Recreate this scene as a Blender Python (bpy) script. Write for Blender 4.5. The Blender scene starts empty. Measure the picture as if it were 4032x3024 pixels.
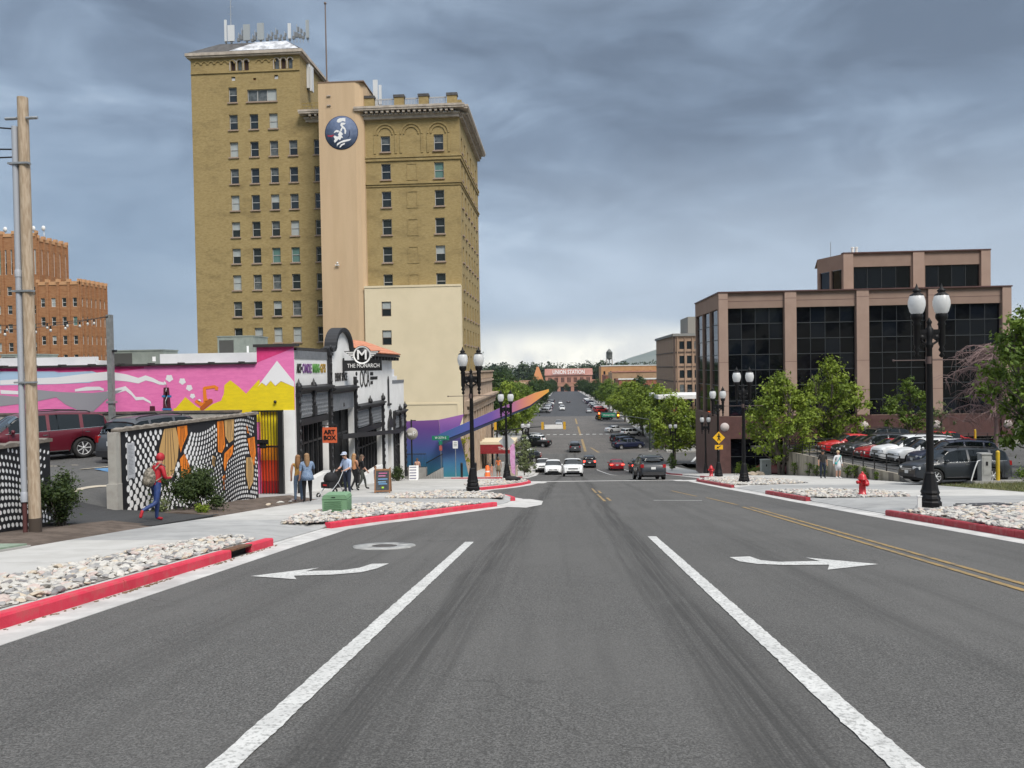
import bpy, bmesh, math, random
from mathutils import Vector, Matrix, Euler, noise as mnoise
R = math.radians; PI = math.pi
sc = bpy.context.scene
col = sc.collection
# ------------------------------------------------------------------ camera
CAM = bpy.data.cameras.new('camera'); CAM.sensor_width = 36.0; CAM.lens = 36.0*3028/4032
CAM.clip_start = .05; CAM.clip_end = 40000
cam = bpy.data.objects.new('camera', CAM); col.objects.link(cam); sc.camera = cam
yaw, pitch, roll = math.atan(196/3028), math.atan(64/3028), .0165   # look slightly left of the street axis, down, rolled
fwd = Vector((-math.sin(yaw)*math.cos(pitch), math.cos(yaw)*math.cos(pitch), -math.sin(pitch)))
r0 = Vector((math.cos(yaw), math.sin(yaw), 0)); u0 = r0.cross(fwd)
rt = math.cos(roll)*r0 - math.sin(roll)*u0; up = math.cos(roll)*u0 + math.sin(roll)*r0
cam.matrix_world = Matrix(((rt.x, up.x, -fwd.x, 0), (rt.y, up.y, -fwd.y, 0), (rt.z, up.z, -fwd.z, 1.65), (0, 0, 0, 1)))
# ------------------------------------------------------------------ world: storm sky
SUN_EL, SUN_AZ = R(50), R(143)      # azimuth measured clockwise from +Y (down the street); sun is behind the viewer
w = bpy.data.worlds.new('World'); sc.world = w; w.use_nodes = True
nt = w.node_tree; N = nt.nodes; LK = nt.links; N.clear()
def nd(t, **k):
    n = N.new(t)
    for a, b in k.items():
        if a.startswith('i_'): n.inputs[int(a[2:])].default_value = b
        else: setattr(n, a, b)
    return n
def mth(op, a, b=None, c=None, clamp=False):
    n = N.new('ShaderNodeMath'); n.operation = op; n.use_clamp = clamp
    for i, v in enumerate((a, b, c)):
        if v is None: continue
        if isinstance(v, (int, float)): n.inputs[i].default_value = v
        else: LK.new(v, n.inputs[i])
    return n.outputs[0]
def mixc(f, a, b, bt='MIX'):
    n = N.new('ShaderNodeMix'); n.data_type = 'RGBA'; n.blend_type = bt
    for i, v in ((0, f), (6, a), (7, b)):
        if isinstance(v, (int, float)): n.inputs[i].default_value = v
        elif isinstance(v, tuple): n.inputs[i].default_value = (*v, 1)
        else: LK.new(v, n.inputs[i])
    return n.outputs[2]
def ramp(f, *st):
    n = N.new('ShaderNodeValToRGB'); e = n.color_ramp.elements
    while len(e) < len(st): e.new(.5)
    for k, (p, c) in zip(e, st):
        k.position = p; k.color = (*c, 1) if isinstance(c, tuple) else (c, c, c, 1)
    LK.new(f, n.inputs[0]); return n.outputs[0]
def maprange(v, a, b, c, d):
    n = N.new('ShaderNodeMapRange'); n.interpolation_type = 'SMOOTHSTEP'
    LK.new(v, n.inputs[0])
    for i, x in enumerate((a, b, c, d)): n.inputs[i+1].default_value = x
    return n.outputs[0]
def noise(v, scale, detail=5, rough=.55, dist=0):
    n = N.new('ShaderNodeTexNoise'); n.inputs['Scale'].default_value = scale; n.inputs['Detail'].default_value = detail
    n.inputs['Roughness'].default_value = rough; n.inputs['Distortion'].default_value = dist
    if v is not None: LK.new(v, n.inputs['Vector'])
    return n.outputs[0]
tc = nd('ShaderNodeTexCoord'); sx = nd('ShaderNodeSeparateXYZ'); LK.new(tc.outputs['Generated'], sx.inputs[0])
dx, dy, dz = sx.outputs
zc = mth('MAXIMUM', dz, 0.0)
den = mth('ADD', zc, .16)
cv = nd('ShaderNodeCombineXYZ'); LK.new(mth('DIVIDE', dx, den), cv.inputs[0]); LK.new(mth('DIVIDE', dy, den), cv.inputs[1])
warp = nd('ShaderNodeVectorMath', operation='MULTIPLY'); LK.new(cv.outputs[0], warp.inputs[0]); warp.inputs[1].default_value = (1.0, .8, 1)
mp = nd('ShaderNodeMapping'); mp.inputs['Rotation'].default_value = (0, R(24), 0); mp.inputs['Scale'].default_value = (1.3, 1.0, 3.6); mp.inputs['Location'].default_value = (.35, .2, .1); LK.new(tc.outputs['Generated'], mp.inputs[0])
n3 = noise(mp.outputs[0], 1.5, 5, .48, .5)            # slanting cloud banks
n1 = noise(warp.outputs[0], .62, 7, .52, .5)          # big cloud masses
n2 = noise(mp.outputs[0], 4.2, 6, .55, .9)         # lumps and wisps
cl = mth('ADD', mth('ADD', mth('MULTIPLY', n1, .34), mth('MULTIPLY', n2, .22)), mth('MULTIPLY', n3, .44))
cl = mth('ADD', mth('MULTIPLY', mth('SUBTRACT', cl, .5), 1.6), .5)
cloud = ramp(cl, (.34, (.052, .068, .092)), (.44, (.080, .105, .140)), (.53, (.126, .162, .208)), (.67, (.245, .290, .340)))
nw = noise(tc.outputs['Generated'], 9, 6, .6, .3)
el = mth('ADD', dz, mth('MULTIPLY', mth('SUBTRACT', nw, .5), .05))
# pale belt low over the horizon where the storm base ends, strongest toward the end of the street
low = maprange(el, .06, .30, 1, 0)
azr = maprange(dx, -.30, .10, .12, 1)
cloud = mixc(mth('MULTIPLY', mth('MULTIPLY', low, azr), .66), cloud, (.27, .305, .345))
slate = mth('MULTIPLY', maprange(dx, -.55, -.12, 1, 0), maprange(el, .05, .36, .75, 0))
cloud = mixc(slate, cloud, (.068, .104, .150))
band = maprange(el, .022, .066, 1, 0)
azb = maprange(dx, -.24, -.04, .02, 1)
cloud = mixc(mth('MULTIPLY', band, azb), cloud, ramp(nw, (.38, (.42, .41, .38)), (.58, (.70, .66, .54))))
# overcast skies brighten toward the zenith
cloud = mixc(1.0, cloud, ramp(maprange(zc, 0.0, 1, 0, 1), (0, (.93,)*3), (.35, (1.0,)*3), (1, (1.0, 1.0, 1.0))), 'MULTIPLY')
cloud = mixc(maprange(zc, .38, .8, 0, .85), cloud, (.29, .30, .315))
zb = mth('ADD', mth('MULTIPLY', maprange(zc, .45, 1.0, 0, 1), 1.0), 1.0)
sky = nd('ShaderNodeTexSky', sky_type='NISHITA', sun_disc=False, sun_elevation=SUN_EL, sun_rotation=SUN_AZ, altitude=1300)
skyl = mixc(1.0, sky.outputs[0], (.10, .10, .10), 'MULTIPLY')
skyc = mixc(.94, skyl, cloud)
bg = nd('ShaderNodeBackground'); LK.new(skyc, bg.inputs[0]); LK.new(zb, bg.inputs[1])
wo = nd('ShaderNodeOutputWorld'); LK.new(bg.outputs[0], wo.inputs[0])
# ------------------------------------------------------------------ sun behind the cloud deck
sl = bpy.data.lights.new('sun', 'SUN'); sl.energy = 1.5; sl.angle = R(22); sl.color = (1, .94, .85)
so = bpy.data.objects.new('sun', sl); col.objects.link(so)
sdir = Vector((math.sin(SUN_AZ)*math.cos(SUN_EL), math.cos(SUN_AZ)*math.cos(SUN_EL), math.sin(SUN_EL)))
so.rotation_euler = (-sdir).to_track_quat('-Z', 'Y').to_euler(); so.location = (0, 0, 60)
vs = sc.view_settings; vs.view_transform = 'Standard'; vs.look = 'None'; vs.exposure = 1.36; vs.gamma = 1; vs.use_curve_mapping = False
sc.cycles.use_denoising = True; sc.cycles.max_bounces = 5; sc.cycles.diffuse_bounces = 2; sc.cycles.glossy_bounces = 3
sc.cycles.transparent_max_bounces = 8; sc.cycles.transmission_bounces = 3; sc.cycles.caustics_reflective = False; sc.cycles.caustics_refractive = False
# ------------------------------------------------------------------ materials
MATS = {}
def mat(name, c=(.5, .5, .5), rough=.7, c2=None, scale=4, bump=0, bscale=60, metal=0, spec=.5, coat=0, emit=0, detail=4, stretch=(1, 1, 1), ob=False, lo=.35, hi=.65, c3=None, s3=1, trans=0, alpha=1, grime=0, ovar=0):
    if name in MATS: return MATS[name]
    global nt, N, LK
    m = bpy.data.materials.new(name); m.use_nodes = True; nt = m.node_tree; N = nt.nodes; LK = nt.links
    b = N['Principled BSDF']; b.inputs['Roughness'].default_value = rough; b.inputs['Metallic'].default_value = metal
    b.inputs['Specular IOR Level'].default_value = spec; b.inputs['Coat Weight'].default_value = coat; b.inputs['Coat Roughness'].default_value = .08
    b.inputs['Base Color'].default_value = (*c, 1); b.inputs['Alpha'].default_value = alpha; c0_ = c
    vec = None
    if c2 or bump or c3 or grime:
        if ob: g = N.new('ShaderNodeTexCoord').outputs['Object']
        else: g = N.new('ShaderNodeNewGeometry').outputs['Position']
        vm = N.new('ShaderNodeVectorMath'); vm.operation = 'MULTIPLY'; LK.new(g, vm.inputs[0]); vm.inputs[1].default_value = stretch; vec = vm.outputs[0]
    cc = None
    if c2:
        cc = mixc(maprange(noise(vec, scale, detail, .6), lo, hi, 0, 1), c, c2)
    if c3:
        cc = mixc(maprange(noise(vec, s3, 3, .6), .48, .66, 0, .8), cc if cc else c, c3)
    if grime:
        cc = mixc(maprange(noise(vec, .35, 6, .7), .45, .75, 0, grime), cc if cc else c, tuple(x*.55 for x in c))
    if ovar:                                        # slab-to-slab tone
        oi = N.new('ShaderNodeObjectInfo'); cc = mixc(mth('MULTIPLY', oi.outputs['Random'], ovar), cc if cc else c, tuple(x*.62 for x in c))
    if cc: LK.new(cc, b.inputs['Base Color'])
    if emit:
        b.inputs['Emission Color'].default_value = (*c, 1); b.inputs['Emission Strength'].default_value = emit
    if bump:
        bp = N.new('ShaderNodeBump'); bp.inputs['Strength'].default_value = bump; bp.inputs['Distance'].default_value = .02
        LK.new(noise(vec, bscale, 3, .6), bp.inputs['Height']); LK.new(bp.outputs[0], b.inputs['Normal'])
    if trans:
        tb = N.new('ShaderNodeBsdfTranslucent')
        if cc: LK.new(cc, tb.inputs[0])
        else: tb.inputs[0].default_value = (*c, 1)
        mx = N.new('ShaderNodeMixShader'); mx.inputs[0].default_value = trans
        LK.new(b.outputs[0], mx.inputs[1]); LK.new(tb.outputs[0], mx.inputs[2]); LK.new(mx.outputs[0], N['Material Output'].inputs[0])
    MATS[name] = m; return m
# ------------------------------------------------------------------ mesh helpers
class MB:
    """collects shapes for ONE mesh; faces carry a material index"""
    def __init__(s): s.v = []; s.f = []; s.mi = []; s.sm = []
    def add(s, vs, fs, mi=0, smooth=False):
        o = len(s.v); s.v += [tuple(p) for p in vs]
        for f in fs: s.f.append([i+o for i in f]); s.mi.append(mi); s.sm.append(smooth)
        return s
    def box(s, c, d, mi=0, rz=0, rx=0, ry=0):
        M = Euler((rx, ry, rz)).to_matrix(); c = Vector(c)
        vs = [c + M @ Vector((x*d[0]/2, y*d[1]/2, z*d[2]/2)) for z in (-1, 1) for y in (-1, 1) for x in (-1, 1)]
        return s.add(vs, [(0, 2, 3, 1), (4, 5, 7, 6), (0, 1, 5, 4), (2, 6, 7, 3), (0, 4, 6, 2), (1, 3, 7, 5)], mi)
    def bb(s, a, b, mi=0):
        return s.box([(a[i]+b[i])/2 for i in range(3)], [abs(b[i]-a[i]) for i in range(3)], mi)
    def prism(s, poly, axis, a, b, mi=0):
        """poly: list of 2-D points; extruded along axis ('x','y','z') from a to b"""
        n = len(poly)
        def P(p, t): return (t, p[0], p[1]) if axis == 'x' else ((p[0], t, p[1]) if axis == 'y' else (p[0], p[1], t))
        vs = [P(p, a) for p in poly] + [P(p, b) for p in poly]
        return s.add(vs, [list(range(n)), list(range(2*n-1, n-1, -1))] + [(i, i+n, (i+1) % n+n, (i+1) % n) for i in range(n)], mi)
    def tube(s, path, rad, n=8, mi=0, caps=True, smooth=True):
        path = [Vector(p) for p in path]
        if not isinstance(rad, (list, tuple)): rad = [rad]*len(path)
        vs = []; fs = []; ref = None
        for i, p in enumerate(path):
            d = (path[min(i+1, len(path)-1)]-path[max(i-1, 0)])
            d = d.normalized() if d.length > 1e-9 else Vector((0, 0, 1))
            if ref is None: ref = d.orthogonal().normalized()
            ref = (ref-d*ref.dot(d)); ref = ref.normalized() if ref.length > 1e-6 else d.orthogonal().normalized()
            b = d.cross(ref)
            vs += [p+rad[i]*(math.cos(2*PI*k/n)*ref+math.sin(2*PI*k/n)*b) for k in range(n)]
        for i in range(len(path)-1):
            fs += [(i*n+k, i*n+(k+1) % n, (i+1)*n+(k+1) % n, (i+1)*n+k) for k in range(n)]
        s.add(vs, fs, mi, smooth)
        if caps and rad[0] > 1e-4: s.add(vs[:n], [list(range(n-1, -1, -1))], mi)
        if caps and rad[-1] > 1e-4: s.add(vs[-n:], [list(range(n))], mi)
        return s
    def lathe(s, prof, c=(0, 0, 0), n=16, mi=0, smooth=True, axis='z', ph=0, ring=False):
        if ring: prof = list(prof)+[prof[0]]
        c = Vector(c); vs = []; fs = []
        for r, z in prof:
            for k in range(n):
                a = 2*PI*k/n+ph; x, y = r*math.cos(a), r*math.sin(a)
                vs.append(c+(Vector((x, y, z)) if axis == 'z' else (Vector((z, x, y)) if axis == 'x' else Vector((x, z, y)))))
        for i in range(len(prof)-1):
            fs += [(i*n+k, i*n+(k+1) % n, (i+1)*n+(k+1) % n, (i+1)*n+k) for k in range(n)]
        s.add(vs, fs, mi, smooth)
        if not ring and prof[0][0] > 1e-4: s.add(vs[:n], [list(range(n-1, -1, -1))], mi)
        if not ring and prof[-1][0] > 1e-4: s.add(vs[-n:], [list(range(n))], mi)
        return s
    def ball(s, c, r, n=12, mi=0):
        rr = r if isinstance(r, (tuple, list)) else (r, r, r); c = Vector(c); m = n//2; vs = []; fs = []
        for i in range(m+1):
            t = PI*i/m
            for k in range(n):
                a = 2*PI*k/n; vs.append(c+Vector((rr[0]*math.sin(t)*math.cos(a), rr[1]*math.sin(t)*math.sin(a), -rr[2]*math.cos(t))))
        for i in range(m): fs += [(i*n+k, i*n+(k+1) % n, (i+1)*n+(k+1) % n, (i+1)*n+k) for k in range(n)]
        return s.add(vs, fs, mi, True)
    def mesh(s, name, mats):
        me = bpy.data.meshes.new(name); me.from_pydata(s.v, [], s.f)
        for m in (mats if isinstance(mats, (list, tuple)) else [mats]): me.materials.append(m)
        me.polygons.foreach_set('material_index', s.mi); me.polygons.foreach_set('use_smooth', s.sm)
        bm = bmesh.new(); bm.from_mesh(me); bmesh.ops.recalc_face_normals(bm, faces=bm.faces); bm.to_mesh(me); bm.free()
        me.update(); return me
    def build(s, name, mats, parent=None, **k):
        return obj(name, s.mesh(name, mats), parent, **k)
def obj(name, me, parent=None, loc=None, rot=None, label=None, cat=None, group=None, kind=None, scale=None):
    o = bpy.data.objects.new(name, me); col.objects.link(o)
    if parent: o.parent = parent
    if loc: o.location = loc
    if rot is not None: o.rotation_euler = rot if isinstance(rot, (tuple, list, Euler)) else (0, 0, rot)
    if scale: o.scale = scale if isinstance(scale, (tuple, list)) else (scale,)*3
    tag(o, label, cat, group, kind); return o
def tag(o, label=None, cat=None, group=None, kind=None):
    if label: o['label'] = label
    if cat: o['category'] = cat
    if group: o['group'] = group
    if kind: o['kind'] = kind
    return o
def thing(name, label, cat, loc=(0, 0, 0), rz=0, group=None, rot=None):
    return obj(name, None, None, loc, rot if rot else (0, 0, rz), label, cat, group)
def setmat(o, m, i=0):
    o.material_slots[i].link = 'OBJECT'; o.material_slots[i].material = m; return o
def text(s, size, loc, rot, m, parent=None, name='lettering', ext=.01, sx=1, align='CENTER', font_off=0, **k):
    c = bpy.data.curves.new(name, 'FONT'); c.body = s; c.size = size; c.extrude = ext; c.align_x = align; c.align_y = 'CENTER'; c.offset = font_off
    c.resolution_u = 3
    t = bpy.data.objects.new('t', c); me = bpy.data.meshes.new_from_object(t); bpy.data.objects.remove(t)
    me.materials.clear(); me.materials.append(m)
    return obj(name, me, parent, loc, rot, scale=(sx, 1, 1), **k)
# ------------------------------------------------------------------ the street's long profile
PRO = [(-5000, 120), (-1500, 75), (-400, 32), (-80, 9.3), (-20, 2.33), (0, 0), (52, -6.05), (73.5, -8.85), (88, -10.75), (99, -11.8), (108, -12.6), (118, -12.95), (131, -13.0), (199, -13.6), (270, -14.4), (850, -25.3), (1300, -27), (20000, -40)]
def _zl(y):
    for (a, p), (b, q) in zip(PRO, PRO[1:]):
        if y <= b: return p+(q-p)*(y-a)/(b-a)
    return PRO[-1][1]
def zr(y):
    if y < 45: return _zl(y)
    return (_zl(y-3)+_zl(y-1)+_zl(y+1)+_zl(y+3))/4
def lerp(a, b, t): return a+(b-a)*t
def pl(pts, t):
    if t <= pts[0][0]: return pts[0][1]
    for (a, p), (b, q) in zip(pts, pts[1:]):
        if t <= b: return p+(q-p)*(t-a)/(b-a)
    return pts[-1][1]
def frange(a, b, st):
    n = max(1, int(math.ceil((b-a)/st-1e-6))); return [a+(b-a)*i/n for i in range(n+1)]
def grid(name, ys, xs_of, z_of, m, skirt=0, **k):
    """sheet with rows at ys, columns xs_of(y), heights z_of(x, y)"""
    vs = []; n = None
    for y in ys:
        xs = xs_of(y); n = len(xs); vs += [(x, y, z_of(x, y)) for x in xs]
    fs = [(i*n+j, i*n+j+1, (i+1)*n+j+1, (i+1)*n+j) for i in range(len(ys)-1) for j in range(n-1)]
    b = MB().add(vs, fs)
    if skirt:
        rim = list(range(n))+[i*n+n-1 for i in range(1, len(ys))]+[(len(ys)-1)*n+j for j in range(n-2, -1, -1)]+[i*n for i in range(len(ys)-2, 0, -1)]
        c = len(rim); tp = [vs[i] for i in rim]; bt = [(p[0], p[1], p[2]-skirt) for p in tp]
        b.add(tp+bt, [(i, (i+1) % c, (i+1) % c+c, i+c) for i in range(c)])
    return b.build(name, m, **k)
def sweep(name, path, prof, m, dz=0, step=.6, parent=None, **k):
    """profile [(offset right of travel, height)] swept on the street surface"""
    pts = []
    for a, b in zip(path, path[1:]):
        L = math.dist(a, b); n = max(1, int(L/step)); pts += [(lerp(a[0], b[0], i/n), lerp(a[1], b[1], i/n)) for i in range(n)]
    pts.append(path[-1]); vs = []; n = len(prof)
    for i, p in enumerate(pts):
        a = pts[max(i-1, 0)]; b = pts[min(i+1, len(pts)-1)]; d = Vector((b[0]-a[0], b[1]-a[1])).normalized(); r = Vector((d.y, -d.x))
        for o, h in prof:
            x, y = p[0]+r.x*o, p[1]+r.y*o; vs.append((x, y, zr(y)+h+dz))
    fs = [(i*n+j, i*n+(j+1) % n, (i+1)*n+(j+1) % n, (i+1)*n+j) for i in range(len(pts)-1) for j in range(n)]
    fs += [list(range(n)), [len(vs)-n+j for j in range(n)]]
    return MB().add(vs, fs).build(name, m, parent, **k)
# ================================================================== SETTING
def road_mat(name, c, c2, tracks=True):
    global nt, N, LK
    m = bpy.data.materials.new(name); m.use_nodes = True; nt = m.node_tree; N = nt.nodes; LK = nt.links
    b = N['Principled BSDF']; b.inputs['Roughness'].default_value = .88; b.inputs['Specular IOR Level'].default_value = .3
    pos = N.new('ShaderNodeNewGeometry').outputs['Position']; s = N.new('ShaderNodeSeparateXYZ'); LK.new(pos, s.inputs[0]); X, Y, Z = s.outputs
    grit = noise(pos, 62, 3, .8)
    big = noise(pos, .28, 5, .6)
    cc = mixc(maprange(grit, .36, .66, 0, 1), tuple(x*.42 for x in c), tuple(x*1.62 for x in c))
    vo = N.new('ShaderNodeTexVoronoi'); vo.inputs['Scale'].default_value = 55; LK.new(pos, vo.inputs['Vector']); cc = mixc(maprange(vo.outputs['Distance'], .10, .22, .55, 0), cc, tuple(x*2.1 for x in c))
    coarse = noise(pos, 26, 3, .7)
    cc = mixc(maprange(coarse, .44, .66, 0, .42), cc, tuple(x*.62 for x in c))
    cc = mixc(maprange(big, .40, .66, 0, .55), cc, c2)
    vm = N.new('ShaderNodeVectorMath'); vm.operation = 'MULTIPLY'; LK.new(pos, vm.inputs[0]); vm.inputs[1].default_value = (3.2, .12, 0)
    st = noise(vm.outputs[0], 1.0, 5, .65, .2)                       # faint lengthwise wear
    cc = mixc(maprange(st, .46, .70, 0, .34), cc, tuple(x*.60 for x in c))
    if tracks:
        # lane-wide paver passes of slightly different tone, oil spots and hairline cracks
        vl = N.new('ShaderNodeVectorMath'); vl.operation = 'MULTIPLY'; LK.new(pos, vl.inputs[0]); vl.inputs[1].default_value = (.31, .008, 0)
        sn = N.new('ShaderNodeTexWhiteNoise'); sn.noise_dimensions = '1D'; LK.new(mth('FLOOR', mth('ADD', mth('MULTIPLY', X, .29), mth('MULTIPLY', noise(pos, .5, 2, .5), .05))), sn.inputs['W'])
        cc = mixc(mth('MULTIPLY', sn.outputs['Value'], .22), cc, tuple(x*.62 for x in c))
        oil = maprange(noise(pos, 2.4, 3, .6), .68, .78, 0, .5); cc = mixc(oil, cc, tuple(x*.45 for x in c))
        vc = N.new('ShaderNodeTexVoronoi'); vc.feature = 'DISTANCE_TO_EDGE'; vc.inputs['Scale'].default_value = .16
        wv = N.new('ShaderNodeVectorMath'); wv.operation = 'ADD'; nz = N.new('ShaderNodeTexNoise'); nz.inputs['Scale'].default_value = 1.3; nz.inputs['Detail'].default_value = 6; LK.new(pos, nz.inputs['Vector']); LK.new(pos, wv.inputs[0]); LK.new(nz.outputs['Color'], wv.inputs[1]); LK.new(wv.outputs[0], vc.inputs['Vector'])
        ck = mth('MULTIPLY', maprange(vc.outputs['Distance'], .0008, .0022, .4, 0), maprange(noise(pos, .35, 2, .5), .50, .60, 0, 1)); cc = mixc(ck, cc, tuple(x*.35 for x in c))
        wob = mth('MULTIPLY', mth('SUBTRACT', noise(pos, .22, 2, .5), .5), .5)
        v3 = N.new('ShaderNodeVectorMath'); v3.operation = 'MULTIPLY'; LK.new(pos, v3.inputs[0]); v3.inputs[1].default_value = (16, .22, 0)
        ns = mth('MULTIPLY', maprange(noise(vm.outputs[0], 2.2, 4, .7), .22, .55, .45, 1), maprange(noise(v3.outputs[0], 1.0, 4, .7), .36, .58, .25, 1))
        gaps = maprange(noise(pos, .55, 3, .6), .28, .46, .45, 1)
        for x0, k, wd, amt in ((-1.40, .0165, .24, .80), (-1.02, .010, .15, .45), (1.24, .006, .26, .85), (1.02, -.004, .13, .5), (3.2, .012, .22, .32), (4.5, -.02, .18, .25), (-3.6, .02, .3, .25)):
            d = mth('ABSOLUTE', mth('SUBTRACT', mth('SUBTRACT', X, mth('ADD', mth('MULTIPLY', Y, k), x0)), wob))
            f = mth('MULTIPLY', mth('MULTIPLY', maprange(d, wd*.35, wd*1.2, amt, 0), ns), gaps)
            cc = mixc(mth('MULTIPLY', f, .88), cc, tuple(x*.38 for x in c))
        # pale scuffs toward the left kerb
        vs2 = N.new('ShaderNodeVectorMath'); vs2.operation = 'MULTIPLY'; LK.new(pos, vs2.inputs[0]); vs2.inputs[1].default_value = (.8, 6, 0)
        sc_ = maprange(noise(vs2.outputs[0], 1.6, 4, .75, .6), .66, .76, 0, .40)
        sc_ = mth('MULTIPLY', sc_, maprange(X, -5.2, -3.0, 1, 0))
        cc = mixc(sc_, cc, tuple(x*2.2 for x in c))
    LK.new(cc, b.inputs['Base Color'])
    bp = N.new('ShaderNodeBump'); bp.inputs['Strength'].default_value = .5; bp.inputs['Distance'].default_value = .012
    LK.new(grit, bp.inputs['Height']); LK.new(bp.outputs[0], b.inputs['Normal'])
    MATS[name] = m; return m
m_road = road_mat('asphalt', (.106, .104, .100), (.124, .121, .116))
m_road2 = road_mat('asphalt_old', (.115, .108, .102), (.15, .138, .128), False)
m_road3 = road_mat('asphalt_new', (.062, .064, .069), (.075, .077, .083), False)
m_lot = road_mat('asphalt_lot', (.095, .094, .092), (.12, .118, .114), False)
m_patch = road_mat('asphalt_patch', (.050, .050, .051), (.062, .062, .062), False)
m_conc = mat('concrete', (.455, .445, .42), .85, (.53, .52, .495), 1.6, .12, 90, grime=.5, ovar=.30)
m_conc2 = mat('concrete_dull', (.30, .292, .277), .88, (.37, .36, .34), 1.3, .15, 70, grime=.35)
m_gut = mat('concrete_gutter', (.44, .43, .415), .88, (.56, .55, .53), 2.2, .15, 70, grime=.5)
m_red = mat('red_kerb_paint', (.56, .026, .058), .65, (.64, .040, .080), 3, .2, 50, c3=(.50, .075, .085), s3=6)
m_redk = mat('red_kerb_paint_faded', (.30, .022, .032), .62, (.40, .035, .05), 3, .2, 50, c3=(.33, .10, .10), s3=6)
m_white = mat('white_road_paint', (.50, .50, .485), .75, (.60, .60, .58), 5, .3, 90, c3=(.25, .25, .24), s3=30)
m_yel = mat('yellow_road_paint', (.33, .215, .075), .75, (.24, .17, .08), 6, .3, 90, c3=(.12, .105, .085), s3=5)
m_dirt = mat('soil', (.075, .055, .042), .95, (.13, .10, .08), 3, .6, 20)
m_bedsoil = mat('bed_soil', (.24, .22, .20), .95, (.16, .145, .13), 6, .5, 30)
m_grass = mat('turf', (.070, .085, .030), .95, (.12, .115, .05), 2, .6, 30)
m_earth = mat('far_ground', (.09, .10, .06), .95, (.15, .14, .10), .03)
m_black = mat('black_paint', (.012, .012, .013), .38, spec=.5)
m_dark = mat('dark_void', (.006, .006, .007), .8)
m_steel = mat('galvanised_steel', (.42, .44, .46), .45, (.33, .35, .37), 8, metal=.6)
m_rubber = mat('rubber', (.012, .012, .012), .8)
m_wht = mat('white_paint', (.78, .78, .77), .55, (.70, .70, .69), 1.2, grime=.15)
m_signw = mat('sign_white', (.8, .8, .79), .5)

def terr(x, y):
    if y > 140: return zr(y)-.5-.012*max(0, abs(x-4)-60)*0
    return zr(y)-.6
# ground sheet to the horizon
ys = [-4500, -1600, -400, -120]+frange(-70, 150, 5)+[170, 200, 240, 300, 400, 600, 850, 1300, 2500, 5000, 9000, 16000]
grid('ground', ys, lambda y: [-9000, -2500, -800, -300, -150, -80, -40, -20, 0, 20, 40, 80, 150, 300, 800, 2500, 9000], terr, m_earth, kind='structure')
# roadway sheets
grid('road', frange(-40, 113, 1.5), lambda y: [-12.5, -8, -4, 0, 4, 8, 12, 17], lambda x, y: zr(y), m_road, kind='structure')
grid('crossroad', frange(113, 130, 2), lambda y: [-160, -60, -20, 0, 10, 30, 70, 160], lambda x, y: zr(y)+.002*abs(x-4)*0, m_road, kind='structure')
grid('road_beyond_the_junction', frange(130, 246, 4), lambda y: [-9, -3, 3, 9, 17.5], lambda x, y: zr(y), m_road2, kind='structure')
grid('road_to_the_station', frange(246, 846, 12), lambda y: [-9, 3, 17.5], lambda x, y: zr(y), m_road3, kind='structure')
grid('side_street', frange(55.5, 61, 1), lambda y: [-60, -30, -12.5], lambda x, y: zr(y), m_road, kind='structure')
grid('second_crossroad', frange(246, 262, 4), lambda y: [-160, -9.0], lambda x, y: zr(y), m_road3, kind='structure')
grid('second_crossroad', frange(246, 262, 4), lambda y: [17.5, 160], lambda x, y: zr(y), m_road3, kind='structure')
# kerb lines (road side edge), travelled away from the viewer
LK_ = [(-5.5, -6), (-5.5, 14.2), (-5.45, 17.6), (-4.9, 19.2), (-4.0, 21.1), (-2.9, 23.9), (-2.2, 25.4), (-1.85, 27), (-1.8, 28.6), (-2.1, 30), (-2.9, 31.8), (-4.0, 34.6), (-4.3, 36.3), (-4.0, 38), (-3.0, 41), (-2.3, 44.5), (-2.0, 47.5), (-2.3, 50), (-3.2, 52), (-5.2, 54), (-9, 55.2)]
LK2 = [(-9, 61.3), (-5.4, 62.0), (-4.0, 63.5), (-3.5, 66), (-3.4, 108), (-4.6, 111), (-9, 113)]
RK_ = [(8.95, -6), (8.75, 12), (8.5, 20.9), (8.4, 27.2), (8.4, 32.6), (8.3, 38.6), (8.3, 48.5), (8.6, 50.2), (9.6, 52), (10.4, 54), (10.8, 60), (11.5, 75), (12, 95), (12.2, 108), (13.5, 111), (17, 113)]
def xk(path, y, side):
    c = [lerp(a[0], b[0], (y-a[1])/(b[1]-a[1])) for a, b in zip(path, path[1:]) if a[1] <= y <= b[1] and b[1] > a[1]]
    return (max(c) if side > 0 else min(c)) if c else (path[0][0] if y < path[0][1] else path[-1][0])
LCUT = [(14.2, 17.6), (25.4, 28.3)]; RCUT = [(20.9, 27.2), (32.6, 38.6)]
def ramp_h(y, cuts):
    for a, b in cuts:
        if a-.5 < y < b+.5:
            return 1-min(1, min(y-(a-.5), (b+.5)-y)/.7)
    return 1
def lsw_in(y): return pl([(-6, -9.3), (16, -9.35), (19, -9.1), (28, -9.0), (30, -11.42), (55.2, -11.42)], y)
def sw_z(cuts, path, sg):
    def f(x, y):
        d = abs(x-xk(path, y, -sg)); k = ramp_h(y, cuts); t = min(1, d/1.1)
        return zr(y)+lerp(.15*k+.012*(1-k), .15, t)+.012*min(d, 4)*0
    return f
def lcols(y):
    a = lsw_in(y); b = xk(LK_, y, 1)-.15
    return [a, lerp(a, b, .4), b-1.6, b-.8, b-.3, b]
m_joint = mat('joint_dark', (.16, .155, .145), .95)
m_concd = mat('concrete_driveway', (.33, .33, .325), .85, (.40, .40, .39), 1.6, .12, 90, grime=.5, ovar=.3)
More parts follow.
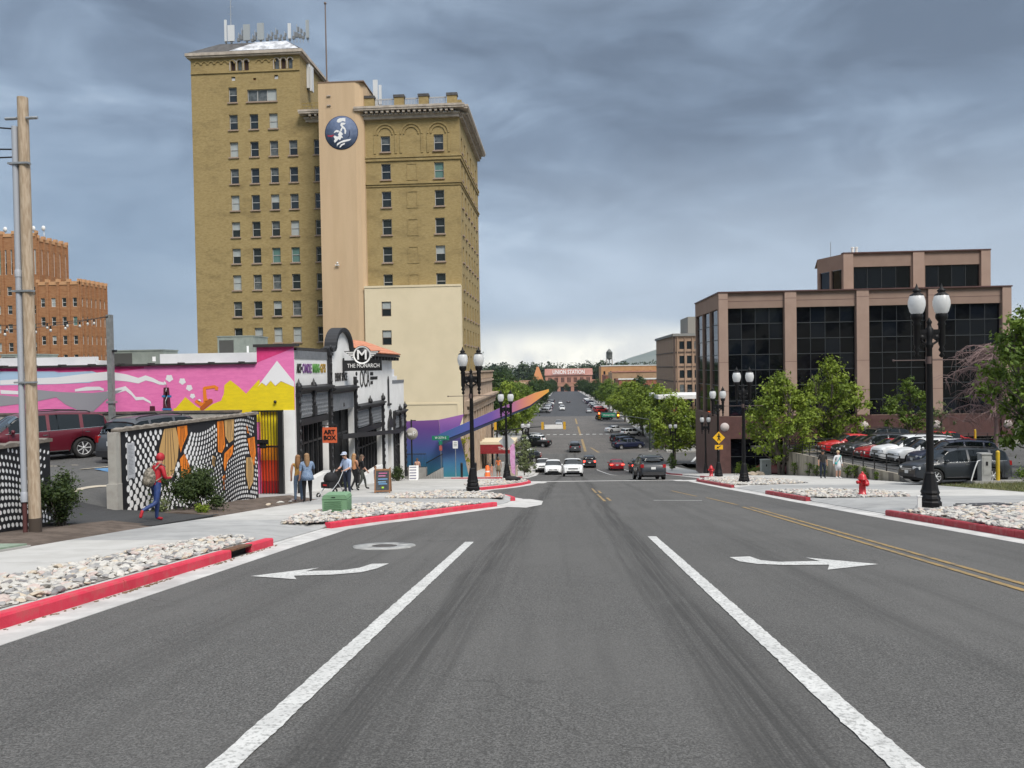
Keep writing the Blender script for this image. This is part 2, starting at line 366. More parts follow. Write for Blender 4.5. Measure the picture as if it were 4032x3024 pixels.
def slabs(base, y0, y1, step, cols_of, zf, cuts):
    y = y0; i = 0; rnd = random.Random(int(y1))
    while y < y1-.05:
        e = min(y1, y+step); yd = (y+e)/2; m = m_concd if any(a-.3 < yd < b+.3 for a, b in cuts) else m_conc
        o = grid('paving_slab', frange(y+.007, e-.007, .5), cols_of, lambda x, yy: zf(x, yy)+.0, m, skirt=.06); o.parent = base; y = e
lz = sw_z(LCUT, LK_, -1)
bs_ = grid('pavement', frange(-6, 55.2, .5), lcols, lambda x, y: lz(x, y)-.018, m_joint, skirt=.3, kind='structure')
slabs(bs_, -6, 55.2, 1.53, lcols, lz, LCUT)
def rcols(y):
    a = xk(RK_, y, -1)+.15; b = pl([(-6, 15.2), (22, 15.5), (27, 17.35), (40, 17.6), (62, 17.8), (113, 15.2)], y)
    return [a, a+.3, a+.8, a+1.6, lerp(a+1.6, b, .5), b]
rz_ = sw_z(RCUT, RK_, 1)
bs_ = grid('pavement', frange(-6, 112.5, .5), rcols, lambda x, y: rz_(x, y)-.018, m_joint, skirt=.3, kind='structure')
slabs(bs_, -6, 112.5, 1.53, rcols, rz_, RCUT)
def l2cols(y):
    b = xk(LK2, y, 1)-.15
    return [-11.6, (b-11.6)/2, b]
grid('plaza_pavement', frange(61.6, 112.5, 1), l2cols, lambda x, y: zr(y)+.15, m_conc, skirt=.3, kind='structure')
for x0, x1 in ((-16, -9), (17.5, 24)):
    grid('pavement_beyond_the_junction', frange(131, 246, 6), lambda y: [x0, x1], lambda x, y: zr(y)+.15, m_conc2, skirt=.3, kind='structure')
    grid('pavement_beyond_the_junction', frange(262, 840, 30), lambda y: [x0, x1], lambda x, y: zr(y)+.15, m_conc2, skirt=.3, kind='structure')
# kerbs and gutters
KP = [(0, -.25), (0, .125), (-.02, .15), (-.15, .15), (-.15, -.25)]; KPr = [(0, -.25), (0, .125), (.02, .15), (.15, .15), (.15, -.25)]
def sub(path, a, b):
    out = []
    for p, q in zip(path, path[1:]):
        if q[1] <= a or p[1] >= b or q[1] <= p[1]: continue
        t0 = max(0, (a-p[1])/(q[1]-p[1])); t1 = min(1, (b-p[1])/(q[1]-p[1]))
        s = (lerp(p[0], q[0], t0), lerp(p[1], q[1], t0)); e = (lerp(p[0], q[0], t1), lerp(p[1], q[1], t1))
        if not out: out.append(s)
        out.append(e)
    return out
low = lambda P: [(o, min(h, .014)) for o, h in P]
kb = obj('kerb', None, label=None, kind='structure')
def kerb(path, segs, P, names=('kerb_stone',)):
    for a, b, m, lw in segs:
        p = sub(path, a, b)
        if m in (m_red, m_redk):       # painted kerb is cast in lengths with a visible joint
            y = a
            while y < b-.05:
                e = min(b, y+3.05)
                if b-e < .6: e = b
                if len(sub(path, y, e-.012)) > 1: sweep('kerb_stone', sub(path, y, e-.012), P, m, parent=kb)
                y = e
        else: sweep('kerb_stone', p, low(P) if lw else P, m, parent=kb)
kerb(LK_, [(-6, 12.35, m_red, 0), (13.15, 14.2, m_red, 0), (14.2, 17.6, m_gut, 1), (17.6, 25.4, m_red, 0), (25.4, 28.3, m_gut, 1), (28.3, 31.2, m_red, 0), (31.2, 34.8, m_gut, 0), (34.8, 50.6, m_red, 0), (50.6, 55.2, m_gut, 0)], KP)
kerb(LK2, [(61.3, 66, m_redk, 0), (66, 113, m_gut, 0)], KP)
kerb(RK_, [(-6, 20.9, m_redk, 0), (20.9, 27.2, m_gut, 1), (27.2, 32.6, m_redk, 0), (32.6, 38.6, m_gut, 1), (38.6, 48.6, m_redk, 0), (48.6, 53.2, m_redk, 0), (53.2, 62, m_redk, 0), (62, 75, m_gut, 0), (75, 92, m_redk, 0), (92, 113, m_gut, 0)], KPr)
GL = [(0, -.1), (0, .006), (.46, .005), (.46, -.1)]; GR = [(0, -.1), (0, .006), (-.46, .005), (-.46, -.1)]
sweep('gutter', LK_[:-1], GL, m_gut, kind='structure'); sweep('gutter', LK2, GL, m_gut, kind='structure'); sweep('gutter', RK_, GR, m_gut, kind='structure')
MB().add([(-1.4, 49.8, zr(49.8)+.010), (8.0, 51.5, zr(51.5)+.010), (8.0, 52.6, zr(52.6)+.010), (-1.4, 51.0, zr(51.0)+.010)], [(0, 1, 2, 3)]).build('cross_gutter', m_gut, kind='structure')
# gutter aprons at the bulb tips
for pts in ([(-1.9, 25.0), (-1.2, 24.6), (-.75, 26.0), (-.75, 28.2), (-1.3, 29.6), (-2.0, 29.6)], [(-2.0, 47), (-1.2, 47.0), (-1.0, 49), (-1.5, 51), (-3.0, 51.6)], [(8.3, 48.4), (7.2, 49.6), (7.2, 51.2), (9.2, 52.4), (10.2, 53.8)]):
    MB().add([(x, y, zr(y)+.012) for x, y in pts], [list(range(len(pts)))]).build('gutter_apron', m_gut, kind='structure')
# storm drain inlet in the left kerb
dr = thing('storm_drain', 'rusty steel storm drain inlet set in the red kerb', 'drain', (-5.5, 12.75, zr(12.75)))
m_rust = mat('rusty_steel', (.16, .075, .035), .8, (.09, .045, .025), 12)
sl_ = -math.atan(.1163)
MB().box((-.08, 0, .14), (.2, .80, .03), rx=sl_).build('hood', m_rust, dr)
MB().box((-.13, 0, 0), (.06, .78, .24), rx=sl_).build('throat', m_dark, dr)
# ------------------------------------------------------------------ painted markings (sheets on the asphalt)
def mark(name, poly, m, h=.008):
    # cut into short rows so that it follows the street
    y0 = min(p[1] for p in poly); y1 = max(p[1] for p in poly)
    if y1-y0 > 6 and len(poly) == 4 and zr(y0)-zr(y1) > .2 and y1 > 45:
        a, b, c, d = poly; n = int((y1-y0)/3)+1; vs = []
        for i in range(n+1):
            for p, q in ((a, d), (b, c)):
                x, y = lerp(p[0], q[0], i/n), lerp(p[1], q[1], i/n); vs.append((x, y, zr(y)+h))
        return MB().add(vs, [(2*i, 2*i+1, 2*i+3, 2*i+2) for i in range(n)]).build(name, m, kind='structure')
    return MB().add([(x, y, zr(y)+h) for x, y in poly], [list(range(len(poly)))]).build(name, m, kind='structure')
def stripe(name, x0, y0, x1, y1, w, m): return mark(name, [(x0-w/2, y0), (x0+w/2, y0), (x1+w/2, y1), (x1-w/2, y1)], m)
def worn_stripe(x0, y0, x1, y1, w, seed):
    rnd = random.Random(seed); ys_ = frange(y0, y1, .06); vs = []
    for y in ys_:
        t = (y-y0)/(y1-y0); x = lerp(x0, x1, t)+.004*mnoise.noise((y*.7, seed, 0)); vs += [(x-w/2+rnd.gauss(0, .0035)+.0035*mnoise.noise((y*3, seed, 1)), y, zr(y)+.008), (x+w/2+rnd.gauss(0, .0035)+.0035*mnoise.noise((y*3, seed, 5)), y, zr(y)+.008)]
    MB().add(vs, [(2*i, 2*i+1, 2*i+3, 2*i+2) for i in range(len(ys_)-1)]).build('white_lane_line', m_white, kind='structure')
worn_stripe(-1.84, -2, -1.83, 14.75, .17, 3); worn_stripe(1.76, -2, 1.78, 15.7, .17, 8)
stripe('yellow_centre_line', 5.28, -4, 5.62, 24.5, .10, m_yel); stripe('yellow_centre_line', 5.55, -4, 5.86, 24.5, .10, m_yel)
for x0, y0, x1, y1 in ((1.50, 28.0, 1.46, 33), (1.46, 34.5, 1.45, 39), (1.72, 28.3, 1.70, 30.3), (1.66, 34, 1.65, 36.5), (5.7, 25.5, 5.5, 30), (5.3, 31, 5.0, 36)): stripe('yellow_centre_line', x0, y0, x1, y1, .10, m_yel)
mark('white_stop_bar', [(3.3, 28.3), (5.0, 28.05), (5.0, 28.2), (3.3, 28.45)], m_white)
for P_ in ([(-4.39, 10.46), (-3.68, 11.27), (-3.76, 10.93), (-3.25, 11.03), (-3.06, 11.27), (-2.98, 11.69), (-2.72, 11.73), (-2.78, 11.2), (-2.92, 10.83), (-3.26, 10.61), (-3.79, 10.5), (-3.64, 10.19)],
           [(4.64, 11.66), (3.82, 12.41), (3.91, 12.0), (3.26, 11.91), (3.04, 12.1), (2.98, 12.54), (2.64, 12.45), (2.69, 11.96), (2.89, 11.69), (3.26, 11.57), (3.91, 11.6), (3.72, 11.1)]):
    MB().add([(x, y, zr(y)+.009) for x, y in P_], [list(range(len(P_)))]).build('turn_arrow_marking', m_white, kind='structure')
# manhole with its new concrete collar
mh = thing('manhole', 'round iron manhole lid in a pale concrete collar on the road', 'manhole', (-3.35, 14.1, zr(14.1)), rot=(sl_, 0, 0))
MB().lathe([(.58, -.02), (.58, .012), (.24, .013), (.24, -.02)], n=40, ring=True).build('collar', mat('collar', (.27, .275, .27), .9, (.40, .40, .385), 5, c3=(.14, .14, .14), s3=3), mh)
MB().lathe([(.235, -.02), (.235, .011), (0, .012)], n=32).build('lid', mat('iron', (.055, .052, .05), .7, (.09, .08, .075), 20), mh)
# far markings
for y0, y1 in ((133, 158), (168, 196), (206, 232)): stripe('yellow_centre_line', 3.9, y0, 3.95, y1, .45, m_yel)
mark('yellow_centre_line', [(5.9, 131.2), (6.3, 131.2), (5.2, 140), (4.9, 140)], m_yel)
mark('white_stop_bar', [(1.3, 131.3), (1.9, 131.3), (1.9, 136), (1.3, 136)], m_white)
for i in range(14): mark('crosswalk_bar', [(-5+i*1.45, 170), (-4.2+i*1.45, 170), (-4.2+i*1.45, 171.2), (-5+i*1.45, 171.2)], m_white, .012)
mark('white_lane_line', [(5.6, 82), (5.8, 82), (4.6, 103), (4.4, 103)], m_white)
mark('white_lane_line', [(8.6, 88), (8.8, 88), (8.2, 104), (8.0, 104)], m_white)
mark('white_stop_bar', [(-2.0, 103), (2.2, 103), (2.2, 103.8), (-2.0, 103.8)], m_white)
for i in range(3): mark('crosswalk_bar', [(19+i*4.4, 116), (19.4+i*4.4, 116), (22.4+i*4.4, 127), (22+i*4.4, 127)], m_white)
# hills on the skyline
m_hill = mat('hill_scrub', (.10, .12, .075), .95, (.14, .15, .10), .002)
hb = MB(); prof = [(560, 0), (700, 75), (880, 150), (1050, 205), (1300, 262), (1600, 300), (2000, 290), (2300, 300), (2700, 230), (3300, 340), (4200, 420), (5200, 380), (6500, 250)]
vs = []
for x, h in prof:
    for d, k in ((0, 0), (500, .62), (900, 1), (2000, .6), (3000, 0)):
        vs.append((x+mnoise.noise((x*.01, d*.01, 0))*60, 9300+d, -40+h*k*(1+.12*mnoise.noise((x*.004, d*.003, 3)))))
hb.add(vs, [(i*5+j, i*5+j+1, i*5+j+6, i*5+j+5) for i in range(len(prof)-1) for j in range(4)], smooth=True)
hb.build('hills', m_hill, kind='structure')
# the mountain front and wooded bench uphill behind the viewer (they show in the office glass)
vs = []; xs = [-6000+i*400 for i in range(31)]
for x in xs:
    hh = 620+260*mnoise.noise((x*.0009, 1.3, 0))+160*mnoise.noise((x*.003, 4.1, 0))
    for d, k in ((0, .0), (500, .22), (1100, .55), (1700, 1.0), (2600, .8)): vs.append((x, -1500-d, 70+hh*k*(1+.15*mnoise.noise((x*.004, d*.003, 7)))))
MB().add(vs, [(i*5+j, i*5+j+1, i*5+j+6, i*5+j+5) for i in range(len(xs)-1) for j in range(4)], smooth=True).build('mountains', m_hill, kind='structure')
# ------------------------------------------------------------------ river-stone beds
STONES = []
random.seed(4)
for k in range(7):
    bm = bmesh.new()
    for i in range(22):
        v = Vector((random.gauss(0, 1), random.gauss(0, 1), random.gauss(0, 1))).normalized(); v *= random.uniform(.9, 1.03)
        bm.verts.new((v.x*.5, v.y*random.uniform(.36, .44), v.z*.21))
    r = bmesh.ops.convex_hull(bm, input=bm.verts); bmesh.ops.delete(bm, geom=list(set(r['geom_interior'])), context='VERTS')
    me = bpy.data.meshes.new('stone'); bm.to_mesh(me); bm.free(); me.materials.append(None); STONES.append(me)
M_ST = [mat('stone_%s' % n, c, .8, c2, 14, .3, 40, ob=True) for n, c, c2 in (('white', (.56, .54, .50), (.44, .425, .39)), ('pale', (.40, .385, .355), (.50, .48, .44)), ('cream', (.44, .37, .285), (.52, .45, .355)), ('grey', (.24, .24, .24), (.33, .32, .31)), ('pink', (.42, .34, .31), (.50, .42, .38)), ('dark', (.15, .145, .145), (.22, .21, .21)))]
M_W = [3.6, 6, 2.6, 3.2, 2, .9]
def inside(p, poly):
    x, y = p; c = False
    for (a, b), (d, e) in zip(poly, poly[1:]+poly[:1]):
        if (b > y) != (e > y) and x < (d-a)*(y-b)/(e-b)+a: c = not c
    return c
def stone_bed(poly, n_near, dens, size, keep_out=(), base=.158):
    ymin = min(p[1] for p in poly); ymax = max(p[1] for p in poly); xmin = min(p[0] for p in poly); xmax = max(p[0] for p in poly)
    rows = frange(ymin+.01, ymax-.01, .4); vs = []
    for y in rows:
        c = sorted(lerp(a[0], b[0], (y-a[1])/(b[1]-a[1])) for a, b in zip(poly, poly[1:]+poly[:1]) if a[1] != b[1] and min(a[1], b[1]) <= y <= max(a[1], b[1]))
        vs += [(c[0], y, zr(y)+base), (c[-1], y, zr(y)+base)]
    bed = MB().add(vs, [(2*i, 2*i+1, 2*i+3, 2*i+2) for i in range(len(rows)-1)]).build('stone_bed', m_bedsoil, kind='structure')
    area = 0
    for (a, b), (c, d) in zip(poly, poly[1:]+poly[:1]): area += a*d-b*c
    n = int(abs(area)/2*dens*1.9); pts = []
    while len(pts) < n:
        p = (random.uniform(xmin, xmax), random.uniform(ymin, ymax))
        if inside(p, poly) and all(math.dist(p, (k[0], k[1])) > k[2] for k in keep_out): pts.append(p)
    pts.sort(key=lambda p: p[1] if p[1] > 5.5 else 99)
    rest = MB()
    for i, (x, y) in enumerate(pts):
        s = size*.74*random.choice((.5, .7, .85, 1, 1.2, 1.6)); me = random.choice(STONES); mi = random.choices(range(6), M_W)[0]
        e = Euler((random.uniform(-.4, .4), random.uniform(-.4, .4), random.uniform(0, 6.3))); z = zr(y)+base+s*random.uniform(.05, .22)
        if i < n_near:
            o = obj('stone', me, bed, (x, y, z), e, scale=(s, s, s*random.uniform(.9, 1.3))); setmat(o, M_ST[mi])
        else:
            T = Matrix.Translation((x, y, z)) @ e.to_matrix().to_4x4() @ Matrix.Scale(s, 4)
            rest.add([T @ v.co for v in me.vertices], [list(p.vertices) for p in me.polygons], mi)
    if rest.f: rest.build('stones', M_ST, bed, kind='stuff')
    return bed
stone_bed([(-5.72, 2), (-5.72, 13.9), (-6.6, 14.5), (-7.05, 12.5), (-7.15, 8), (-7.2, 2)], 300, 105, .145)
stone_bed([(-5.75, 17.4), (-4.2, 21.2), (-3.1, 23.8), (-2.6, 24.7), (-4.6, 24.7), (-6.4, 24.6), (-6.9, 21.7), (-7.0, 19.3), (-6.5, 17.3)], 300, 70, .165, [(-6.3, 21.0, .42)])
stone_bed([(-2.2, 28.0), (-2.3, 29.7), (-3.2, 31.6), (-4.3, 33.6), (-5.6, 33.8), (-6.8, 31), (-6.6, 28.2), (-4, 27.7)], 200, 55, .17, [(-3.9, 32.6, .45)])
stone_bed([(-4.55, 38.6), (-3.3, 41.3), (-2.6, 44.6), (-2.3, 47.6), (-2.7, 50), (-3.9, 51.2), (-5.2, 47), (-5.3, 41)], 150, 45, .17)
stone_bed([(8.95, 4), (8.7, 20.4), (10.2, 21.4), (11.6, 22.2), (13.4, 23.2), (14.2, 18), (12.5, 10), (11, 4)], 300, 62, .18, [(9.8, 21.1, .45)])
stone_bed([(8.6, 27.5), (8.6, 32.3), (11.0, 33.2), (12.4, 31.6), (12.6, 29), (11.9, 27.2), (9.8, 26.9)], 220, 52, .18, [(10.8, 28.5, .3)])
stone_bed([(8.5, 39), (8.5, 48.2), (9.4, 50.8), (11.4, 51.8), (13.2, 47), (12.6, 40.5), (10, 38.7)], 180, 40, .18, [(9.65, 41.7, .45)])
for p, s in (((-4.0, 30), 0), ):
    pass
mt_ = thing('debris_bag', 'dark crumpled bag lying on stones at the kerb tip', 'bag', (-3.1, 46.5, zr(46.5)+.22))
MB().ball((0, 0, .1), (.45, .3, .17), 10).ball((.3, .1, .08), (.25, .2, .12), 8).build('cloth', m_rubber, mt_)
# planting strip of soil along the mural wall, grass verge on the right
grid('soil_strip', frange(11, 17.2, 1), lambda y: [-12.0, -10.5, -9.35], lambda x, y: zr(y)+.13+(.12 if -11.5 < x < -10 else 0), m_dirt, skirt=.7, kind='structure')
grid('soil_strip', frange(19.95, 28.3, .6), lambda y: [-12.2, -10.3, lsw_in(y)+.01], lambda x, y: zr(y)+.135+(.13 if -11.5 < x < -10 else 0)+.05*mnoise.noise((x*2, y*2, 0)), m_dirt, skirt=.7, kind='structure')
grid('grass_verge', frange(26.5, 36.8, .8), lambda y: [17.3, 18, 20, 24, 30, 38], lambda x, y: zr(y)+.16+(.03*(x-17.5) if x > 17.5 else 0), m_grass, kind='structure')
# ================================================================== WALL / WINDOW TOOLS
m_glass = mat('window_glass', (.018, .024, .028), .06, spec=.7)
m_glassb = mat('window_blind', (.42, .455, .455), .3, (.34, .37, .37), 3, ob=True, stretch=(.2, .2, 14), spec=.6)
m_glassg = mat('window_green_shade', (.11, .20, .18), .25, spec=.6)
m_glassm = mat('window_grey', (.13, .145, .15), .15, (.07, .08, .085), 2, ob=True, spec=.6)
m_frame = mat('window_frame', (.42, .42, .41), .5)
m_framed = mat('window_frame_brown', (.16, .12, .10), .6)
m_sill = mat('stone_sill', (.30, .22, .17), .8, (.36, .27, .21), 6)
def wchild(o, parent):
    o.parent = parent; o.matrix_parent_inverse = parent.matrix_basis.inverted(); return o
def wb(b, name, mats, parent=None, **k):
    """mesh given in world coordinates, hung under its thing"""
    o = b.build(name, mats, None, **k)
    return wchild(o, parent) if parent else o
class Face:
    def __init__(s, O, a, W, H): s.O = Vector(O); s.a = a; s.W = W; s.H = H; s.u = Vector((math.cos(a), math.sin(a), 0)); s.n = Vector((math.sin(a), -math.cos(a), 0))
    def P(s, u, v, d=0): return s.O+s.u*u+Vector((0, 0, v))+s.n*d
    def wall(s, b, holes=(), depth=.22, mi=0, mir=None):
        us = sorted({0, s.W, *[h[0] for h in holes], *[h[2] for h in holes]}); vv = sorted({0, s.H, *[h[1] for h in holes], *[h[3] for h in holes]})
        for i in range(len(us)-1):
            run = None
            for j in range(len(vv)-1):
                cu, cw = (us[i]+us[i+1])/2, (vv[j]+vv[j+1])/2
                inh = any(h[0] < cu < h[2] and h[1] < cw < h[3] for h in holes)
                if not inh and run is None: run = vv[j]
                if run is not None and (inh or j == len(vv)-2):
                    top = vv[j] if inh else vv[j+1]
                    b.add([s.P(us[i], run), s.P(us[i+1], run), s.P(us[i+1], top), s.P(us[i], top)], [(0, 1, 2, 3)], mi); run = None
        for h in holes:
            a = [s.P(h[0], h[1]), s.P(h[2], h[1]), s.P(h[2], h[3]), s.P(h[0], h[3])]; c = [p-s.n*depth for p in a]
            b.add(a+c, [(i, (i+1) % 4, (i+1) % 4+4, i+4) for i in range(4)], mi if mir is None else mir)
        return b
    def box(s, b, u0, v0, u1, v1, d0, d1, mi=0):
        ps = [s.P(u, v, d) for d in (d0, d1) for v in (v0, v1) for u in (u0, u1)]
        return b.add(ps, [(0, 2, 3, 1), (4, 5, 7, 6), (0, 1, 5, 4), (2, 6, 7, 3), (0, 4, 6, 2), (1, 3, 7, 5)], mi)
    def poly(s, b, pts, d0, d1, mi=0):
        n = len(pts); vs = [s.P(u, v, d0) for u, v in pts]+[s.P(u, v, d1) for u, v in pts]
        return b.add(vs, [list(range(n)), list(range(2*n-1, n-1, -1))]+[(i, i+n, (i+1) % n+n, (i+1) % n) for i in range(n)], mi)
WC = {}
def win_meshes(w, h, kind):
    k = (round(w, 2), round(h, 2), kind)
    if k in WC: return WC[k]
    t = .07; f = MB(); d = .08
    f.bb((-w/2, 0, 0), (-w/2+t, d, h)).bb((w/2-t, 0, 0), (w/2, d, h)).bb((-w/2+t, 0, h-t), (w/2-t, d, h)).bb((-w/2+t, 0, 0), (w/2-t, d, t))
    ps = []
    if kind == 'sash':
        f.bb((-w/2+t, -.01, h*.48), (w/2-t, d, h*.48+t)); cells = [(-w/2+t, t, w/2-t, h*.48), (-w/2+t, h*.48+t, w/2-t, h-t)]
    elif kind == 'triple':
        for i in (1, 2): f.bb((-w/2+w*i/3-.04, -.005, t), (-w/2+w*i/3+.04, d, h-t))
        cells = [(-w/2+w*i/3+.045, t, -w/2+w*(i+1)/3-.045, h-t) for i in range(3)]
    else: cells = [(-w/2+t, t, w/2-t, h-t)]
    for c in cells:
        ps.append(MB().add([(c[0], .05, c[1]), (c[2], .05, c[1]), (c[2], .05, c[3]), (c[0], .05, c[3])], [(0, 1, 2, 3)]).mesh('pane', m_glass))
    sill = MB().bb((-w/2-.12, -.34, -.16), (w/2+.12, .0, -.002)).mesh('sill', m_sill)
    WC[k] = (f.mesh('window', m_frame), ps, sill); return WC[k]
def window(face, parent, u, v, w, h, depth=.22, kind='sash', panes=None, frame=None, sill=True):
    fm, ps, sm = win_meshes(w, h, kind); p = face.P(u+w/2, v, -depth+.1)
    o = obj('window', fm, None, p, face.a); wchild(o, parent)
    if frame: setmat(o, frame)
    for i, pm in enumerate(ps):
        q = obj('pane', pm, o)
        if panes: setmat(q, panes[i % len(panes)])
    if sill: 
        q = obj('sill', sm, o)
    return o
random.seed(11)
def rpane():
    r = random.random()
    if r < .52: return [m_glass, m_glass]
    if r < .66: return [m_glass, m_glassm]
    if r < .76: return [m_glassb, m_glassb]
    if r < .84: return [m_glass, m_glassb]
    if r < .92: return [m_glassg, m_glassg]
    return [m_glassm, m_glassm]
# ================================================================== CAR PARK ON THE LEFT
def lotz(x, y):
    t = min(1, max(0, (-10.9-x)/5.0)); t = t*t*(3-2*t)
    e = zr(y)+.15 if y < 24 else zr(24)+.15
    return lerp(e, -1.50-.010*(y-26), t)
grid('car_park', frange(9, 31.2, 1), lambda y: [-70, -40, -28, -22, -18, -16, -14.8, -14.0, -12.25 if y < 27.6 else -13.6], lotz, m_lot, skirt=3.2, kind='structure')
grid('gate_apron', frange(27.9, 32.6, .8), lambda y: [-13.55, -12.4, -11.4 if y > 29.9 else -9.02], lambda x, y: zr(y)+.146, m_concd, skirt=.9, kind='structure')
def dway(x, y): return max(lotz(x, y), 0*x-9)+.006 if x < -12.3 else lerp(zr(y)+.158, lotz(-12.3, y)+.006, (x+9.35)/(-2.95))
grid('driveway_patch', frange(16.9, 20.3, .5), lambda y: [-14.6+.35*abs(y-18.6), -13.4, -12.25, -11, -9.36], dway, m_patch, skirt=.25, kind='structure')
def lotmark(pts, m, name='bay_marking'):
    return MB().add([(x, y, lotz(x, y)+.014) for x, y in pts], [list(range(len(pts)))]).build(name, m, kind='structure')
m_cream = mat('faded_cream_paint', (.50, .44, .34), .8, (.40, .36, .30), 6)
arc = [(math.cos(t), math.sin(t)) for t in frange(R(100), R(255), R(12))]
ring_o = [(-13.1+1.15*c, 21.9+1.9*s_) for c, s_ in arc]; ring_i = [(-13.1+1.0*c, 21.9+1.72*s_) for c, s_ in arc]
for i in range(len(arc)-1): pass
lotmark(ring_o+ring_i[::-1], m_cream, 'curved_lane_marking')
for k in range(5): lotmark([(-19.6+k*.62, 24.6+k*.28), (-19.5+k*.62, 24.5+k*.28), (-15.2+k*.2, 26.3+k*.35), (-15.2+k*.2, 26.42+k*.35)], m_cream)
lotmark([(-19.8, 24.2), (-14.0, 24.2), (-14.0, 24.32), (-19.8, 24.32)], m_cream); lotmark([(-16.0, 24.4), (-15.88, 24.4), (-14.6, 29), (-14.72, 29)], m_cream)
lotmark([(-15.6, 24.6), (-14.2, 24.6), (-13.6, 26), (-15.0, 26)], mat('blue_bay_paint', (.06, .17, .34), .8, (.10, .22, .38), 5))
# low concrete-block wall at the back of the car park
m_block = mat('concrete_block', (.40, .385, .35), .9, (.33, .31, .28), 3, .25, 60)
m_mort = mat('mortar', (.26, .25, .23), .95)
bw = thing('block_wall', 'low grey concrete block wall behind the parked cars under the pink mural', 'wall', (-21, 31.3, -1.6))
wb(MB().bb((-45, 31.22, -2.2), (-13.4, 31.38, -.02)), 'core', m_mort, bw)
BLK = MB().bb((-.195, -.09, -.095), (.195, .09, .095)).mesh('block', m_block); random.seed(2)
for r_ in range(8):
    for i in range(32):
        x = -26.0+i*.40+(.2 if r_ % 2 else 0)
        if x > -13.7: continue
        wchild(obj('block', BLK, None, (x, 31.29+random.uniform(-.004, .004), -1.56+r_*.20)), bw)
wb(MB().bb((-45, 31.15, -.02), (-13.4, 31.45, .07)), 'cap', mat('wall_cap', (.10, .085, .075), .8, (.16, .13, .11), 4), bw)
# ================================================================== MURAL WALL WITH WINGS AND DOTS
m_mblack = mat('mural_black', (.010, .010, .013), .6); m_mwhite = mat('mural_white', (.80, .80, .80), .6)
m_mtan = mat('mural_tan', (.56, .34, .13), .6); m_morg = mat('mural_orange', (.80, .22, .015), .6)
m_cap = mat('wall_cap_tile', (.16, .135, .11), .85, (.24, .21, .18), 5, .3, 30)
def dots(face, b, W, z0f, z1, wings):
    """rows of ovals that ripple along the wall; they leave out the wings"""
    random.seed(9); row = 0; v = -3.4
    while v < z1:
        u = .0+(.11 if row % 2 else 0)
        while u < W-.05:
            t = u/W
            ww = .5+.5*math.sin(u*1.25+1.0)*math.cos(v*1.1+u*.4)
            sz = lerp(.122, .056, min(1, t*1.35))*(1-.34*ww)
            uu = u+.10*math.sin(v*2.2+u*.8)*t*2; vv_ = v+.30*math.sin(u*1.15+.4)*min(1, t*2.2)
            if z0f(uu)+sz*1.1 < vv_ < z1-sz*1.1 and .03+sz < uu < W-sz:
                if not any(inside((uu, vv_), wp) for wp in wings):
                    rx = sz*lerp(.92, .62, .5+.5*math.sin(u*2.0+v)*min(1, t*2)); ry = sz*lerp(1.0, 1.18, t); an = .5*math.sin(u*1.3+v*.7)*min(1, t*2)
                    pts = []
                    for k in range(12):
                        c, s_ = rx*math.cos(k*PI/6), ry*math.sin(k*PI/6); pts.append((uu+c*math.cos(an)-s_*math.sin(an), vv_+c*math.sin(an)+s_*math.cos(an)))
                    o = len(b.v); b.add([face.P(p[0], p[1], .006) for p in pts], [list(range(12))], 1)
            u += lerp(.285, .128, min(1, t*1.35))*(1-.12*ww)
        v += .155 if row % 3 else .148
        row += 1
def scale_poly(p, k):
    cx = sum(a for a, _ in p)/len(p); cy = sum(a for _, a in p)/len(p); return [(cx+(a-cx)*k, cy+(c-cy)*k) for a, c in p]
WG = [(m_mtan, [(1.95, .02), (2.57, .02), (2.72, -.45), (2.64, -.95), (2.36, -1.5), (2.0, -1.62), (1.7, -1.1), (1.67, -.6)]), (m_morg, [(2.6, .02), (3.16, .02), (3.18, -.28), (2.9, -.62), (2.77, -.85), (2.66, -.5)]),
      (m_morg, [(2.70, -1.0), (2.96, -.85), (3.22, -1.25), (3.4, -1.75), (2.8, -1.7)]), (m_morg, [(4.88, .03), (5.30, .03), (5.38, -.9), (5.14, -1.12), (4.9, -1.05)]),
      (m_mtan, [(5.34, .03), (6.02, .03), (5.93, -.74), (5.62, -.82), (5.38, -.56)]), (m_morg, [(5.3, -1.12), (5.6, -1.0), (5.93, -.86), (5.86, -1.2), (5.52, -1.4), (5.30, -1.78), (5.22, -1.5)]),
      (m_morg, [(6.88, -.75), (7.43, -.72), (7.5, -1.35), (7.34, -1.85), (7.06, -1.36)]), (m_mtan, [(6.76, -1.42), (7.2, -1.45), (7.32, -1.9), (7.25, -2.42), (6.92, -2.68), (6.72, -2.1)]),
      (m_mtan, [(4.56, -1.1), (4.76, -1.2), (4.66, -1.52), (4.54, -1.42)]), (m_morg, [(6.85, -.22), (7.08, -.62), (6.88, -.56)]), (m_morg, [(5.14, -1.9), (5.33, -1.85), (5.24, -2.4)])]
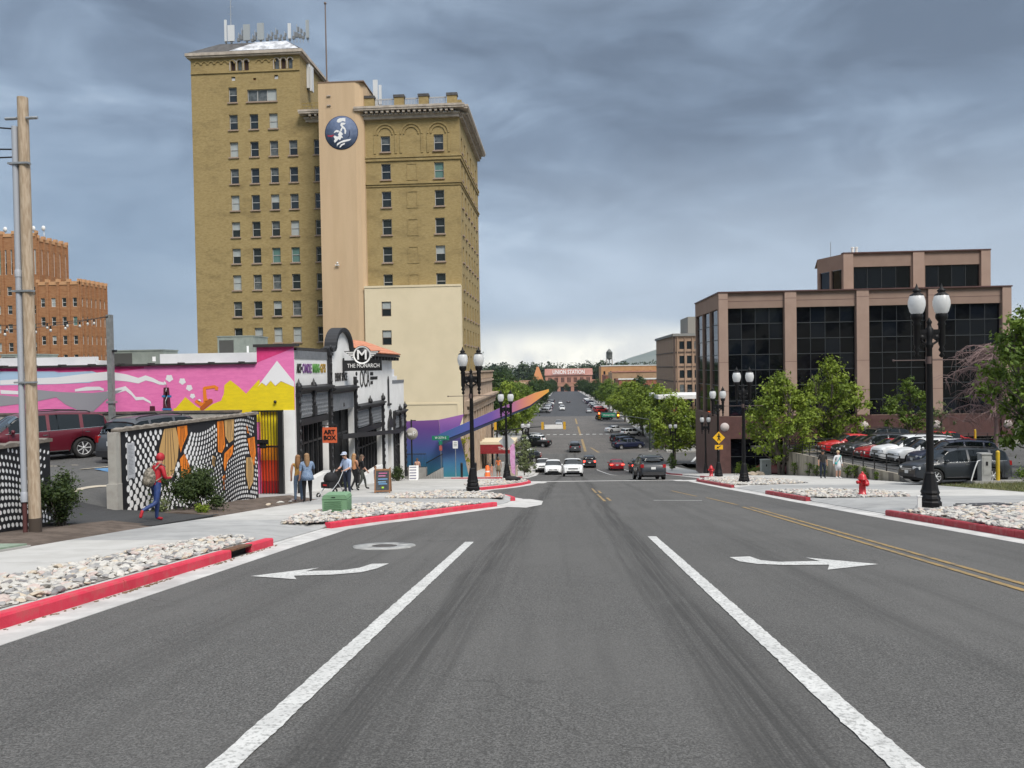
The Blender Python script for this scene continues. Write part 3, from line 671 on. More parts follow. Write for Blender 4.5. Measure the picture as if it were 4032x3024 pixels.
def mural_wall(name, label, A, B, z0f, z1, wings, cap=True, ret=True):
    a = math.atan2(B[1]-A[1], B[0]-A[0]); L = math.dist(A, B); f = Face((*A, 0), a, L, 1)
    t = thing(name, label, 'wall', (A[0], A[1], z0f(0)))
    b = MB(); n = 12
    for i in range(n):
        u0, u1 = L*i/n, L*(i+1)/n
        b.add([f.P(u0, z0f(u0)-.25), f.P(u1, z0f(u1)-.25), f.P(u1, z1), f.P(u0, z1)], [(0, 1, 2, 3)])
        b.add([f.P(u0, z0f(u0)-.25, -.2), f.P(u1, z0f(u1)-.25, -.2), f.P(u1, z1, -.2), f.P(u0, z1, -.2)], [(3, 2, 1, 0)])
    b.add([f.P(0, z1), f.P(L, z1), f.P(L, z1, -.2), f.P(0, z1, -.2)], [(0, 1, 2, 3)])
    for u in (0, L): b.add([f.P(u, z0f(u)-.25), f.P(u, z1), f.P(u, z1, -.2), f.P(u, z0f(u)-.25, -.2)], [(0, 1, 2, 3)])
    body = wb(b, 'block_body', m_block, t)
    pb = MB()
    for i in range(n):
        u0, u1 = L*i/n, L*(i+1)/n
        pb.add([f.P(u0, z0f(u0)-.02, .003), f.P(u1, z0f(u1)-.02, .003), f.P(u1, z1-.001, .003), f.P(u0, z1-.001, .003)], [(0, 1, 2, 3)], 0)
    dots(f, pb, L, z0f, z1, [scale_poly(w_, 1.15) for _, w_ in wings])
    wb(pb, 'painted_dots', [m_mblack, m_mwhite], t)
    for m, w_ in wings:
        q = MB(); w2 = scale_poly(w_, .95)
        q.add([f.P(u, v, .008) for u, v in w_], [list(range(len(w_)))], 0); q.add([f.P(u, v, .011) for u, v in w2], [list(range(len(w2)))], 1)
        us = [p[0] for p in w2]; vs_ = [p[1] for p in w2]; u0, u1, v0, v1 = min(us), max(us), min(vs_), max(vs_)
        top = ((u0+u1)/2, v1)                         # dark veins fan from the wing root
        for k in range(1, 5):
            e = (lerp(u0, u1, k/5), v0+.08*(v1-v0)); s0 = (lerp(u0, u1, .25+.1*k), v1-.02); wd = .011
            for tt in range(6):
                pA = (lerp(s0[0], e[0], tt/6), lerp(s0[1], e[1], tt/6)); pB = (lerp(s0[0], e[0], (tt+1)/6), lerp(s0[1], e[1], (tt+1)/6))
                if inside(pA, w2) and inside(pB, w2): q.add([f.P(pA[0]-wd, pA[1], .014), f.P(pA[0]+wd, pA[1], .014), f.P(pB[0]+wd, pB[1], .014), f.P(pB[0]-wd, pB[1], .014)], [(0, 1, 2, 3)], 0)
        wb(q, 'painted_wing', [m_mblack, m], t)
    k = 0; u = -.02
    while u < L:
        e = min(L+.02, u+.42); cb = MB(); f.poly(cb, [(u+.006, z1), (e-.006, z1), (e-.006, z1+.075), ((u+e)/2, z1+.10), (u+.006, z1+.06)], -.27, .07)
        wb(cb, 'cap_stone', m_cap, t); u = e
    return t, f
mw, mf = mural_wall('mural_wall', 'dotted black and white mural wall with orange butterfly wings beside the pavement', (-12.15, 20.4), (-11.38, 28.0), lambda u: zr(20.4+u)+.10, .07, WG)
wb(MB().bb((-12.40, 20.20, -2.6), (-12.16, 20.39, .05)), 'end_pier', m_block, mw)
wb(MB().bb((-12.44, 20.16, -2.6), (-12.13, 20.40, -1.35)), 'pier_base', m_block, mw)
pq = MB(); mf.box(pq, .23, -1.27, .55, -.28, .016, .03); wb(pq, 'notice_board', mat('notice_grey', (.42, .43, .46), .5, (.50, .51, .54), 30), mw)
pq = MB()
for i in range(22): mf.box(pq, .27, -.36-i*.038, .27+.24*(.6+.4*random.random()), -.345-i*.038, .031, .033)
wb(pq, 'notice_print', mat('notice_ink', (.22, .23, .25), .6), mw)
mural_wall('mural_wall', 'shorter dotted black and white mural wall behind the wooden utility pole', (-12.05, 9.0), (-12.0, 17.25), lambda u: zr(9+u)+.12, .10, [])
# ================================================================== THE ART SPACE (white, black and pink building)
m_pink = mat('mural_pink', (.82, .205, .47), .75, (.76, .175, .43), 3, .3, 25, stretch=(1, 1, 4)); m_hot = mat('mural_hot_pink', (.62, .035, .17), .75, (.70, .05, .22), 3, .2, 25)
m_myel = mat('mural_yellow', (.80, .62, .008), .75, (.72, .56, .01), 3, .3, 25, stretch=(1, 1, 4)); m_sky = mat('mural_pale_blue', (.40, .56, .74), .75); m_mgrey = mat('mural_grey', (.30, .30, .33), .75)
m_maroon = mat('mural_maroon', (.07, .008, .02), .7); m_mblue = mat('mural_blue', (.03, .18, .40), .7); m_mwhite2 = mat('mural_snow', (.78, .78, .80), .75)
m_wallw = mat('white_stucco', (.80, .80, .79), .8, (.74, .74, .73), 1.2, .25, 40, grime=.18)
m_iron = mat('black_cast_iron', (.016, .016, .018), .5); m_grey = mat('grey_panel', (.19, .20, .215), .6, (.15, .16, .175), 5, grime=.2); m_shop = mat('shop_glass', (.006, .007, .008), .08, spec=.6)
m_roofw = mat('white_roof_membrane', (.74, .75, .76), .7, (.66, .67, .69), .8); m_coping = mat('dark_coping', (.035, .032, .032), .6)
mo = thing('art_building', 'white shopfront building with black iron trim and pink mountain mural side wall', 'building', (-11.5, 33, zr(33)))
FX = -11.5
# side wall facing the car park (towards the viewer): tall front piece and long lower wall
ga = (-13.15, -12.0, -3.75, -.05)                                     # gate recess x0, x1, z0, z1
sw = Face((-46, 32.5, -5), 0, 34.5, 1)
side = MB()
Face((-46, 32.5, -5), 0, 32.85, 7.0).wall(side)
Face((-13.15, 32.5, -5), 0, 1.65, 7.72).wall(side, [(.0+.02, 1.2, 1.18, 4.95)], .5)
wb(side, 'side_wall', m_pink, mo)
wb(MB().bb((-12.02, 32.49, -4.2), (-11.5, 32.44, -.02)), 'corner_pier', m_wallw, mo)
def mur(pts): return [(-24.79+.00659*x+46, 3.611-.00615*y-.00011*x+5) for x, y in pts]    # laid out in the mural's own plan
def paint(name, pts, m, d): 
    b = MB(); P_ = mur(pts); b.add([sw.P(u, v, d) for u, v in P_], [list(range(len(P_)))]); return wb(b, name, m, mo)
paint('painted_band', [(0, 268), (700, 258), (1000, 250), (1000, 262), (800, 290), (660, 300), (400, 284), (0, 300)], m_hot, .004)
paint('painted_cloud', [(-1200, 300), (0, 285), (380, 284), (410, 292), (640, 282), (700, 300), (740, 330), (620, 365), (400, 375), (0, 385), (-1200, 390)], m_sky, .006)
def ribbon(name, ln, m, d):
    top = [(x, y-w_) for x, y, w_ in ln]; bot = [(x, y+w_) for x, y, w_ in ln][::-1]; paint(name, top+bot, m, d)
ribbon('painted_smoke', [(0, 365, 16), (200, 355, 20), (400, 350, 24), (600, 330, 30), (760, 315, 30), (880, 330, 25), (960, 350, 20), (1010, 330, 18), (1060, 345, 15), (1100, 365, 12), (1140, 372, 8)], m_mwhite2, .008)
ribbon('painted_smoke', [(1136, 360, 9), (1150, 372, 9), (1152, 400, 8), (1145, 430, 7), (1155, 460, 5), (1140, 500, 6), (1150, 540, 5)], m_mwhite2, .016)
ribbon('painted_smoke', [(740, 445, 22), (800, 425, 18), (870, 405, 16), (910, 440, 13), (940, 478, 12), (990, 475, 10), (1040, 505, 8), (1044, 535, 8)], m_mwhite2, .008)
ribbon('painted_smoke', [(0, 432, 14), (140, 438, 12), (250, 430, 14), (340, 452, 10)], m_mwhite2, .008)
ribbon('painted_smoke', [(520, 420, 8), (600, 408, 14), (690, 405, 12), (720, 415, 8)], m_mwhite2, .008)
paint('painted_slope', [(-1200, 470), (0, 455), (160, 470), (250, 415), (420, 432), (640, 438), (850, 415), (740, 480), (640, 575), (600, 590), (450, 520), (390, 470), (200, 510), (0, 535), (-1200, 560)], m_mgrey, .010)
paint('painted_chimney', [(1030, 600), (1034, 530), (1068, 530), (1074, 600)], m_maroon, .012)
paint('painted_chimney', [(1122, 600), (1131, 398), (1168, 398), (1182, 600)], m_maroon, .012)
for y in (460, 552): paint('painted_ring', [(1118, y-7), (1184, y-7), (1184, y+7), (1118, y+7)], m_mblue, .014)
for x, y, r_ in ((1172, 332, 24), (1260, 354, 22), (1306, 400, 21), (1327, 458, 17)):
    paint('painted_puff', [(x+r_*(1+.12*math.sin(5*t))*math.cos(t), y+r_*(1+.12*math.sin(5*t))*math.sin(t)) for t in frange(0, 6.0, .25)], m_mwhite2, .008)
paint('painted_hill', [(1190, 640), (1195, 545), (1210, 545), (1278, 465), (1350, 530), (1400, 560), (1460, 515), (1520, 490), (1540, 440), (1545, 380), (1585, 345), (1640, 390), (1690, 440), (1770, 350), (1783, 338), (1783, 640)], m_myel, .010)
# the digger, plain polygons
for nm, P_, m in (('painted_digger_body', [(1340, 500), (1352, 482), (1395, 505), (1420, 490), (1440, 505), (1420, 530), (1385, 535)], m_morg), ('painted_digger_boom', [(1400, 500), (1398, 400), (1408, 392), (1480, 380), (1505, 395), (1500, 418), (1478, 415), (1480, 402), (1420, 410), (1424, 470), (1440, 495)], m_morg), ('painted_digger_track', [(1375, 540), (1440, 476), (1462, 480), (1465, 500), (1395, 560), (1378, 556)], mat('mural_rust', (.45, .10, .01), .7)), ('painted_digger_cab', [(1360, 490), (1372, 478), (1386, 488), (1374, 502)], m_mwhite2)):
    paint(nm, P_, m, .014 if 'track' not in nm else .017)
# tall front piece: own flat layout in metres
def paint2(name, pts, m, d):
    b = MB(); b.add([(x, 32.5-d, z) for x, z in pts], [list(range(len(pts)))]); return wb(b, name, m, mo)
paint2('painted_band', [(-13.14, 2.70), (-11.52, 2.70), (-11.52, 2.66), (-13.14, 2.05)], m_hot, .004)
paint2('painted_hill', [(-13.14, 1.0), (-13.0, 1.2), (-12.75, 1.03), (-12.55, 1.25), (-12.35, 1.02), (-12.1, 1.22), (-11.52, .98), (-11.52, -.02), (-13.14, -.02)], m_myel, .013)
paint2('painted_snow', [(-13.14, 1.0), (-12.25, 2.12), (-11.52, 1.2), (-11.52, .985), (-12.1, 1.24), (-12.35, 1.04), (-12.55, 1.27), (-12.75, 1.05), (-12.95, 1.19)], m_mwhite2, .016)
# painted recess behind the gate
for z0, z1, m in ((-3.85, -3.62, mat('door_deep_red', (.22, .008, .012), .6)), (-3.62, -3.1, mat('door_red', (.42, .012, .012), .6)), (-3.1, -2.2, mat('door_vermilion', (.72, .06, .012), .6)), (-2.2, -1.55, mat('door_orange', (.78, .26, .012), .6)), (-1.55, -.05, m_myel)):
    wb(MB().bb((-13.12, 32.66, z0), (-11.98, 32.69, z1-.002)), 'painted_panel', m, mo)
wb(MB().ball((-12.35, 32.42, .35), .07, 10), 'security_camera', m_black, mo)
# facade on the street: bays in y (u), heights measured absolutely
fc = Face((FX, 32.5, 0), PI/2, 1, 1); Y0 = 32.5
FC = MB()
def frect(y0, z0, y1, z1): Face((FX, y0, z0), PI/2, y1-y0, z1-z0).wall(FC)
def fbay(y0, y1, ztop, open_): Face((FX, y0, -7.5), PI/2, y1-y0, ztop+7.5).wall(FC, [(a-y0, b+7.5, c-y0, d+7.5) for a, b, c, d in open_], .45)
fbay(32.5, 37.4, 2.56, [(32.85, -4.1, 37.15, -.42)])
fbay(37.4, 42.0, 2.35, [(37.85, -5.1, 41.75, -.40)])
fbay(42.0, 51.6, 2.50, [(42.4, -5.4, 48.2, -1.62), (50.0, -6.4, 51.0, -2.2)])
fbay(51.6, 55.4, .72, [(51.95, -6.4, 55.1, -2.42)])
arch = [(37.4+.35, 2.35)]
ga_ = [(37.45, 2.35), (37.45, 2.75), (37.9, 2.95)]+[(39.7+1.45*math.cos(t), 2.9+.95*math.sin(t)) for t in frange(PI*.93, PI*.07, R(12)) if 1] if False else None
gp = [(37.45, 2.35), (37.5, 2.62), (38.0, 2.68)]+[(39.7-1.55*math.cos(t), 2.72+1.02*math.sin(t)) for t in frange(R(5), R(175), R(10))]+[(41.4, 2.68), (41.9, 2.6), (41.95, 2.35)]
b = MB(); b.prism(gp, 'x', FX-.3, FX); wb(b, 'gable', m_wallw, mo)
wb(FC, 'front_wall', m_wallw, mo)
# gable coping follows the arch
b = MB(); pth = [(FX-.1, y, z+.05) for y, z in gp[1:-1]]
for (p, q) in zip(pth, pth[1:]):
    a_ = math.atan2(q[2]-p[2], q[1]-p[1]); b.box(((p[0]), (p[1]+q[1])/2, (p[2]+q[2])/2), (.62, math.dist(p, q)+.05, .20), rx=a_)
wb(b, 'gable_coping', m_iron, mo)
rest = MB(); rest.bb((FX-22, 32.7, -5), (FX-.46, 55.3, 1.2)); 
wb(rest, 'body', m_wallw, mo)
wb(MB().bb((-46, 32.6, 1.2), (-12.1, 55, 1.7)), 'roof', m_roofw, mo)
# parapets and copings
wb(MB().bb((-46, 32.38, 2.0), (-13.17, 32.72, 2.08)), 'coping', m_coping, mo)
for i in range(12): wb(MB().bb((-13.9-i*1.35, 32.33, 2.03), (-13.78-i*1.35, 32.75, 2.12)), 'coping_clip', m_coping, mo)
wb(MB().bb((-13.25, 32.36, 2.72), (-11.34, 32.75, 2.84)), 'coping', m_coping, mo)
b = MB(); b.bb((FX-.3, 32.76, 2.56), (FX+.02, 37.35, 2.70)); wb(b, 'coping', m_coping, mo)
b = MB(); b.bb((FX-.05, 32.52, 2.20), (FX+.03, 37.2, 2.555)); wb(b, 'frieze', m_grey, mo)
wb(MB().prism([(33.8, 1.7), (33.8, 2.2), (34.2, 2.3), (35, 2.3), (35, 1.7)], 'x', -40, -21.2), 'parapet_mound', m_roofw, mo)
wb(MB().bb((-17.9, 33.3, 1.7), (-13.4, 33.55, 2.52)), 'rear_parapet', m_roofw, mo); wb(MB().bb((-46, 33.3, 1.7), (-20.9, 33.55, 2.46)), 'rear_parapet', m_roofw, mo)
wb(MB().bb((FX-.28, 51.62, .72), (FX+.03, 55.4, .92)), 'coping', m_grey, mo)
# cast-iron cornices, brackets, pilasters with finials
def cornice(y0, y1, z):
    b = MB(); pr = [(0, -.22), (.08, -.22), (.10, -.12), (.22, -.06), (.34, 0), (.34, .07), (0, .16)]
    b.prism([(FX+x, z+h) for x, h in pr], 'y', y0, y1); wb(b, 'cornice', m_iron, mo)
def pilaster(y, z0, z1, urn=True, w_=.26):
    b = MB(); b.bb((FX, y-w_/2, z0), (FX+.14, y+w_/2, z1)); z = z0+.3
    b.bb((FX, y-w_*.65, z0), (FX+.2, y+w_*.65, z0+.45)); b.bb((FX, y-w_*.62, z1-.35), (FX+.2, y+w_*.62, z1-.2))
    for i in range(int((z1-z0)/.42)):                                  # small cast rosettes up the shaft
        b.ball((FX+.15, y, z0+.6+i*.42), (.06, .1, .13), 8)
    if urn:
        b.ball((FX+.12, y, z1+.1), (.14, .17, .16), 10); b.lathe([(.10, 0), (.13, .06), (.06, .12), (.03, .24), (0, .3)], (FX+.10, y, z1+.16), 8)
    wb(b, 'pilaster', m_iron, mo)
def panels(y0, y1, z0, z1):
    b = MB(); b.bb((FX-.02, y0, z0), (FX+.05, y1, z1)); o = wb(b, 'grey_panel', m_grey, mo)
    q = MB(); n = max(3, int((y1-y0)/.24)); h = (z1-z0)/5
    for i in range(n):
        for j in range(5): q.ball((FX+.05, y0+(i+.5)*(y1-y0)/n, z0+(j+.5)*h), (.035, (y1-y0)/n*.36, h*.36), 6)
    wchild(q.build('panel_relief', m_grey, kind='stuff'), o)
def shop(y0, y1, z0, z1, n, m=None):
    b = MB(); b.bb((FX-.46, y0, z0), (FX-.40, y1, z1)); wb(b, 'shop_window', m or m_shop, mo)
    for i in range(n+1):
        y = lerp(y0+.05, y1-.05, i/n); wb(MB().bb((FX-.40, y-.04, z0), (FX-.28, y+.04, z1)), 'mullion', m_iron, mo)
    wb(MB().bb((FX-.40, y0, lerp(z0, z1, .72)), (FX-.30, y1, lerp(z0, z1, .72)+.09)), 'transom', m_iron, mo)
cornice(32.6, 37.3, .86); cornice(37.5, 41.9, .70); cornice(42.05, 48.4, -.42); cornice(51.7, 55.35, -1.32)
panels(32.95, 34.7, -.38, .60); panels(35.1, 37.05, -.38, .60); panels(42.5, 45.0, -1.58, -.68); panels(45.3, 48.1, -1.58, -.68); panels(52.0, 53.4, -2.4, -1.58); panels(53.7, 55.05, -2.4, -1.58)
wb(MB().bb((FX-.2, 37.95, -.38), (FX+.04, 41.7, .46)), 'grey_panel', m_grey, mo)
text('B', .3, (FX+.05, 39.8, -.15), (PI/2, 0, PI/2), m_black, None)
wchild(bpy.data.objects['lettering'], mo)
for a, b_, z in ((32.9, 37.1, -.46), (42.45, 48.15, -1.66), (52, 55.05, -2.46)): wb(MB().bb((FX-.3, a, z-.3), (FX+.06, b_, z)), 'lintel', m_iron, mo)
shop(32.9, 37.1, -4.1, -.76, 6); shop(37.9, 41.7, -5.1, -.42, 3, m_dark); shop(42.45, 48.15, -5.4, -1.96, 8); shop(52, 55.05, -6.4, -2.76, 4); wb(MB().bb((FX-.44, 50.02, -6.4), (FX-.38, 50.98, -2.22)), 'door', m_shop, mo)
for y, z0, z1, u_ in ((32.72, -3.7, .88, 1), (34.75, -.4, .88, 1), (37.35, -4.1, 2.75, 0), (42.0, -4.6, 1.3, 0), (45.15, -1.6, -.3, 1), (48.45, -5.3, -.25, 1), (51.75, -5.6, -1.2, 0), (53.55, -2.4, -1.2, 1), (55.25, -6.1, -1.1, 1)): pilaster(y, z0, z1, u_, .40 if z1 > 2 else .24)
b = MB(); b.prism([(49.9, -2.2), (50.0, -1.75), (50.5, -1.35), (51.0, -1.75), (51.1, -2.2)], 'x', FX-.02, FX+.16); b.ball((FX+.1, 50.5, -1.25), (.1, .12, .3), 8); wb(b, 'door_hood', m_iron, mo)
b = MB(); b.prism([(50.15, -.6), (50.15, .95), (50.25, 1.15), (50.4, 1.25), (50.55, 1.15), (50.65, .95), (50.65, -.6)], 'x', FX-.02, FX+.02); b.bb((FX, 50.0, -.72), (FX+.12, 50.8, -.58)); wb(b, 'slit_window', m_iron, mo)
# steel awning on the deeper bays
b = MB(); b.prism([(38.0, -1.72), (52.0, -2.60), (52.0, -2.50), (38.0, -1.60)], 'x', FX, FX+.42); b.prism([(38.0, -1.80), (52.0, -2.68), (52.0, -2.44), (38.0, -1.54)], 'x', FX+.42, FX+.47); wb(b, 'awning', m_iron, mo)
# white plinths that take up the slope of the street
for y0, y1 in ((33.0, 37.0), (42.6, 48.0)):
    b = MB(); b.prism([(y0, zr(y0)-.4), (y1, zr(y1)-.4), (y1, zr(y0)+.62), (y0, zr(y0)+.5)], 'x', FX-.25, FX+.10); wb(b, 'plinth', m_wallw, mo)
# clay pantile roof over the third bay
m_tile = mat('clay_tile', (.42, .145, .075), .8, (.55, .24, .14), 5, ob=True); m_tile2 = mat('clay_tile_pale', (.50, .23, .15), .8, (.42, .17, .10), 5)
wb(MB().prism([(FX+.55, 2.48), (FX+.55, 2.6), (FX-1.5, 3.35), (FX-1.65, 3.25), (FX-1.65, 2.48)], 'y', 43.0, 51.75), 'roof_deck', m_coping, mo)
TM = MB(); 
for k in range(7):
    a = PI*k/6
tv = [(.13*math.cos(PI*k/6), y, .09*math.sin(PI*k/6)) for y in (0, .56) for k in range(7)]
TM.add(tv, [(k, k+1, k+8, k+7) for k in range(6)], smooth=True); TMm = TM.mesh('roof_tile', m_tile)
sl2 = math.atan2(.75, 2.05); random.seed(5)
for r_ in range(5):
    for i in range(31):
        y = 43.12+i*.28; d = r_*.52; x = FX+.60-d*math.cos(sl2); z = 2.625+d*math.sin(sl2)
        o = obj('roof_tile', TMm, None, (x, y, z+.01*r_ % .02), (0, 0, 0)); o.rotation_euler = (sl2*1.0, 0, PI/2); wchild(o, mo)
        if random.random() < .35: setmat(o, m_tile2)
for i in range(11): wb(MB().box((FX+.26, 43.3+i*.82, 2.36), (.5, .14, .2)), 'eave_bracket', m_iron, mo)
# lettering painted on the front
tr = (PI/2, 0, PI/2)
def wtext(s, size, y, z, m, sx_=1, dx=.02, **k):
    o = text(s, size, (FX+dx, y, z), tr, m, None, sx=sx_, **k); wchild(o, mo); return o
cols = [m_black, mat('letter_green', (.10, .28, .06), .6), mat('letter_purple', (.16, .06, .22), .6), mat('letter_ochre', (.40, .24, .03), .6)]
def wfit(s, size, y0, y1, z, m, dx=.02, **k):
    o = wtext(s, size, (y0+y1)/2, z, m, 1, dx, **k); xs = [v.co.x for v in o.data.vertices]; o.scale.x = (y1-y0)/(max(xs)-min(xs)); return o
wfit('ART\u2022', .58, 32.75, 33.45, 1.75, m_black, font_off=.012); wfit('CANDLE', .58, 33.5, 34.75, 1.75, cols[2], font_off=.012); wfit('MAKING\u2022', .58, 34.9, 36.0, 1.75, cols[1], font_off=.012); wfit('GIFTS', .58, 36.05, 36.85, 1.75, cols[3], font_off=.012)
wfit('EVENT SPACE', .58, 38.4, 40.6, 1.30, m_black, font_off=.012); wfit('OCA', 1.42, 43.2, 45.4, 1.1, m_black, font_off=-.004)
wfit('OGDEN', .26, 45.6, 46.3, 1.42, m_black, font_off=.008); wfit('CONTEMPORARY', .26, 45.6, 47.4, 1.15, m_black, font_off=.008); wfit('ARTS', .26, 45.6, 46.2, .88, m_black, font_off=.008)
# ---- blade sign: winged roundel over a name board (a thing of its own on the wall)
bs = thing('blade_sign', 'black blade sign with winged M roundel and white lettering on the white gable', 'sign', (FX, 41.3, .8))
SY = 39.8; SX = -10.38; 
wb(MB().bb((FX+.12, SY-.05, 1.62), (SX+.98, SY+.05, 2.18)), 'name_board', m_black, bs)
wb(MB().bb((FX+.04, SY-.06, 1.5), (FX+.10, SY+.06, 2.3)), 'wall_plate', m_black, bs)
b = MB(); b.lathe([(0, -.055), (.50, -.055), (.50, .055), (0, .055)], (SX-.05, SY, 2.44), 32, axis='y'); wb(b, 'roundel', m_black, bs)
b = MB(); b.lathe([(.47, -.065), (.47, -.06), (.39, -.06), (.39, -.065)], (SX-.05, SY, 2.44), 32, axis='y', ring=True); wb(b, 'roundel_ring', m_signw, bs)
for s_ in (-1, 1):
    b = MB(); b.prism([(SX-.05+s_*.3, 2.18), (SX-.05+s_*.98, 2.66), (SX-.05+s_*.3, 2.66)], 'y', SY-.045, SY+.045); wb(b, 'wing', m_black, bs)
    for i in range(4): wb(MB().bb((SX-.05+s_*.44, SY-.058, 2.57-i*.085), (SX-.05+s_*(.86-i*.11), SY-.05, 2.615-i*.085)), 'wing_feather', m_signw, bs)
o = text('M', .72, (SX-.05, SY-.06, 2.44), (PI/2, 0, 0), m_signw, sx=1.05, font_off=.01); wchild(o, bs)
o = text('THE MONARCH', .30, (SX+.02, SY-.055, 1.88), (PI/2, 0, 0), m_signw, sx=.80); wchild(o, bs)
# small orange hanging sign
m_orsign = mat('orange_sign', (.66, .13, .05), .6, (.58, .11, .04), 8)
hs = thing('hanging_sign', 'small square orange sign hanging under the black cornice', 'sign', (-11.1, 35.6, -1.6))
wb(MB().bb((-11.30, 35.57, -1.75), (-10.62, 35.63, -1.02)), 'board', m_orsign, hs); wb(MB().tube([(-11.4, 35.6, -.92), (-10.6, 35.6, -.92)], .025).tube([(-11.2, 35.6, -.92), (-11.2, 35.6, -1.03)], .01).tube([(-10.7, 35.6, -.92), (-10.7, 35.6, -1.03)], .01), 'bracket', m_iron, hs)
for i, s_ in enumerate(('ART', 'BOX')): wchild(text(s_, .28, (-10.96, 35.565, -1.25-i*.27), (PI/2, 0, 0), m_black, sx=1.0, font_off=.012), hs)
# iron gate in front of the painted recess
gt = thing('iron_gate', 'black barred gate in front of yellow, orange and red painted door', 'gate', (-12.6, 32.2, zr(32)))
wb(MB().bb((-13.3, 32.17, -.06), (-11.92, 32.23, .0)), 'top_rail', m_black, gt); wb(MB().bb((-13.3, 32.17, -1.6), (-11.92, 32.23, -1.53)), 'mid_rail', m_black, gt)
wb(MB().bb((-13.25, 32.17, -3.72), (-12.2, 32.23, -3.66)), 'bottom_rail', m_black, gt); wb(MB().bb((-12.16, 32.12, -3.9), (-11.94, 32.28, 0)), 'post', m_black, gt)
for i in range(9): wb(MB().bb((-13.26+i*.128, 32.185, -3.66), (-13.236+i*.128, 32.215, -.06)), 'bar', m_black, gt)
wb(MB().bb((-13.1, 32.0, -1.45), (-12.55, 32.1, -1.25)).bb((-12.9, 32.0, -1.62), (-12.65, 32.1, -1.4)), 'lamp_bracket', m_black, gt)
# rooftop units
def hvac(loc, d, label, name='rooftop_unit', m=None):
    t = thing(name, label, 'air conditioner', loc); m = m or mat('hvac_green_grey', (.24, .27, .235), .6, (.20, .225, .20), 3)
    MB().bb((-d[0]/2, -d[1]/2, .08), (d[0]/2, d[1]/2, d[2])).build('cabinet', m, t); MB().bb((-d[0]/2-.03, -d[1]/2-.03, d[2]), (d[0]/2+.03, d[1]/2+.03, d[2]+.05)).build('lid', m, t)
    MB().bb((-d[0]/2+.1, -d[1]/2, 0), (-d[0]/2+.2, d[1]/2, .08)).bb((d[0]/2-.2, -d[1]/2, 0), (d[0]/2-.1, d[1]/2, .08)).build('skids', m_dark, t)
    MB().bb((-d[0]*.45, -d[1]/2-.015, d[2]*.15), (-d[0]*.05, -d[1]/2, d[2]*.9)).build('grille', mat('grille_dark', (.06, .06, .055), .8), t)
    for i in range(2): MB().bb((d[0]*(.1+.2*i), -d[1]/2-.012, d[2]*.12), (d[0]*(.1+.2*i)+d[0]*.16, -d[1]/2, d[2]*.92)).build('service_panel', m, t)
    MB().bb((d[0]*.32, -d[1]/2-.02, d[2]*.5), (d[0]*.38, -d[1]/2-.013, d[2]*.72)).build('data_plate', m_signw, t)
    return t
hvac((-19.4, 34.6, 1.72), (2.6, 1.4, .98), 'long grey-green rooftop air conditioner behind the pink mural wall'); hvac((-16.9, 40, 1.75), (1.9, 2.0, 1.75), 'tall rooftop air conditioner with dark grille below the brick tower'); hvac((-25.9, 36.0, 1.75), (1.6, 1.8, .9), 'rooftop air conditioner partly beyond the utility pole')
vp = thing('roof_vent', 'white mushroom vent standing on the flat white roof', 'vent', (-24.0, 41.5, 1.7)); MB().tube([(0, 0, 0), (0, 0, .85)], .13).build('pipe', m_roofw, vp); MB().lathe([(.28, .85), (.30, .95), (.05, 1.12), (0, 1.12)], n=12).build('cowl', m_roofw, vp)
# ================================================================== BRICK TOWER
m_brick = mat('tan_brick', (.275, .200, .083), .9, (.385, .295, .138), 2.6, .4, 9, detail=9, stretch=(1, 1, 2.4), lo=.22, hi=.78, grime=.55)
m_stucco = mat('tan_stucco', (.56, .41, .26), .85, (.52, .375, .235), .5, .1, 20, stretch=(1.5, 1.5, .16), grime=.25)
m_creamw = mat('cream_render', (.70, .605, .43), .85, (.66, .57, .40), .4, .06, 20, grime=.08)
m_terra = mat('terracotta_trim', (.50, .44, .38), .8, (.36, .31, .26), 1.5, .2, 10, grime=.3)
m_lime = mat('limestone', (.36, .27, .20), .85, (.45, .35, .265), .8, .2, 12, grime=.3)
m_tar = mat('roof_tar', (.06, .055, .055), .9, (.10, .10, .10), 1); m_snow = mat('roof_white_coat', (.62, .64, .68), .7, (.30, .31, .33), 1.3)
tw = thing('brick_tower', 'tall tan brick hotel tower with cornice, stucco shaft and cream lower block', 'building', (-20, 90, -12.6))
# ---- left wing (u from x=-45.1)
LX = -45.1; LY = 93; LZ = -12
lf = Face((LX, LY, LZ), 0, 13.7, 52.5); lf2 = Face((LX+13.7, LY, LZ), 0, 4.2, 45.3)
wins = []
cx = [-40.40, -37.82, -35.37, -32.95]
for r_ in range(11):
    zt = 30.0-r_*3.27
    for x in cx: wins.append((x-LX, zt-1.85-LZ, 1.06, 1.85))
for x in cx[:3]: wins.append((x-LX, 33.35-1.85-LZ, 1.08, 1.85))
wins.append((cx[0]-LX, 36.7-1.85-LZ, 1.06, 1.85))
holes = [(u, v, u+w_, v+h) for u, v, w_, h in wins]+[(7.05, 34.85-LZ, 10.75, 36.35-LZ)]
ar = []
for x0 in (5.05, 10.55):
    for i in range(3): ar.append((x0+i*.85, 38.7-LZ, x0+i*.85+.58, 40.0-LZ))
sm_ = [(5.1, 37.5-LZ, 5.6, 38-LZ), (7.85, 37.45-LZ, 8.2, 37.75-LZ), (10.5, 37.5-LZ, 11.0, 38-LZ)]
b = MB(); lf.wall(b, holes+ar+sm_, .35)
h2 = [(15.2-13.7+.05, 30.0-r_*3.27-1.85-LZ, 15.2-13.7+1.15, 30.0-r_*3.27-LZ) for r_ in range(11)]
lf2.wall(b, h2, .35)
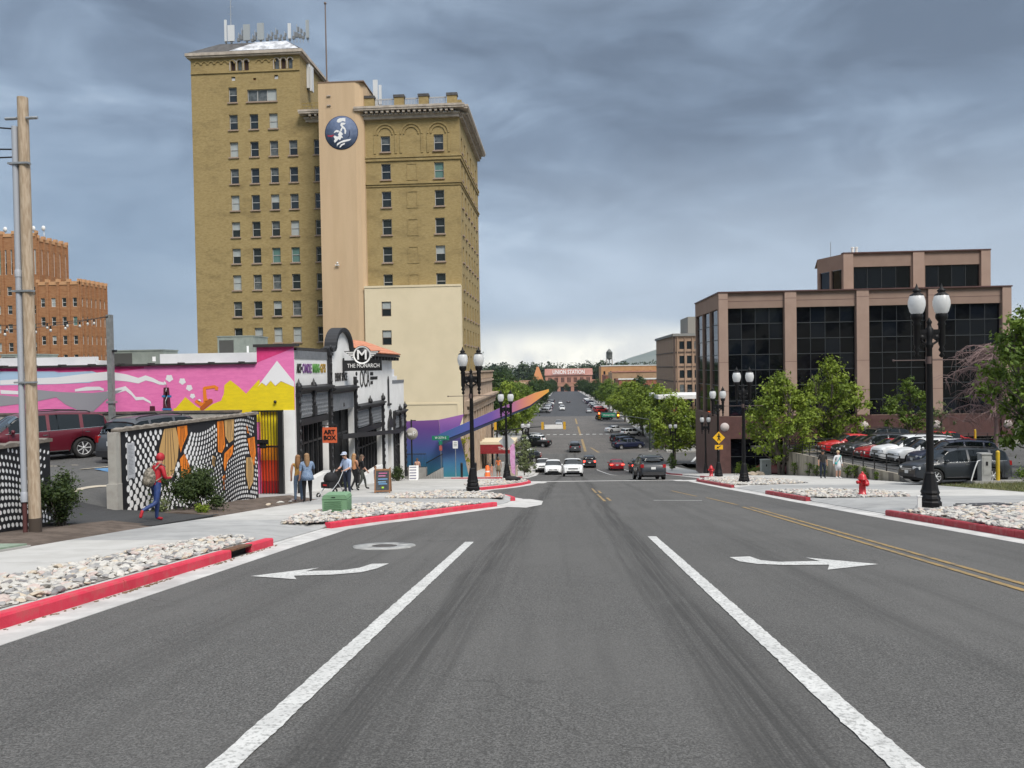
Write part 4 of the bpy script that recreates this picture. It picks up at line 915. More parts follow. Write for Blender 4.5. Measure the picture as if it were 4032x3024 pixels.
Face((LX+13.7, LY, 33.3), PI/2, 16, 7.5).wall(b); Face((LX+17.9, LY, LZ), PI/2, 14, 45.3).wall(b); Face((LX, LY+17, LZ), -PI/2, 17, 52.8).wall(b)
wb(b, 'left_wing_wall', m_brick, tw)
wb(MB().bb((LX+.4, LY+.4, LZ), (LX+13.3, LY+16.5, 40.6)).bb((LX+13.4, LY+.4, LZ), (LX+17.5, LY+14, 33.2)), 'left_wing_core', m_dark, tw)
for u, v, w_, h in wins: window(lf, tw, u, v, w_, h, .3, 'sash', rpane())
for u, v, u1, v1 in h2: window(lf2, tw, u, v, u1-u, v1-v, .3, 'sash', rpane())
window(lf, tw, 7.05, 34.85-LZ, 3.7, 1.5, .3, 'triple', [m_glassm, m_glassm, m_glassb])
for i, (u, v, u1, v1) in enumerate(ar):
    q = MB(); n = 8; uc = (u+u1)/2; rr = (u1-u)/2
    pts = [(u+.03, v), (u1-.03, v), (u1-.03, v1-rr)]+[(uc+(rr-.03)*math.cos(t), v1-rr+(rr-.03)*math.sin(t)) for t in frange(0, PI, PI/6)]+[(u+.03, v1-rr)]
    lf.poly(q, pts, -.34, -.2); wb(q, 'arched_opening', mat('rust_void', (.03, .012, .010), .8) if i % 2 == 0 else m_glassm, tw)
    q = MB(); arcp = [(uc+(rr+.14)*math.cos(t), v1-rr+(rr+.14)*math.sin(t)) for t in frange(0, PI, PI/8)]+[(uc+(rr-.0)*math.cos(t), v1-rr+(rr-.0)*math.sin(t)) for t in frange(PI, 0, -PI/8)]
    lf.poly(q, arcp, .0, .07); lf.box(q, u-.13, v, u-.02, v1-rr, 0, .08); wb(q, 'arch_trim', m_terra, tw)
for i in range(15):                                               # blind arcade under the eaves
    u = .5+i*.86
    if 4.8 < u < 7.5 or 10.2 < u < 12.9: continue
    q = MB(); uc = u+.4; lf.poly(q, [(uc+.42*math.cos(t), 39.6-LZ+.42*math.sin(t)) for t in frange(0, PI, PI/8)]+[(uc+.30*math.cos(t), 39.6-LZ+.30*math.sin(t)) for t in frange(PI, 0, -PI/8)], .0, .10); wb(q, 'blind_arch', m_brick, tw)
for (u, v, u1, v1), m in zip(sm_, (m_snow, mat('rust_brown', (.16, .05, .02), .8), m_snow)):
    q = MB(); lf.box(q, u, v, u1, v1-.08, -.34, -.15); wb(q, 'vent_plate', m, tw)
q = MB(); lf.box(q, 0, 38.45-LZ, 13.7, 38.62-LZ, 0, .12); wb(q, 'string_course', m_brick, tw)
q = MB(); q.bb((LX-.35, LY-.38, 40.35), (LX+14.0, LY+16.8, 40.55)); q.bb((LX-.5, LY-.5, 40.55), (LX+14.2, LY+17.0, 40.9)); wb(q, 'eaves', m_terra, tw)
e = [(LX-.42, LY-.42), (LX+14.1, LY-.42), (LX+14.1, LY+17), (LX-.42, LY+17)]; k_ = [(LX+2.9, LY+1.9), (LX+11.6, LY+1.9), (LX+11.6, LY+13), (LX+2.9, LY+13)]
q = MB(); q.add([(*p, 40.91) for p in e]+[(*p, 42.85) for p in k_], [(0, 1, 5, 4), (1, 2, 6, 5), (2, 3, 7, 6), (3, 0, 4, 7), (4, 5, 6, 7)]); wb(q, 'hip_roof', m_tar, tw)
q = MB(); q.add([(LX+5.0, LY-.34, 41.02), (LX+13.7, LY-.34, 41.02), (LX+11.5, LY+1.8, 42.87), (LX+7.6, LY+1.8, 42.87), (LX+6.6, LY+.9, 42.12)], [(0, 1, 2, 3, 4)]); wb(q, 'roof_coating', m_snow, tw)
# cornice + balcony of the lower shoulder
def big_cornice(face, u0, u1, v, depth, name='cornice'):
    q = MB()
    for (a, bq, d) in ((0, .35, depth*.35), (.35, .55, depth*.5), (.85, 1.05, depth*.95), (1.05, 1.3, depth)): face.box(q, u0-d, v+a, u1+d, v+bq-.003, -.3, d)
    wb(q, name, m_terra, tw); n = int((u1-u0)/.62)
    for i in range(n):
        q = MB(); u = u0+(i+.25)*(u1-u0)/n; face.box(q, u, v+.56, u+.3, v+.845, 0, depth*.85); wb(q, 'modillion', m_terra, tw)
    q = MB()
    for i in range(int((u1-u0)/.3)): face.box(q, u0+i*.3, v+.38, u0+i*.3+.15, v+.53, depth*.5, depth*.62)
    wb(q, 'dentils', m_terra, tw, kind='stuff')
big_cornice(Face((LX+13.9, LY, LZ), 0, 4, 1), 0.9, 3.7, 32.0-LZ, 1.1)
q = MB(); q.tube([(LX+14, LY-.3, 34.3), (LX+18, LY-.3, 34.3)], .03).tube([(LX+14, LY-.3, 33.9), (LX+18, LY-.3, 33.9)], .025)
for i in range(9): q.tube([(LX+14+i*.5, LY-.3, 33.3), (LX+14+i*.5, LY-.3, 34.3)], .02)
wb(q, 'balcony_rail', mat('yellow_rail', (.32, .22, .03), .6), tw)
# roof antennas (each mast a thing on the roof)
def antenna(x, y, z, h, w_, m, label, pole=1.2):
    t = thing('cell_antenna', label, 'antenna', (x, y, z)); MB().tube([(0, .12, 0), (0, .12, pole+h*.8)], .05, 6).build('mast', m_steel, t)
    MB().bb((-w_/2, -.12, pole), (w_/2, .06, pole+h)).build('panel', m, t); MB().bb((-.12, -.05, .3), (.12, .1, .75)).build('radio_box', mat('radio_grey', (.18, .19, .20), .6), t)
    MB().tube([(0, .1, .7), (.2, .1, .5), (.1, .1, pole+.1)], .02, 5).build('cable', m_black, t); return t
m_ant1 = mat('antenna_white', (.62, .64, .66), .5); m_ant2 = mat('antenna_grey', (.34, .37, .39), .5)
for x, h, w_, m, lb in ((-41.6, 2.7, .28, m_ant1, 'slim white antenna panel at the corner of tower roof'), (-40.9, 2.0, .85, m_ant1, 'wide white antenna panel beside the tall whip mast'), (-38.9, 2.0, .85, m_ant2, 'wide grey antenna panel on the tower roof'), (-37.1, 2.1, .85, m_ant2, 'banded grey antenna panel near the roof middle'), (-33.4, 1.9, .36, m_ant1, 'narrow bright white antenna panel on the tower roof'), (-31.1, 2.2, .38, m_ant2, 'grey antenna panel at the far right roof corner')):
    antenna(x, LY+2.4, 42.85, h, w_, m, lb, .5)
wm = thing('whip_mast', 'thin whip mast rising from the tower roof antennas', 'mast', (-41.0, LY+2.6, 42.85)); MB().tube([(0, 0, 0), (0, 0, 9)], [.07, .03], 6).build('rod', m_steel, wm)
for i in range(4): MB().tube([(-.35, 0, 4.0+i*.9), (.35, 0, 4.0+i*.9)], .025, 5).build('dipole', m_steel, wm)
for x, h in ((-40.0, 1.6), (-39.6, 2.2), (-38.2, 1.3), (-37.9, 1.8), (-36.3, 1.4), (-35.8, 1.7), (-35.2, 2.0), (-34.7, 1.3), (-34.1, 1.5), (-32.9, 1.6), (-32.5, 2.3), (-32.1, 2.0), (-31.7, 1.5)):
    t = thing('antenna_mast', 'small cluttered antenna mast between the panels on tower roof', 'antenna', (x, LY+2.5, 42.85), group='small masts on the tower roof')
    MB().tube([(0, 0, 0), (0, 0, h)], .045, 6).build('pole', m_steel, t); MB().bb((-.18, -.1, h*.3), (.18, .1, h*.55)).bb((.1, -.08, h*.6), (.28, .08, h*.85)).build('equipment_box', mat('radio_grey'), t)
ra = thing('antenna_rack', 'grey antenna panel hung on the side of tower top', 'antenna', (-31.1, 96, 38)); wb(MB().bb((-31.38, 95.5, 37.2), (-31.0, 96.4, 40.2)).bb((-30.95, 95.4, 36.8), (-30.7, 96.2, 39.9)), 'panel', m_ant1, ra)
# ---- right wing
RX = -22.9; RY = 90; rf = Face((RX, RY, -12), 0, 11.4, 43.3)
rw = []
for r_ in range(6):
    for x in (-20.85, -14.55): rw.append((x-RX, 29.15-r_*3.245-1.85+12, 1.12, 1.85))
blind = [(-17.85-RX, 29.15-r_*3.245-1.85+12, -17.85-RX+1.3, 29.15-r_*3.245+12) for r_ in range(1, 6)]
b = MB(); rf.wall(b, [(u, v, u+w_, v+h) for u, v, w_, h in rw], .3)
sf = Face((RX+11.4, RY, -12), PI/2, 19.5, 43.3); sh = []
for r_ in range(9):
    for i in range(6): sh.append((1.3+i*3.0, 29.15-r_*3.245-1.85+12, 1.3+i*3.0+1.1, 29.15-r_*3.245+12))
sf.wall(b, sh, .3); Face((RX, RY+19, -12), -PI/2, 19, 43.3).wall(b)
wb(b, 'right_wing_wall', m_brick, tw); wb(MB().bb((RX+.4, RY+.4, -12), (RX+11.0, RY+19, 31.2)), 'right_wing_core', m_dark, tw)
for u, v, w_, h in rw: window(rf, tw, u, v, w_, h, .28, 'sash', rpane())
for u, v, u1, v1 in sh: window(sf, tw, u, v, u1-u, v1-v, .28, 'sash', rpane())
for u, v, u1, v1 in blind:
    q = MB(); [rf.box(q, *a, 0, .05) for a in ((u, v, u+.12, v1), (u1-.12, v, u1, v1), (u+.12, v1-.12, u1-.12, v1), (u-.05, v-.16, u1+.05, v-.001))]; wb(q, 'blind_window', m_brick, tw)
for uc in (2.6, 5.7, 8.9):
    for r0_, r1_ in ((1.35, 1.15), (.95, .80)):
        q = MB(); rf.poly(q, [(uc+r0_*math.cos(t), 29.3+12+r0_*math.sin(t)) for t in frange(0, PI, PI/10)]+[(uc+r1_*math.cos(t), 29.3+12+r1_*math.sin(t)) for t in frange(PI, 0, -PI/10)], 0, .10); wb(q, 'arch_moulding', m_brick, tw)
    for s_ in (-1, 1):
        q = MB(); rf.box(q, uc+s_*1.25-.12, 27.1+12, uc+s_*1.25+.12, 29.2+12, 0, .08); wb(q, 'pilaster_strip', m_brick, tw)
for v, h, d in ((26.55, .22, .22), (26.2, .3, .14), (23.45, .22, .2), (23.2, .2, .1)):
    q = MB(); rf.box(q, -.1, v+12, 11.4+d, v+h+12-.004, 0, d); sf.box(q, 0.001, v+12, 19.5, v+h+12-.004, 0, d-.003); wb(q, 'string_course', m_brick, tw)
big_cornice(rf, .3, 11.0, 31.05+12, 1.15); big_cornice(sf, .6, 19.2, 31.06+12, 1.13)
for u in (.2, 3.75, 6.65, 10.0):
    q = MB(); rf.box(q, u, 32.36+12, u+1.15, 33.6+12, -.6, .1); rf.box(q, u-.08, 33.6+12, u+1.23, 33.9+12, -.7, .18, 1); wb(q, 'parapet_pier', [m_brick, m_tar], tw)
for i in range(4): 
    q = MB(); sf.box(q, 1.5+i*5, 32.36+12, 2.8+i*5, 33.6+12, -.6, .1); wb(q, 'parapet_pier', m_brick, tw)
m_rail = mat('rail_grey', (.40, .40, .41), .6)
for u0, u1 in ((1.45, 3.65), (5.0, 6.55), (7.9, 9.9)):
    q = MB(); rf.box(q, u0, 33.45+12, u1, 33.58+12, -.3, -.2); rf.box(q, u0, 32.4+12, u1, 32.6+12, -.35, -.15); wb(q, 'parapet_rail', m_rail, tw); n = int((u1-u0)/.16)
    for i in range(n): q = MB(); rf.box(q, u0+(i+.3)*(u1-u0)/n, 32.6+12, u0+(i+.3)*(u1-u0)/n+.06, 33.45+12, -.28, -.22); wb(q, 'baluster', m_rail, tw)
# cream block in front and the stucco shaft
cf = Face((RX, 89.0, -12.6), 0, 11.35, 24.0); cw = [(2.0, 9.65-1.75+12.6, 1.12, 1.72), (2.0, 6.3-1.75+12.6, 1.12, 1.72)]
b = MB(); cf.wall(b, [(u, v, u+w_, v+h) for u, v, w_, h in cw], .2); Face((RX+11.35, 89.0, -12.6), PI/2, 1, 24).wall(b); Face((RX, 90.0, -12.6), -PI/2, 1, 24).wall(b)
b.add([(RX, 89, 11.4), (RX+11.35, 89, 11.4), (RX+11.35, 90, 11.4), (RX, 90, 11.4)], [(0, 1, 2, 3)]); wb(b, 'cream_block', m_creamw, tw)
for u, v, w_, h in cw: window(cf, tw, u, v, w_, h, .2, 'sash', [m_glass, m_glassb], m_framed, sill=False)
q = MB(); cf.box(q, -.03, 23.85, 11.4, 24.08, 0, .06); cf.box(q, 3.1, 10.1, 10.8, 10.28, 0, .06); cf.box(q, 10.7, 0, 10.85, 10.1, 0, .06); wb(q, 'render_band', m_creamw, tw)
q = MB(); q.bb((RX+.1, 88.9, -12.8), (RX+11.3, 88.99, -5.2)); wb(q, 'stone_plinth', m_lime, tw)
b = MB(); b.prism([(-27.95, 89.1), (-23.6, 89.1), (-23.1, 89.25), (-22.75, 89.6), (-22.6, 90.6), (-22.6, 97), (-27.95, 97)], 'z', -12, 35.3); o = wb(b, 'stucco_shaft', m_stucco, tw)
wb(MB().bb((-28.0, 89.05, 35.3), (-22.5, 97, 35.42)), 'shaft_cap', mat('shaft_cap', (.22, .15, .11), .8), tw)
for z in (33.7, 32.6): wb(MB().bb((-26.9, 88.95, z), (-26.45, 89.1, z+.12)), 'vent_hood', m_terra, tw)
wb(MB().tube([(-26.3, 88.9, 14.0), (-25.8, 88.9, 14.0)], .07).ball((-26.0, 88.85, 14.25), .14, 8), 'floodlight', m_wht, tw)
# roundel with the plumed warrior's head, painted on the shaft
m_navy = mat('roundel_navy', (.085, .12, .21), .7, (.12, .16, .26), 2); m_navy2 = mat('roundel_dark', (.018, .03, .085), .7)
RC = (-25.25, 29.45)
def disc(r0_, y, m, name):
    b = MB(); b.lathe([(0, 0), (r0_, 0), (r0_, .02), (0, .02)], (RC[0], y, RC[1]), 40, axis='y'); wb(b, name, m, tw)
disc(1.97, 89.065, m_navy2, 'roundel_rim'); disc(1.90, 89.055, m_navy, 'roundel')
def em(pts, m, y=89.045, name='emblem_shape'):     # pts in the 660 px wide emblem sketch
    k = 1.9*2/362; b = MB(); b.prism([(RC[0]+(x-428)*k, RC[1]-(yy-1382)*k) for x, yy in pts], 'y', y, y+.012); wb(b, name, m, tw)
em([(378, 1258), (385, 1236), (410, 1222), (475, 1220), (474, 1262), (440, 1254), (415, 1268), (392, 1270)], m_mwhite)
em([(425, 1272), (450, 1272), (478, 1276), (466, 1292), (440, 1300), (470, 1330), (482, 1365), (474, 1400), (462, 1392), (462, 1350), (442, 1332), (428, 1368), (412, 1356), (432, 1322), (416, 1300)], m_mwhite)
em([(352, 1362), (375, 1350), (402, 1360), (392, 1380), (372, 1372), (340, 1384)], m_mwhite)
em([(405, 1360), (425, 1372), (446, 1402), (428, 1408), (444, 1440), (424, 1438), (412, 1466), (392, 1452), (372, 1474), (350, 1492), (340, 1470), (352, 1452), (336, 1420), (352, 1410), (376, 1424), (396, 1420), (388, 1398), (400, 1384)], m_mwhite)
em([(375, 1502), (410, 1482), (450, 1466), (490, 1460), (538, 1454), (520, 1472), (470, 1484), (420, 1494), (382, 1520), (372, 1534)], m_mwhite); em([(400, 1544), (420, 1512), (462, 1496), (464, 1510), (430, 1526), (412, 1546)], m_mwhite)
em([(268, 1398), (284, 1408), (320, 1406), (345, 1398), (338, 1410), (318, 1428), (290, 1420), (274, 1422)], mat('emblem_red', (.35, .02, .05), .6))
em([(512, 1340), (526, 1380), (518, 1430), (486, 1452), (510, 1420), (516, 1380)], m_navy2)
fp = thing('flagpole', 'slender dark flagpole with ball finial on the stucco shaft', 'flagpole', (-27.6, 91.5, 35.42)); MB().tube([(0, 0, 0), (0, 0, 10.1)], [.10, .07], 8).build('pole', m_framed, fp); MB().ball((0, 0, 10.25), .17, 10).build('finial', m_framed, fp)
antenna(-21.7, 91.5, 32.3, 3.1, .55, m_ant1, 'tall white antenna panel beside the stucco shaft top', .9); antenna(-21.15, 91.6, 32.3, 2.3, .32, m_ant1, 'short white antenna panel beside the crenellated parapet', 1.1)
# ---- limestone base along the street beyond the cream block
lb = MB(); lsf = Face((-11.45, 89.2, -13.2), PI/2, 37, 14.3); lsf.wall(lb, [(14.5, .6, 17.5, 4.6)], .6); Face((-30, 126.2, -13.2), 0, 1, 1)
lb.add([(-11.45, 89.2, 1.1), (-11.45, 126.2, 1.1), (-24, 126.2, 1.1), (-24, 109.6, 1.1), (-11.5, 109.6, 1.1)], [(0, 1, 2, 3, 4)]); Face((-11.45, 126.2, -13.2), PI, 12.5, 14.3).wall(lb)
wb(lb, 'limestone_base', m_lime, tw)
for i in range(12):
    q = MB(); lsf.box(q, .4+i*3.05, 0, 1.5+i*3.05, 9.5, 0, .35); lsf.box(q, .3+i*3.05, 0, 1.6+i*3.05, .9, 0, .45); wb(q, 'fluted_pilaster', m_lime, tw)
    q = MB(); lsf.box(q, 1.75+i*3.05, 4.9, 3.15+i*3.05, 8.9, -.0, .05); wb(q, 'stone_panel', m_lime, tw)
for v, h, d in ((9.5, .5, .5), (10.0, .4, .35), (10.4, .35, .8), (10.75, .3, 1.05), (12.9, .25, .3), (14.3, .22, .35)):
    q = MB(); lsf.box(q, 0.01, v, 37.0, v+h-.004, 0, d); wb(q, 'base_cornice', m_lime, tw)
for i in range(24): q = MB(); lsf.box(q, .6+i*1.52, 13.4, .9+i*1.52, 14.3, .05, .25); wb(q, 'balustrade_block', m_lime, tw)
for i in range(18): q = MB(); lsf.box(q, .8+i*2, 10.05, 1.2+i*2, 10.38, .36, .75); wb(q, 'bracket', m_lime, tw)
q = MB(); q.bb((-11.4, 104, -8.75), (-6.5, 110.5, -8.4)).bb((-11.4, 104, -9.9), (-6.5, 110.5, -9.85)); wb(q, 'canopy_slab', m_creamw, tw)
m_awn = mat('awning_red', (.26, .018, .022), .7, (.22, .014, .018), 3)
aw = thing('red_canopy', 'dark red entrance canopy with white lettering on the limestone base', 'awning', (-9, 104, -10)); wb(MB().bb((-11.35, 103.95, -9.82), (-6.55, 110.4, -8.78)).bb((-11.35, 103.85, -9.98), (-6.4, 104.0, -9.84)), 'valance', m_awn, aw)
wchild(text('THE BE', .62, (-7.9, 103.93, -9.3), (PI/2, 0, 0), m_signw, sx=.9), aw)
for x in (-6.8, -11): wb(MB().tube([(x, 105, -12.4), (x, 105, -9.9)], .09), 'canopy_post', m_black, aw)
# ================================================================== ORANGE BRICK MUNICIPAL BLOCK, FAR LEFT
m_obrick = mat('orange_brick', (.30, .140, .062), .9, (.38, .19, .09), .8, .3, 5, stretch=(1, 1, 3), detail=6); m_oterra = mat('orange_terracotta', (.55, .31, .16), .8)
mu = thing('municipal_building', 'stepped orange brick art deco office block behind the flat white roof', 'building', (-115, 160, -8))
def deco(O, a, W, H, cols_, rows, z_top, tall=0, pitchu=None):
    f = Face(O, a, W, H); hs_ = []; pu = pitchu or W/cols_
    for r_ in range(rows):
        for c_ in range(cols_): hs_.append((c_*pu+pu*.3, z_top-r_*4.05-1.9-O[2], c_*pu+pu*.7, z_top-r_*4.05-O[2]))
    if tall: 
        for c_ in range(cols_*2): hs_.append((c_*pu/2+pu*.17, z_top+2.6-O[2], c_*pu/2+pu*.34, z_top+2.6+tall-O[2]))
    b = MB(); f.wall(b, hs_, .3); wb(b, 'brick_wall', m_obrick, mu)
    for h in hs_: window(f, mu, h[0], h[1], h[2]-h[0], h[3]-h[1], .25, 'sash', rpane(), m_wht, sill=False)
    for c_ in range(cols_+1):
        q = MB(); f.box(q, max(0, c_*pu-.25), 0, min(W, c_*pu+.25), H+.5, 0, .28); wb(q, 'brick_pier', m_obrick, mu)
        q = MB(); f.box(q, max(0, c_*pu-.35), H+.5, min(W, c_*pu+.35), H+1.2, -.4, .35); wb(q, 'pier_cap', m_oterra, mu)
    q = MB(); f.box(q, 0, H-.02, W, H+.7, -.3, .12); wb(q, 'coping', m_oterra, mu)
deco((-144.5, 160, -8), 0, 31.8, 39.8, 12, 7, 21.0, 5.4)
deco((-112.7, 160, -8), PI/2, 10, 38.8, 5, 7, 21.0, 5.4)
deco((-112.0, 158.5, -8), 0, 9.5, 29.0, 4, 6, 18.2)
deco((-102.5, 158.5, -8), PI/2, 9.6, 29.0, 6, 6, 18.2)
wb(MB().bb((-144.1, 160.4, -8), (-113.1, 169.8, 31.4)), 'core', m_dark, mu); wb(MB().bb((-111.6, 158.9, -8), (-102.9, 167.9, 20.6)), 'core', m_dark, mu)
for x in (-122, -115.5, -113.2): 
    t = thing('roof_antenna', 'small white dish antenna on the orange brick roof', 'antenna', (x, 163, 31.8), group='dishes on the orange brick roof'); MB().tube([(0, 0, -.4), (0, 0, 2.2)], .08, 6).build('mast', m_wht, t); MB().ball((0, -.2, 2.2), (.5, .2, .6), 8).build('dish', m_wht, t)
# ================================================================== BROWN OFFICE BUILDING, RIGHT
m_brown = mat('pink_brown_concrete', (.288, .202, .160), .85, (.255, .177, .14), .6, .1, 20, grime=.15); m_brown2 = mat('pier_concrete', (.365, .258, .208), .85, (.33, .23, .185), .6, .1, 20); m_gran = mat('dark_granite', (.085, .042, .038), .45, (.11, .055, .05), 2)
m_og = mat('office_glass', (.0035, .004, .006), .035, spec=.32); m_ogb = mat('office_glass_blue', (.005, .007, .012), .04, spec=.40); m_mull = mat('mullion_steel', (.035, .04, .044), .5)
ob_ = thing('office_building', 'brown concrete office block with black glass bays and rooftop storey', 'building', (16, 76, -8.8))
BZ = -10.5
bf = Face((15.3, 76, BZ), 0, 27.25, 19.05); bays = [(16.2, 21.5), (22.7, 28.26), (29.5, 34.9), (36.3, 41.7)]
gh = [(a-15.3, -3.45-BZ, c-15.3, 7.05-BZ) for a, c in bays]; lh = [(a-15.3+.0, -9.2-BZ, c-15.3, -5.65-BZ) for a, c in bays]
b = MB(); bf.wall(b, gh+lh, .35); wb(b, 'front_wall', m_brown, ob_)
bsf = Face((15.3, 89, BZ), -PI/2, 13, 19.05); sgh = [(.5+i*4.1, -3.45-BZ, 4.3+i*4.1, 7.05-BZ) for i in range(3)]
b = MB(); bsf.wall(b, sgh, .3); Face((42.55, 76, BZ), PI/2, 13, 19.05).wall(b); b.add([(15.3, 76, 8.55), (42.55, 76, 8.55), (42.55, 89, 8.55), (15.3, 89, 8.55)], [(0, 1, 2, 3)]); wb(b, 'side_wall', m_brown, ob_)
def glaze(f, hs_, nc, nr, dep, mats=(m_og,)):
    for h in hs_:
        w_, hh = (h[2]-h[0])/nc, (h[3]-h[1])/nr
        for i in range(nc):
            for j in range(nr):
                q = MB(); k = random.uniform(-.012, .012); a_ = [f.P(h[0]+i*w_+.03, h[1]+j*hh+.03, -dep), f.P(h[0]+(i+1)*w_-.03, h[1]+j*hh+.03, -dep+k), f.P(h[0]+(i+1)*w_-.03, h[1]+(j+1)*hh-.03, -dep+k*.3), f.P(h[0]+i*w_+.03, h[1]+(j+1)*hh-.03, -dep-k)]
                q.add(a_, [(0, 1, 2, 3)]); wb(q, 'pane', random.choice(mats), ob_)
        for i in range(1, nc): q = MB(); f.box(q, h[0]+i*w_-.02, h[1], h[0]+i*w_+.02, h[3], -dep-.05, -dep+.03); wb(q, 'mullion', m_mull, ob_)
        for j in range(1, nr): q = MB(); f.box(q, h[0], h[1]+j*hh-.035, h[2], h[1]+j*hh+.035, -dep-.05, -dep+.045); wb(q, 'transom', m_mull, ob_)
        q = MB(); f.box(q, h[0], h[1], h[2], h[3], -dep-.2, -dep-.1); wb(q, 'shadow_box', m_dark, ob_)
random.seed(21)
glaze(bf, gh, 4, 7, .25, (m_og, m_og, m_ogb)); glaze(bsf, sgh, 1, 7, .2, (m_ogb,)); glaze(bf, lh, 4, 2, .5, (m_og,))
for u0, u1 in ((-.02, .85), (6.25, 7.35), (13.0, 14.15), (19.65, 20.95), (26.45, 27.27)):
    q = MB(); bf.box(q, u0, -3.4-BZ, u1, 19.07, 0, .22); wb(q, 'pier', m_brown2, ob_)
    q = MB(); bf.box(q, u0-.12, 0, u1+.12, -3.42-BZ, 0, .30); wb(q, 'granite_pier', m_gran, ob_)
    q = MB(); c_ = bf.P((u0+u1)/2, -4.45-BZ, .31); q.lathe([(0, -.03), (.42, -.03), (.42, .03), (0, .03)], c_, 24, axis='y'); wb(q, 'stone_disc', mat('stone_disc', (.50, .44, .42), .8), ob_)
q = MB(); bf.box(q, .9, -5.6-BZ, 26.4, -3.47-BZ, 0, .12); wb(q, 'granite_band', m_gran, ob_); q = MB(); bsf.box(q, 0, 0, 13, -3.47-BZ, 0, .1); wb(q, 'granite_band', m_gran, ob_)
for v in (7.9, 1.8, -1.0): 
    for u0, u1 in ((-.02, .85), (6.25, 7.35), (13.0, 14.15), (19.65, 20.95)): q = MB(); bf.box(q, u0, v-BZ, u1, v+.035-BZ, .0, .224); wb(q, 'panel_joint', m_gran, ob_)
q = MB(); bf.box(q, 0, 18.2, 27.25, 18.24, 0, .006); bf.box(q, -.05, 19.05, 27.35, 19.17, -.4, .28); wb(q, 'roof_edge', m_gran, ob_)
q = MB(); bsf.box(q, 0, 19.05, 13.1, 19.16, -.4, .1); wb(q, 'roof_edge', m_gran, ob_)
# rooftop storey
pf = Face((28.6, 80, 8.5), 0, 14.2, 4.1); ph = [(1.0, .25, 6.6, 2.75), (8.0, .25, 13.3, 2.75)]
b = MB(); pf.wall(b, ph, .25); pcf = Face((27.3, 84, 8.5), math.atan2(-4, 1.3), 4.2, 4.1); pch = [(.4, .25, 2.0, 2.6), (2.3, .25, 3.9, 2.6)]; pcf.wall(b, pch, .2)
b.add([(28.6, 80, 12.6), (42.8, 80, 12.6), (42.8, 92, 12.6), (29.6, 92, 12.6), (27.3, 84, 12.6)], [(0, 1, 2, 3, 4)]); Face((42.8, 80, 8.5), PI/2, 12, 4.1).wall(b); wb(b, 'rooftop_wall', m_brown, ob_)
glaze(pf, ph, 4, 1, .18, (m_og, m_ogb)); glaze(pcf, pch, 1, 1, .15, (m_ogb,))
for u0, u1 in ((-.05, .9), (6.75, 7.85), (13.35, 14.25)): q = MB(); pf.box(q, u0, 0, u1, 4.15, 0, .18); wb(q, 'pier', m_brown2, ob_)
q = MB(); pf.box(q, -.1, 4.1, 14.3, 4.22, -.4, .22); wb(q, 'roof_edge', m_gran, ob_)
for x, h in ((30.6, 1.0), (31.0, 1.0)): t = thing('roof_flue', 'short pale flue pipe on the brown office roof', 'vent', (x, 83, 12.6), group='flues on the office roof'); MB().tube([(0, 0, 0), (0, 0, h)], .14).build('pipe', m_wht, t); MB().lathe([(.18, h), (.18, h+.08), (0, h+.1)], n=10).build('cap', m_wht, t)
t = thing('roof_mast', 'thin mast rising from the brown office roof', 'mast', (28.2, 82.5, 12.6)); MB().tube([(0, 0, 0), (0, 0, 1.6)], .03, 5).build('rod', m_steel, t); MB().bb((-.15, -.15, 0), (.15, .15, .05)).build('base_plate', m_steel, t)
t = thing('entrance_sign', 'white lettering sign on the dark band behind the parked cars', 'sign', (26.0, 75.6, -5.8))
wb(MB().bb((25.1, 75.62, -6.15), (27.3, 75.86, -5.7)), 'board', m_gran, t)
q = MB(); q.lathe([(.20, -.02), (.20, .0), (.11, .0), (.11, -.02)], (25.35, 75.6, -5.92), 16, axis='y', ring=True); wb(q, 'emblem_ring', m_signw, t)
for x in (25.72, 25.9, 26.08, 26.55, 26.8): wb(MB().bb((x, 75.58, -6.0+.02*(x*7 % 3)), (x+.13, 75.61, -5.82)), 'letter', m_signw, t)
# ================================================================== TAN CONCRETE OFFICE ACROSS THE JUNCTION
m_tanc = mat('tan_concrete', (.33, .225, .16), .85, (.29, .195, .135), .8, .2, 6, stretch=(3, 3, .3)); m_tand = mat('bronze_trim', (.06, .04, .032), .6)
tb_ = thing('concrete_office', 'tan ribbed concrete office with small white framed windows across the junction', 'building', (22, 150, -13))
tf = Face((21.7, 150, -13.2), 0, 26, 20.4); th_ = []
for r_ in range(6):
    for c_ in range(17): th_.append((1.0+c_*1.42, 4.0+r_*2.78, 1.9+c_*1.42, 5.5+r_*2.78))
b = MB(); tf.wall(b, th_, .3); tsf = Face((21.7, 178, -13.2), -PI/2, 28, 20.4); tsf.wall(b); b.add([(21.7, 150, 7.2), (47.7, 150, 7.2), (47.7, 178, 7.2), (21.7, 178, 7.2)], [(0, 1, 2, 3)]); wb(b, 'concrete_wall', m_tanc, tb_)
for h in th_[:]: 
    if h[0] < 12: window(tf, tb_, h[0]-.1, h[1]-.1, 1.1, 1.7, .12, 'single', [m_glass if random.random() < .7 else m_glassm], m_wht, sill=False)
for r_ in range(6):
    q = MB(); tf.box(q, 0, 3.3+r_*2.78, 26, 3.5+r_*2.78, 0, .12); tsf.box(q, 0, 3.3+r_*2.78, 28, 3.45+r_*2.78, 0, .1); wb(q, 'floor_band', m_tand, tb_)
for c_ in range(9): q = MB(); tf.box(q, .55+c_*1.42, 0, .72+c_*1.42, 20.4, 0, .2); wb(q, 'rib', m_tanc, tb_)
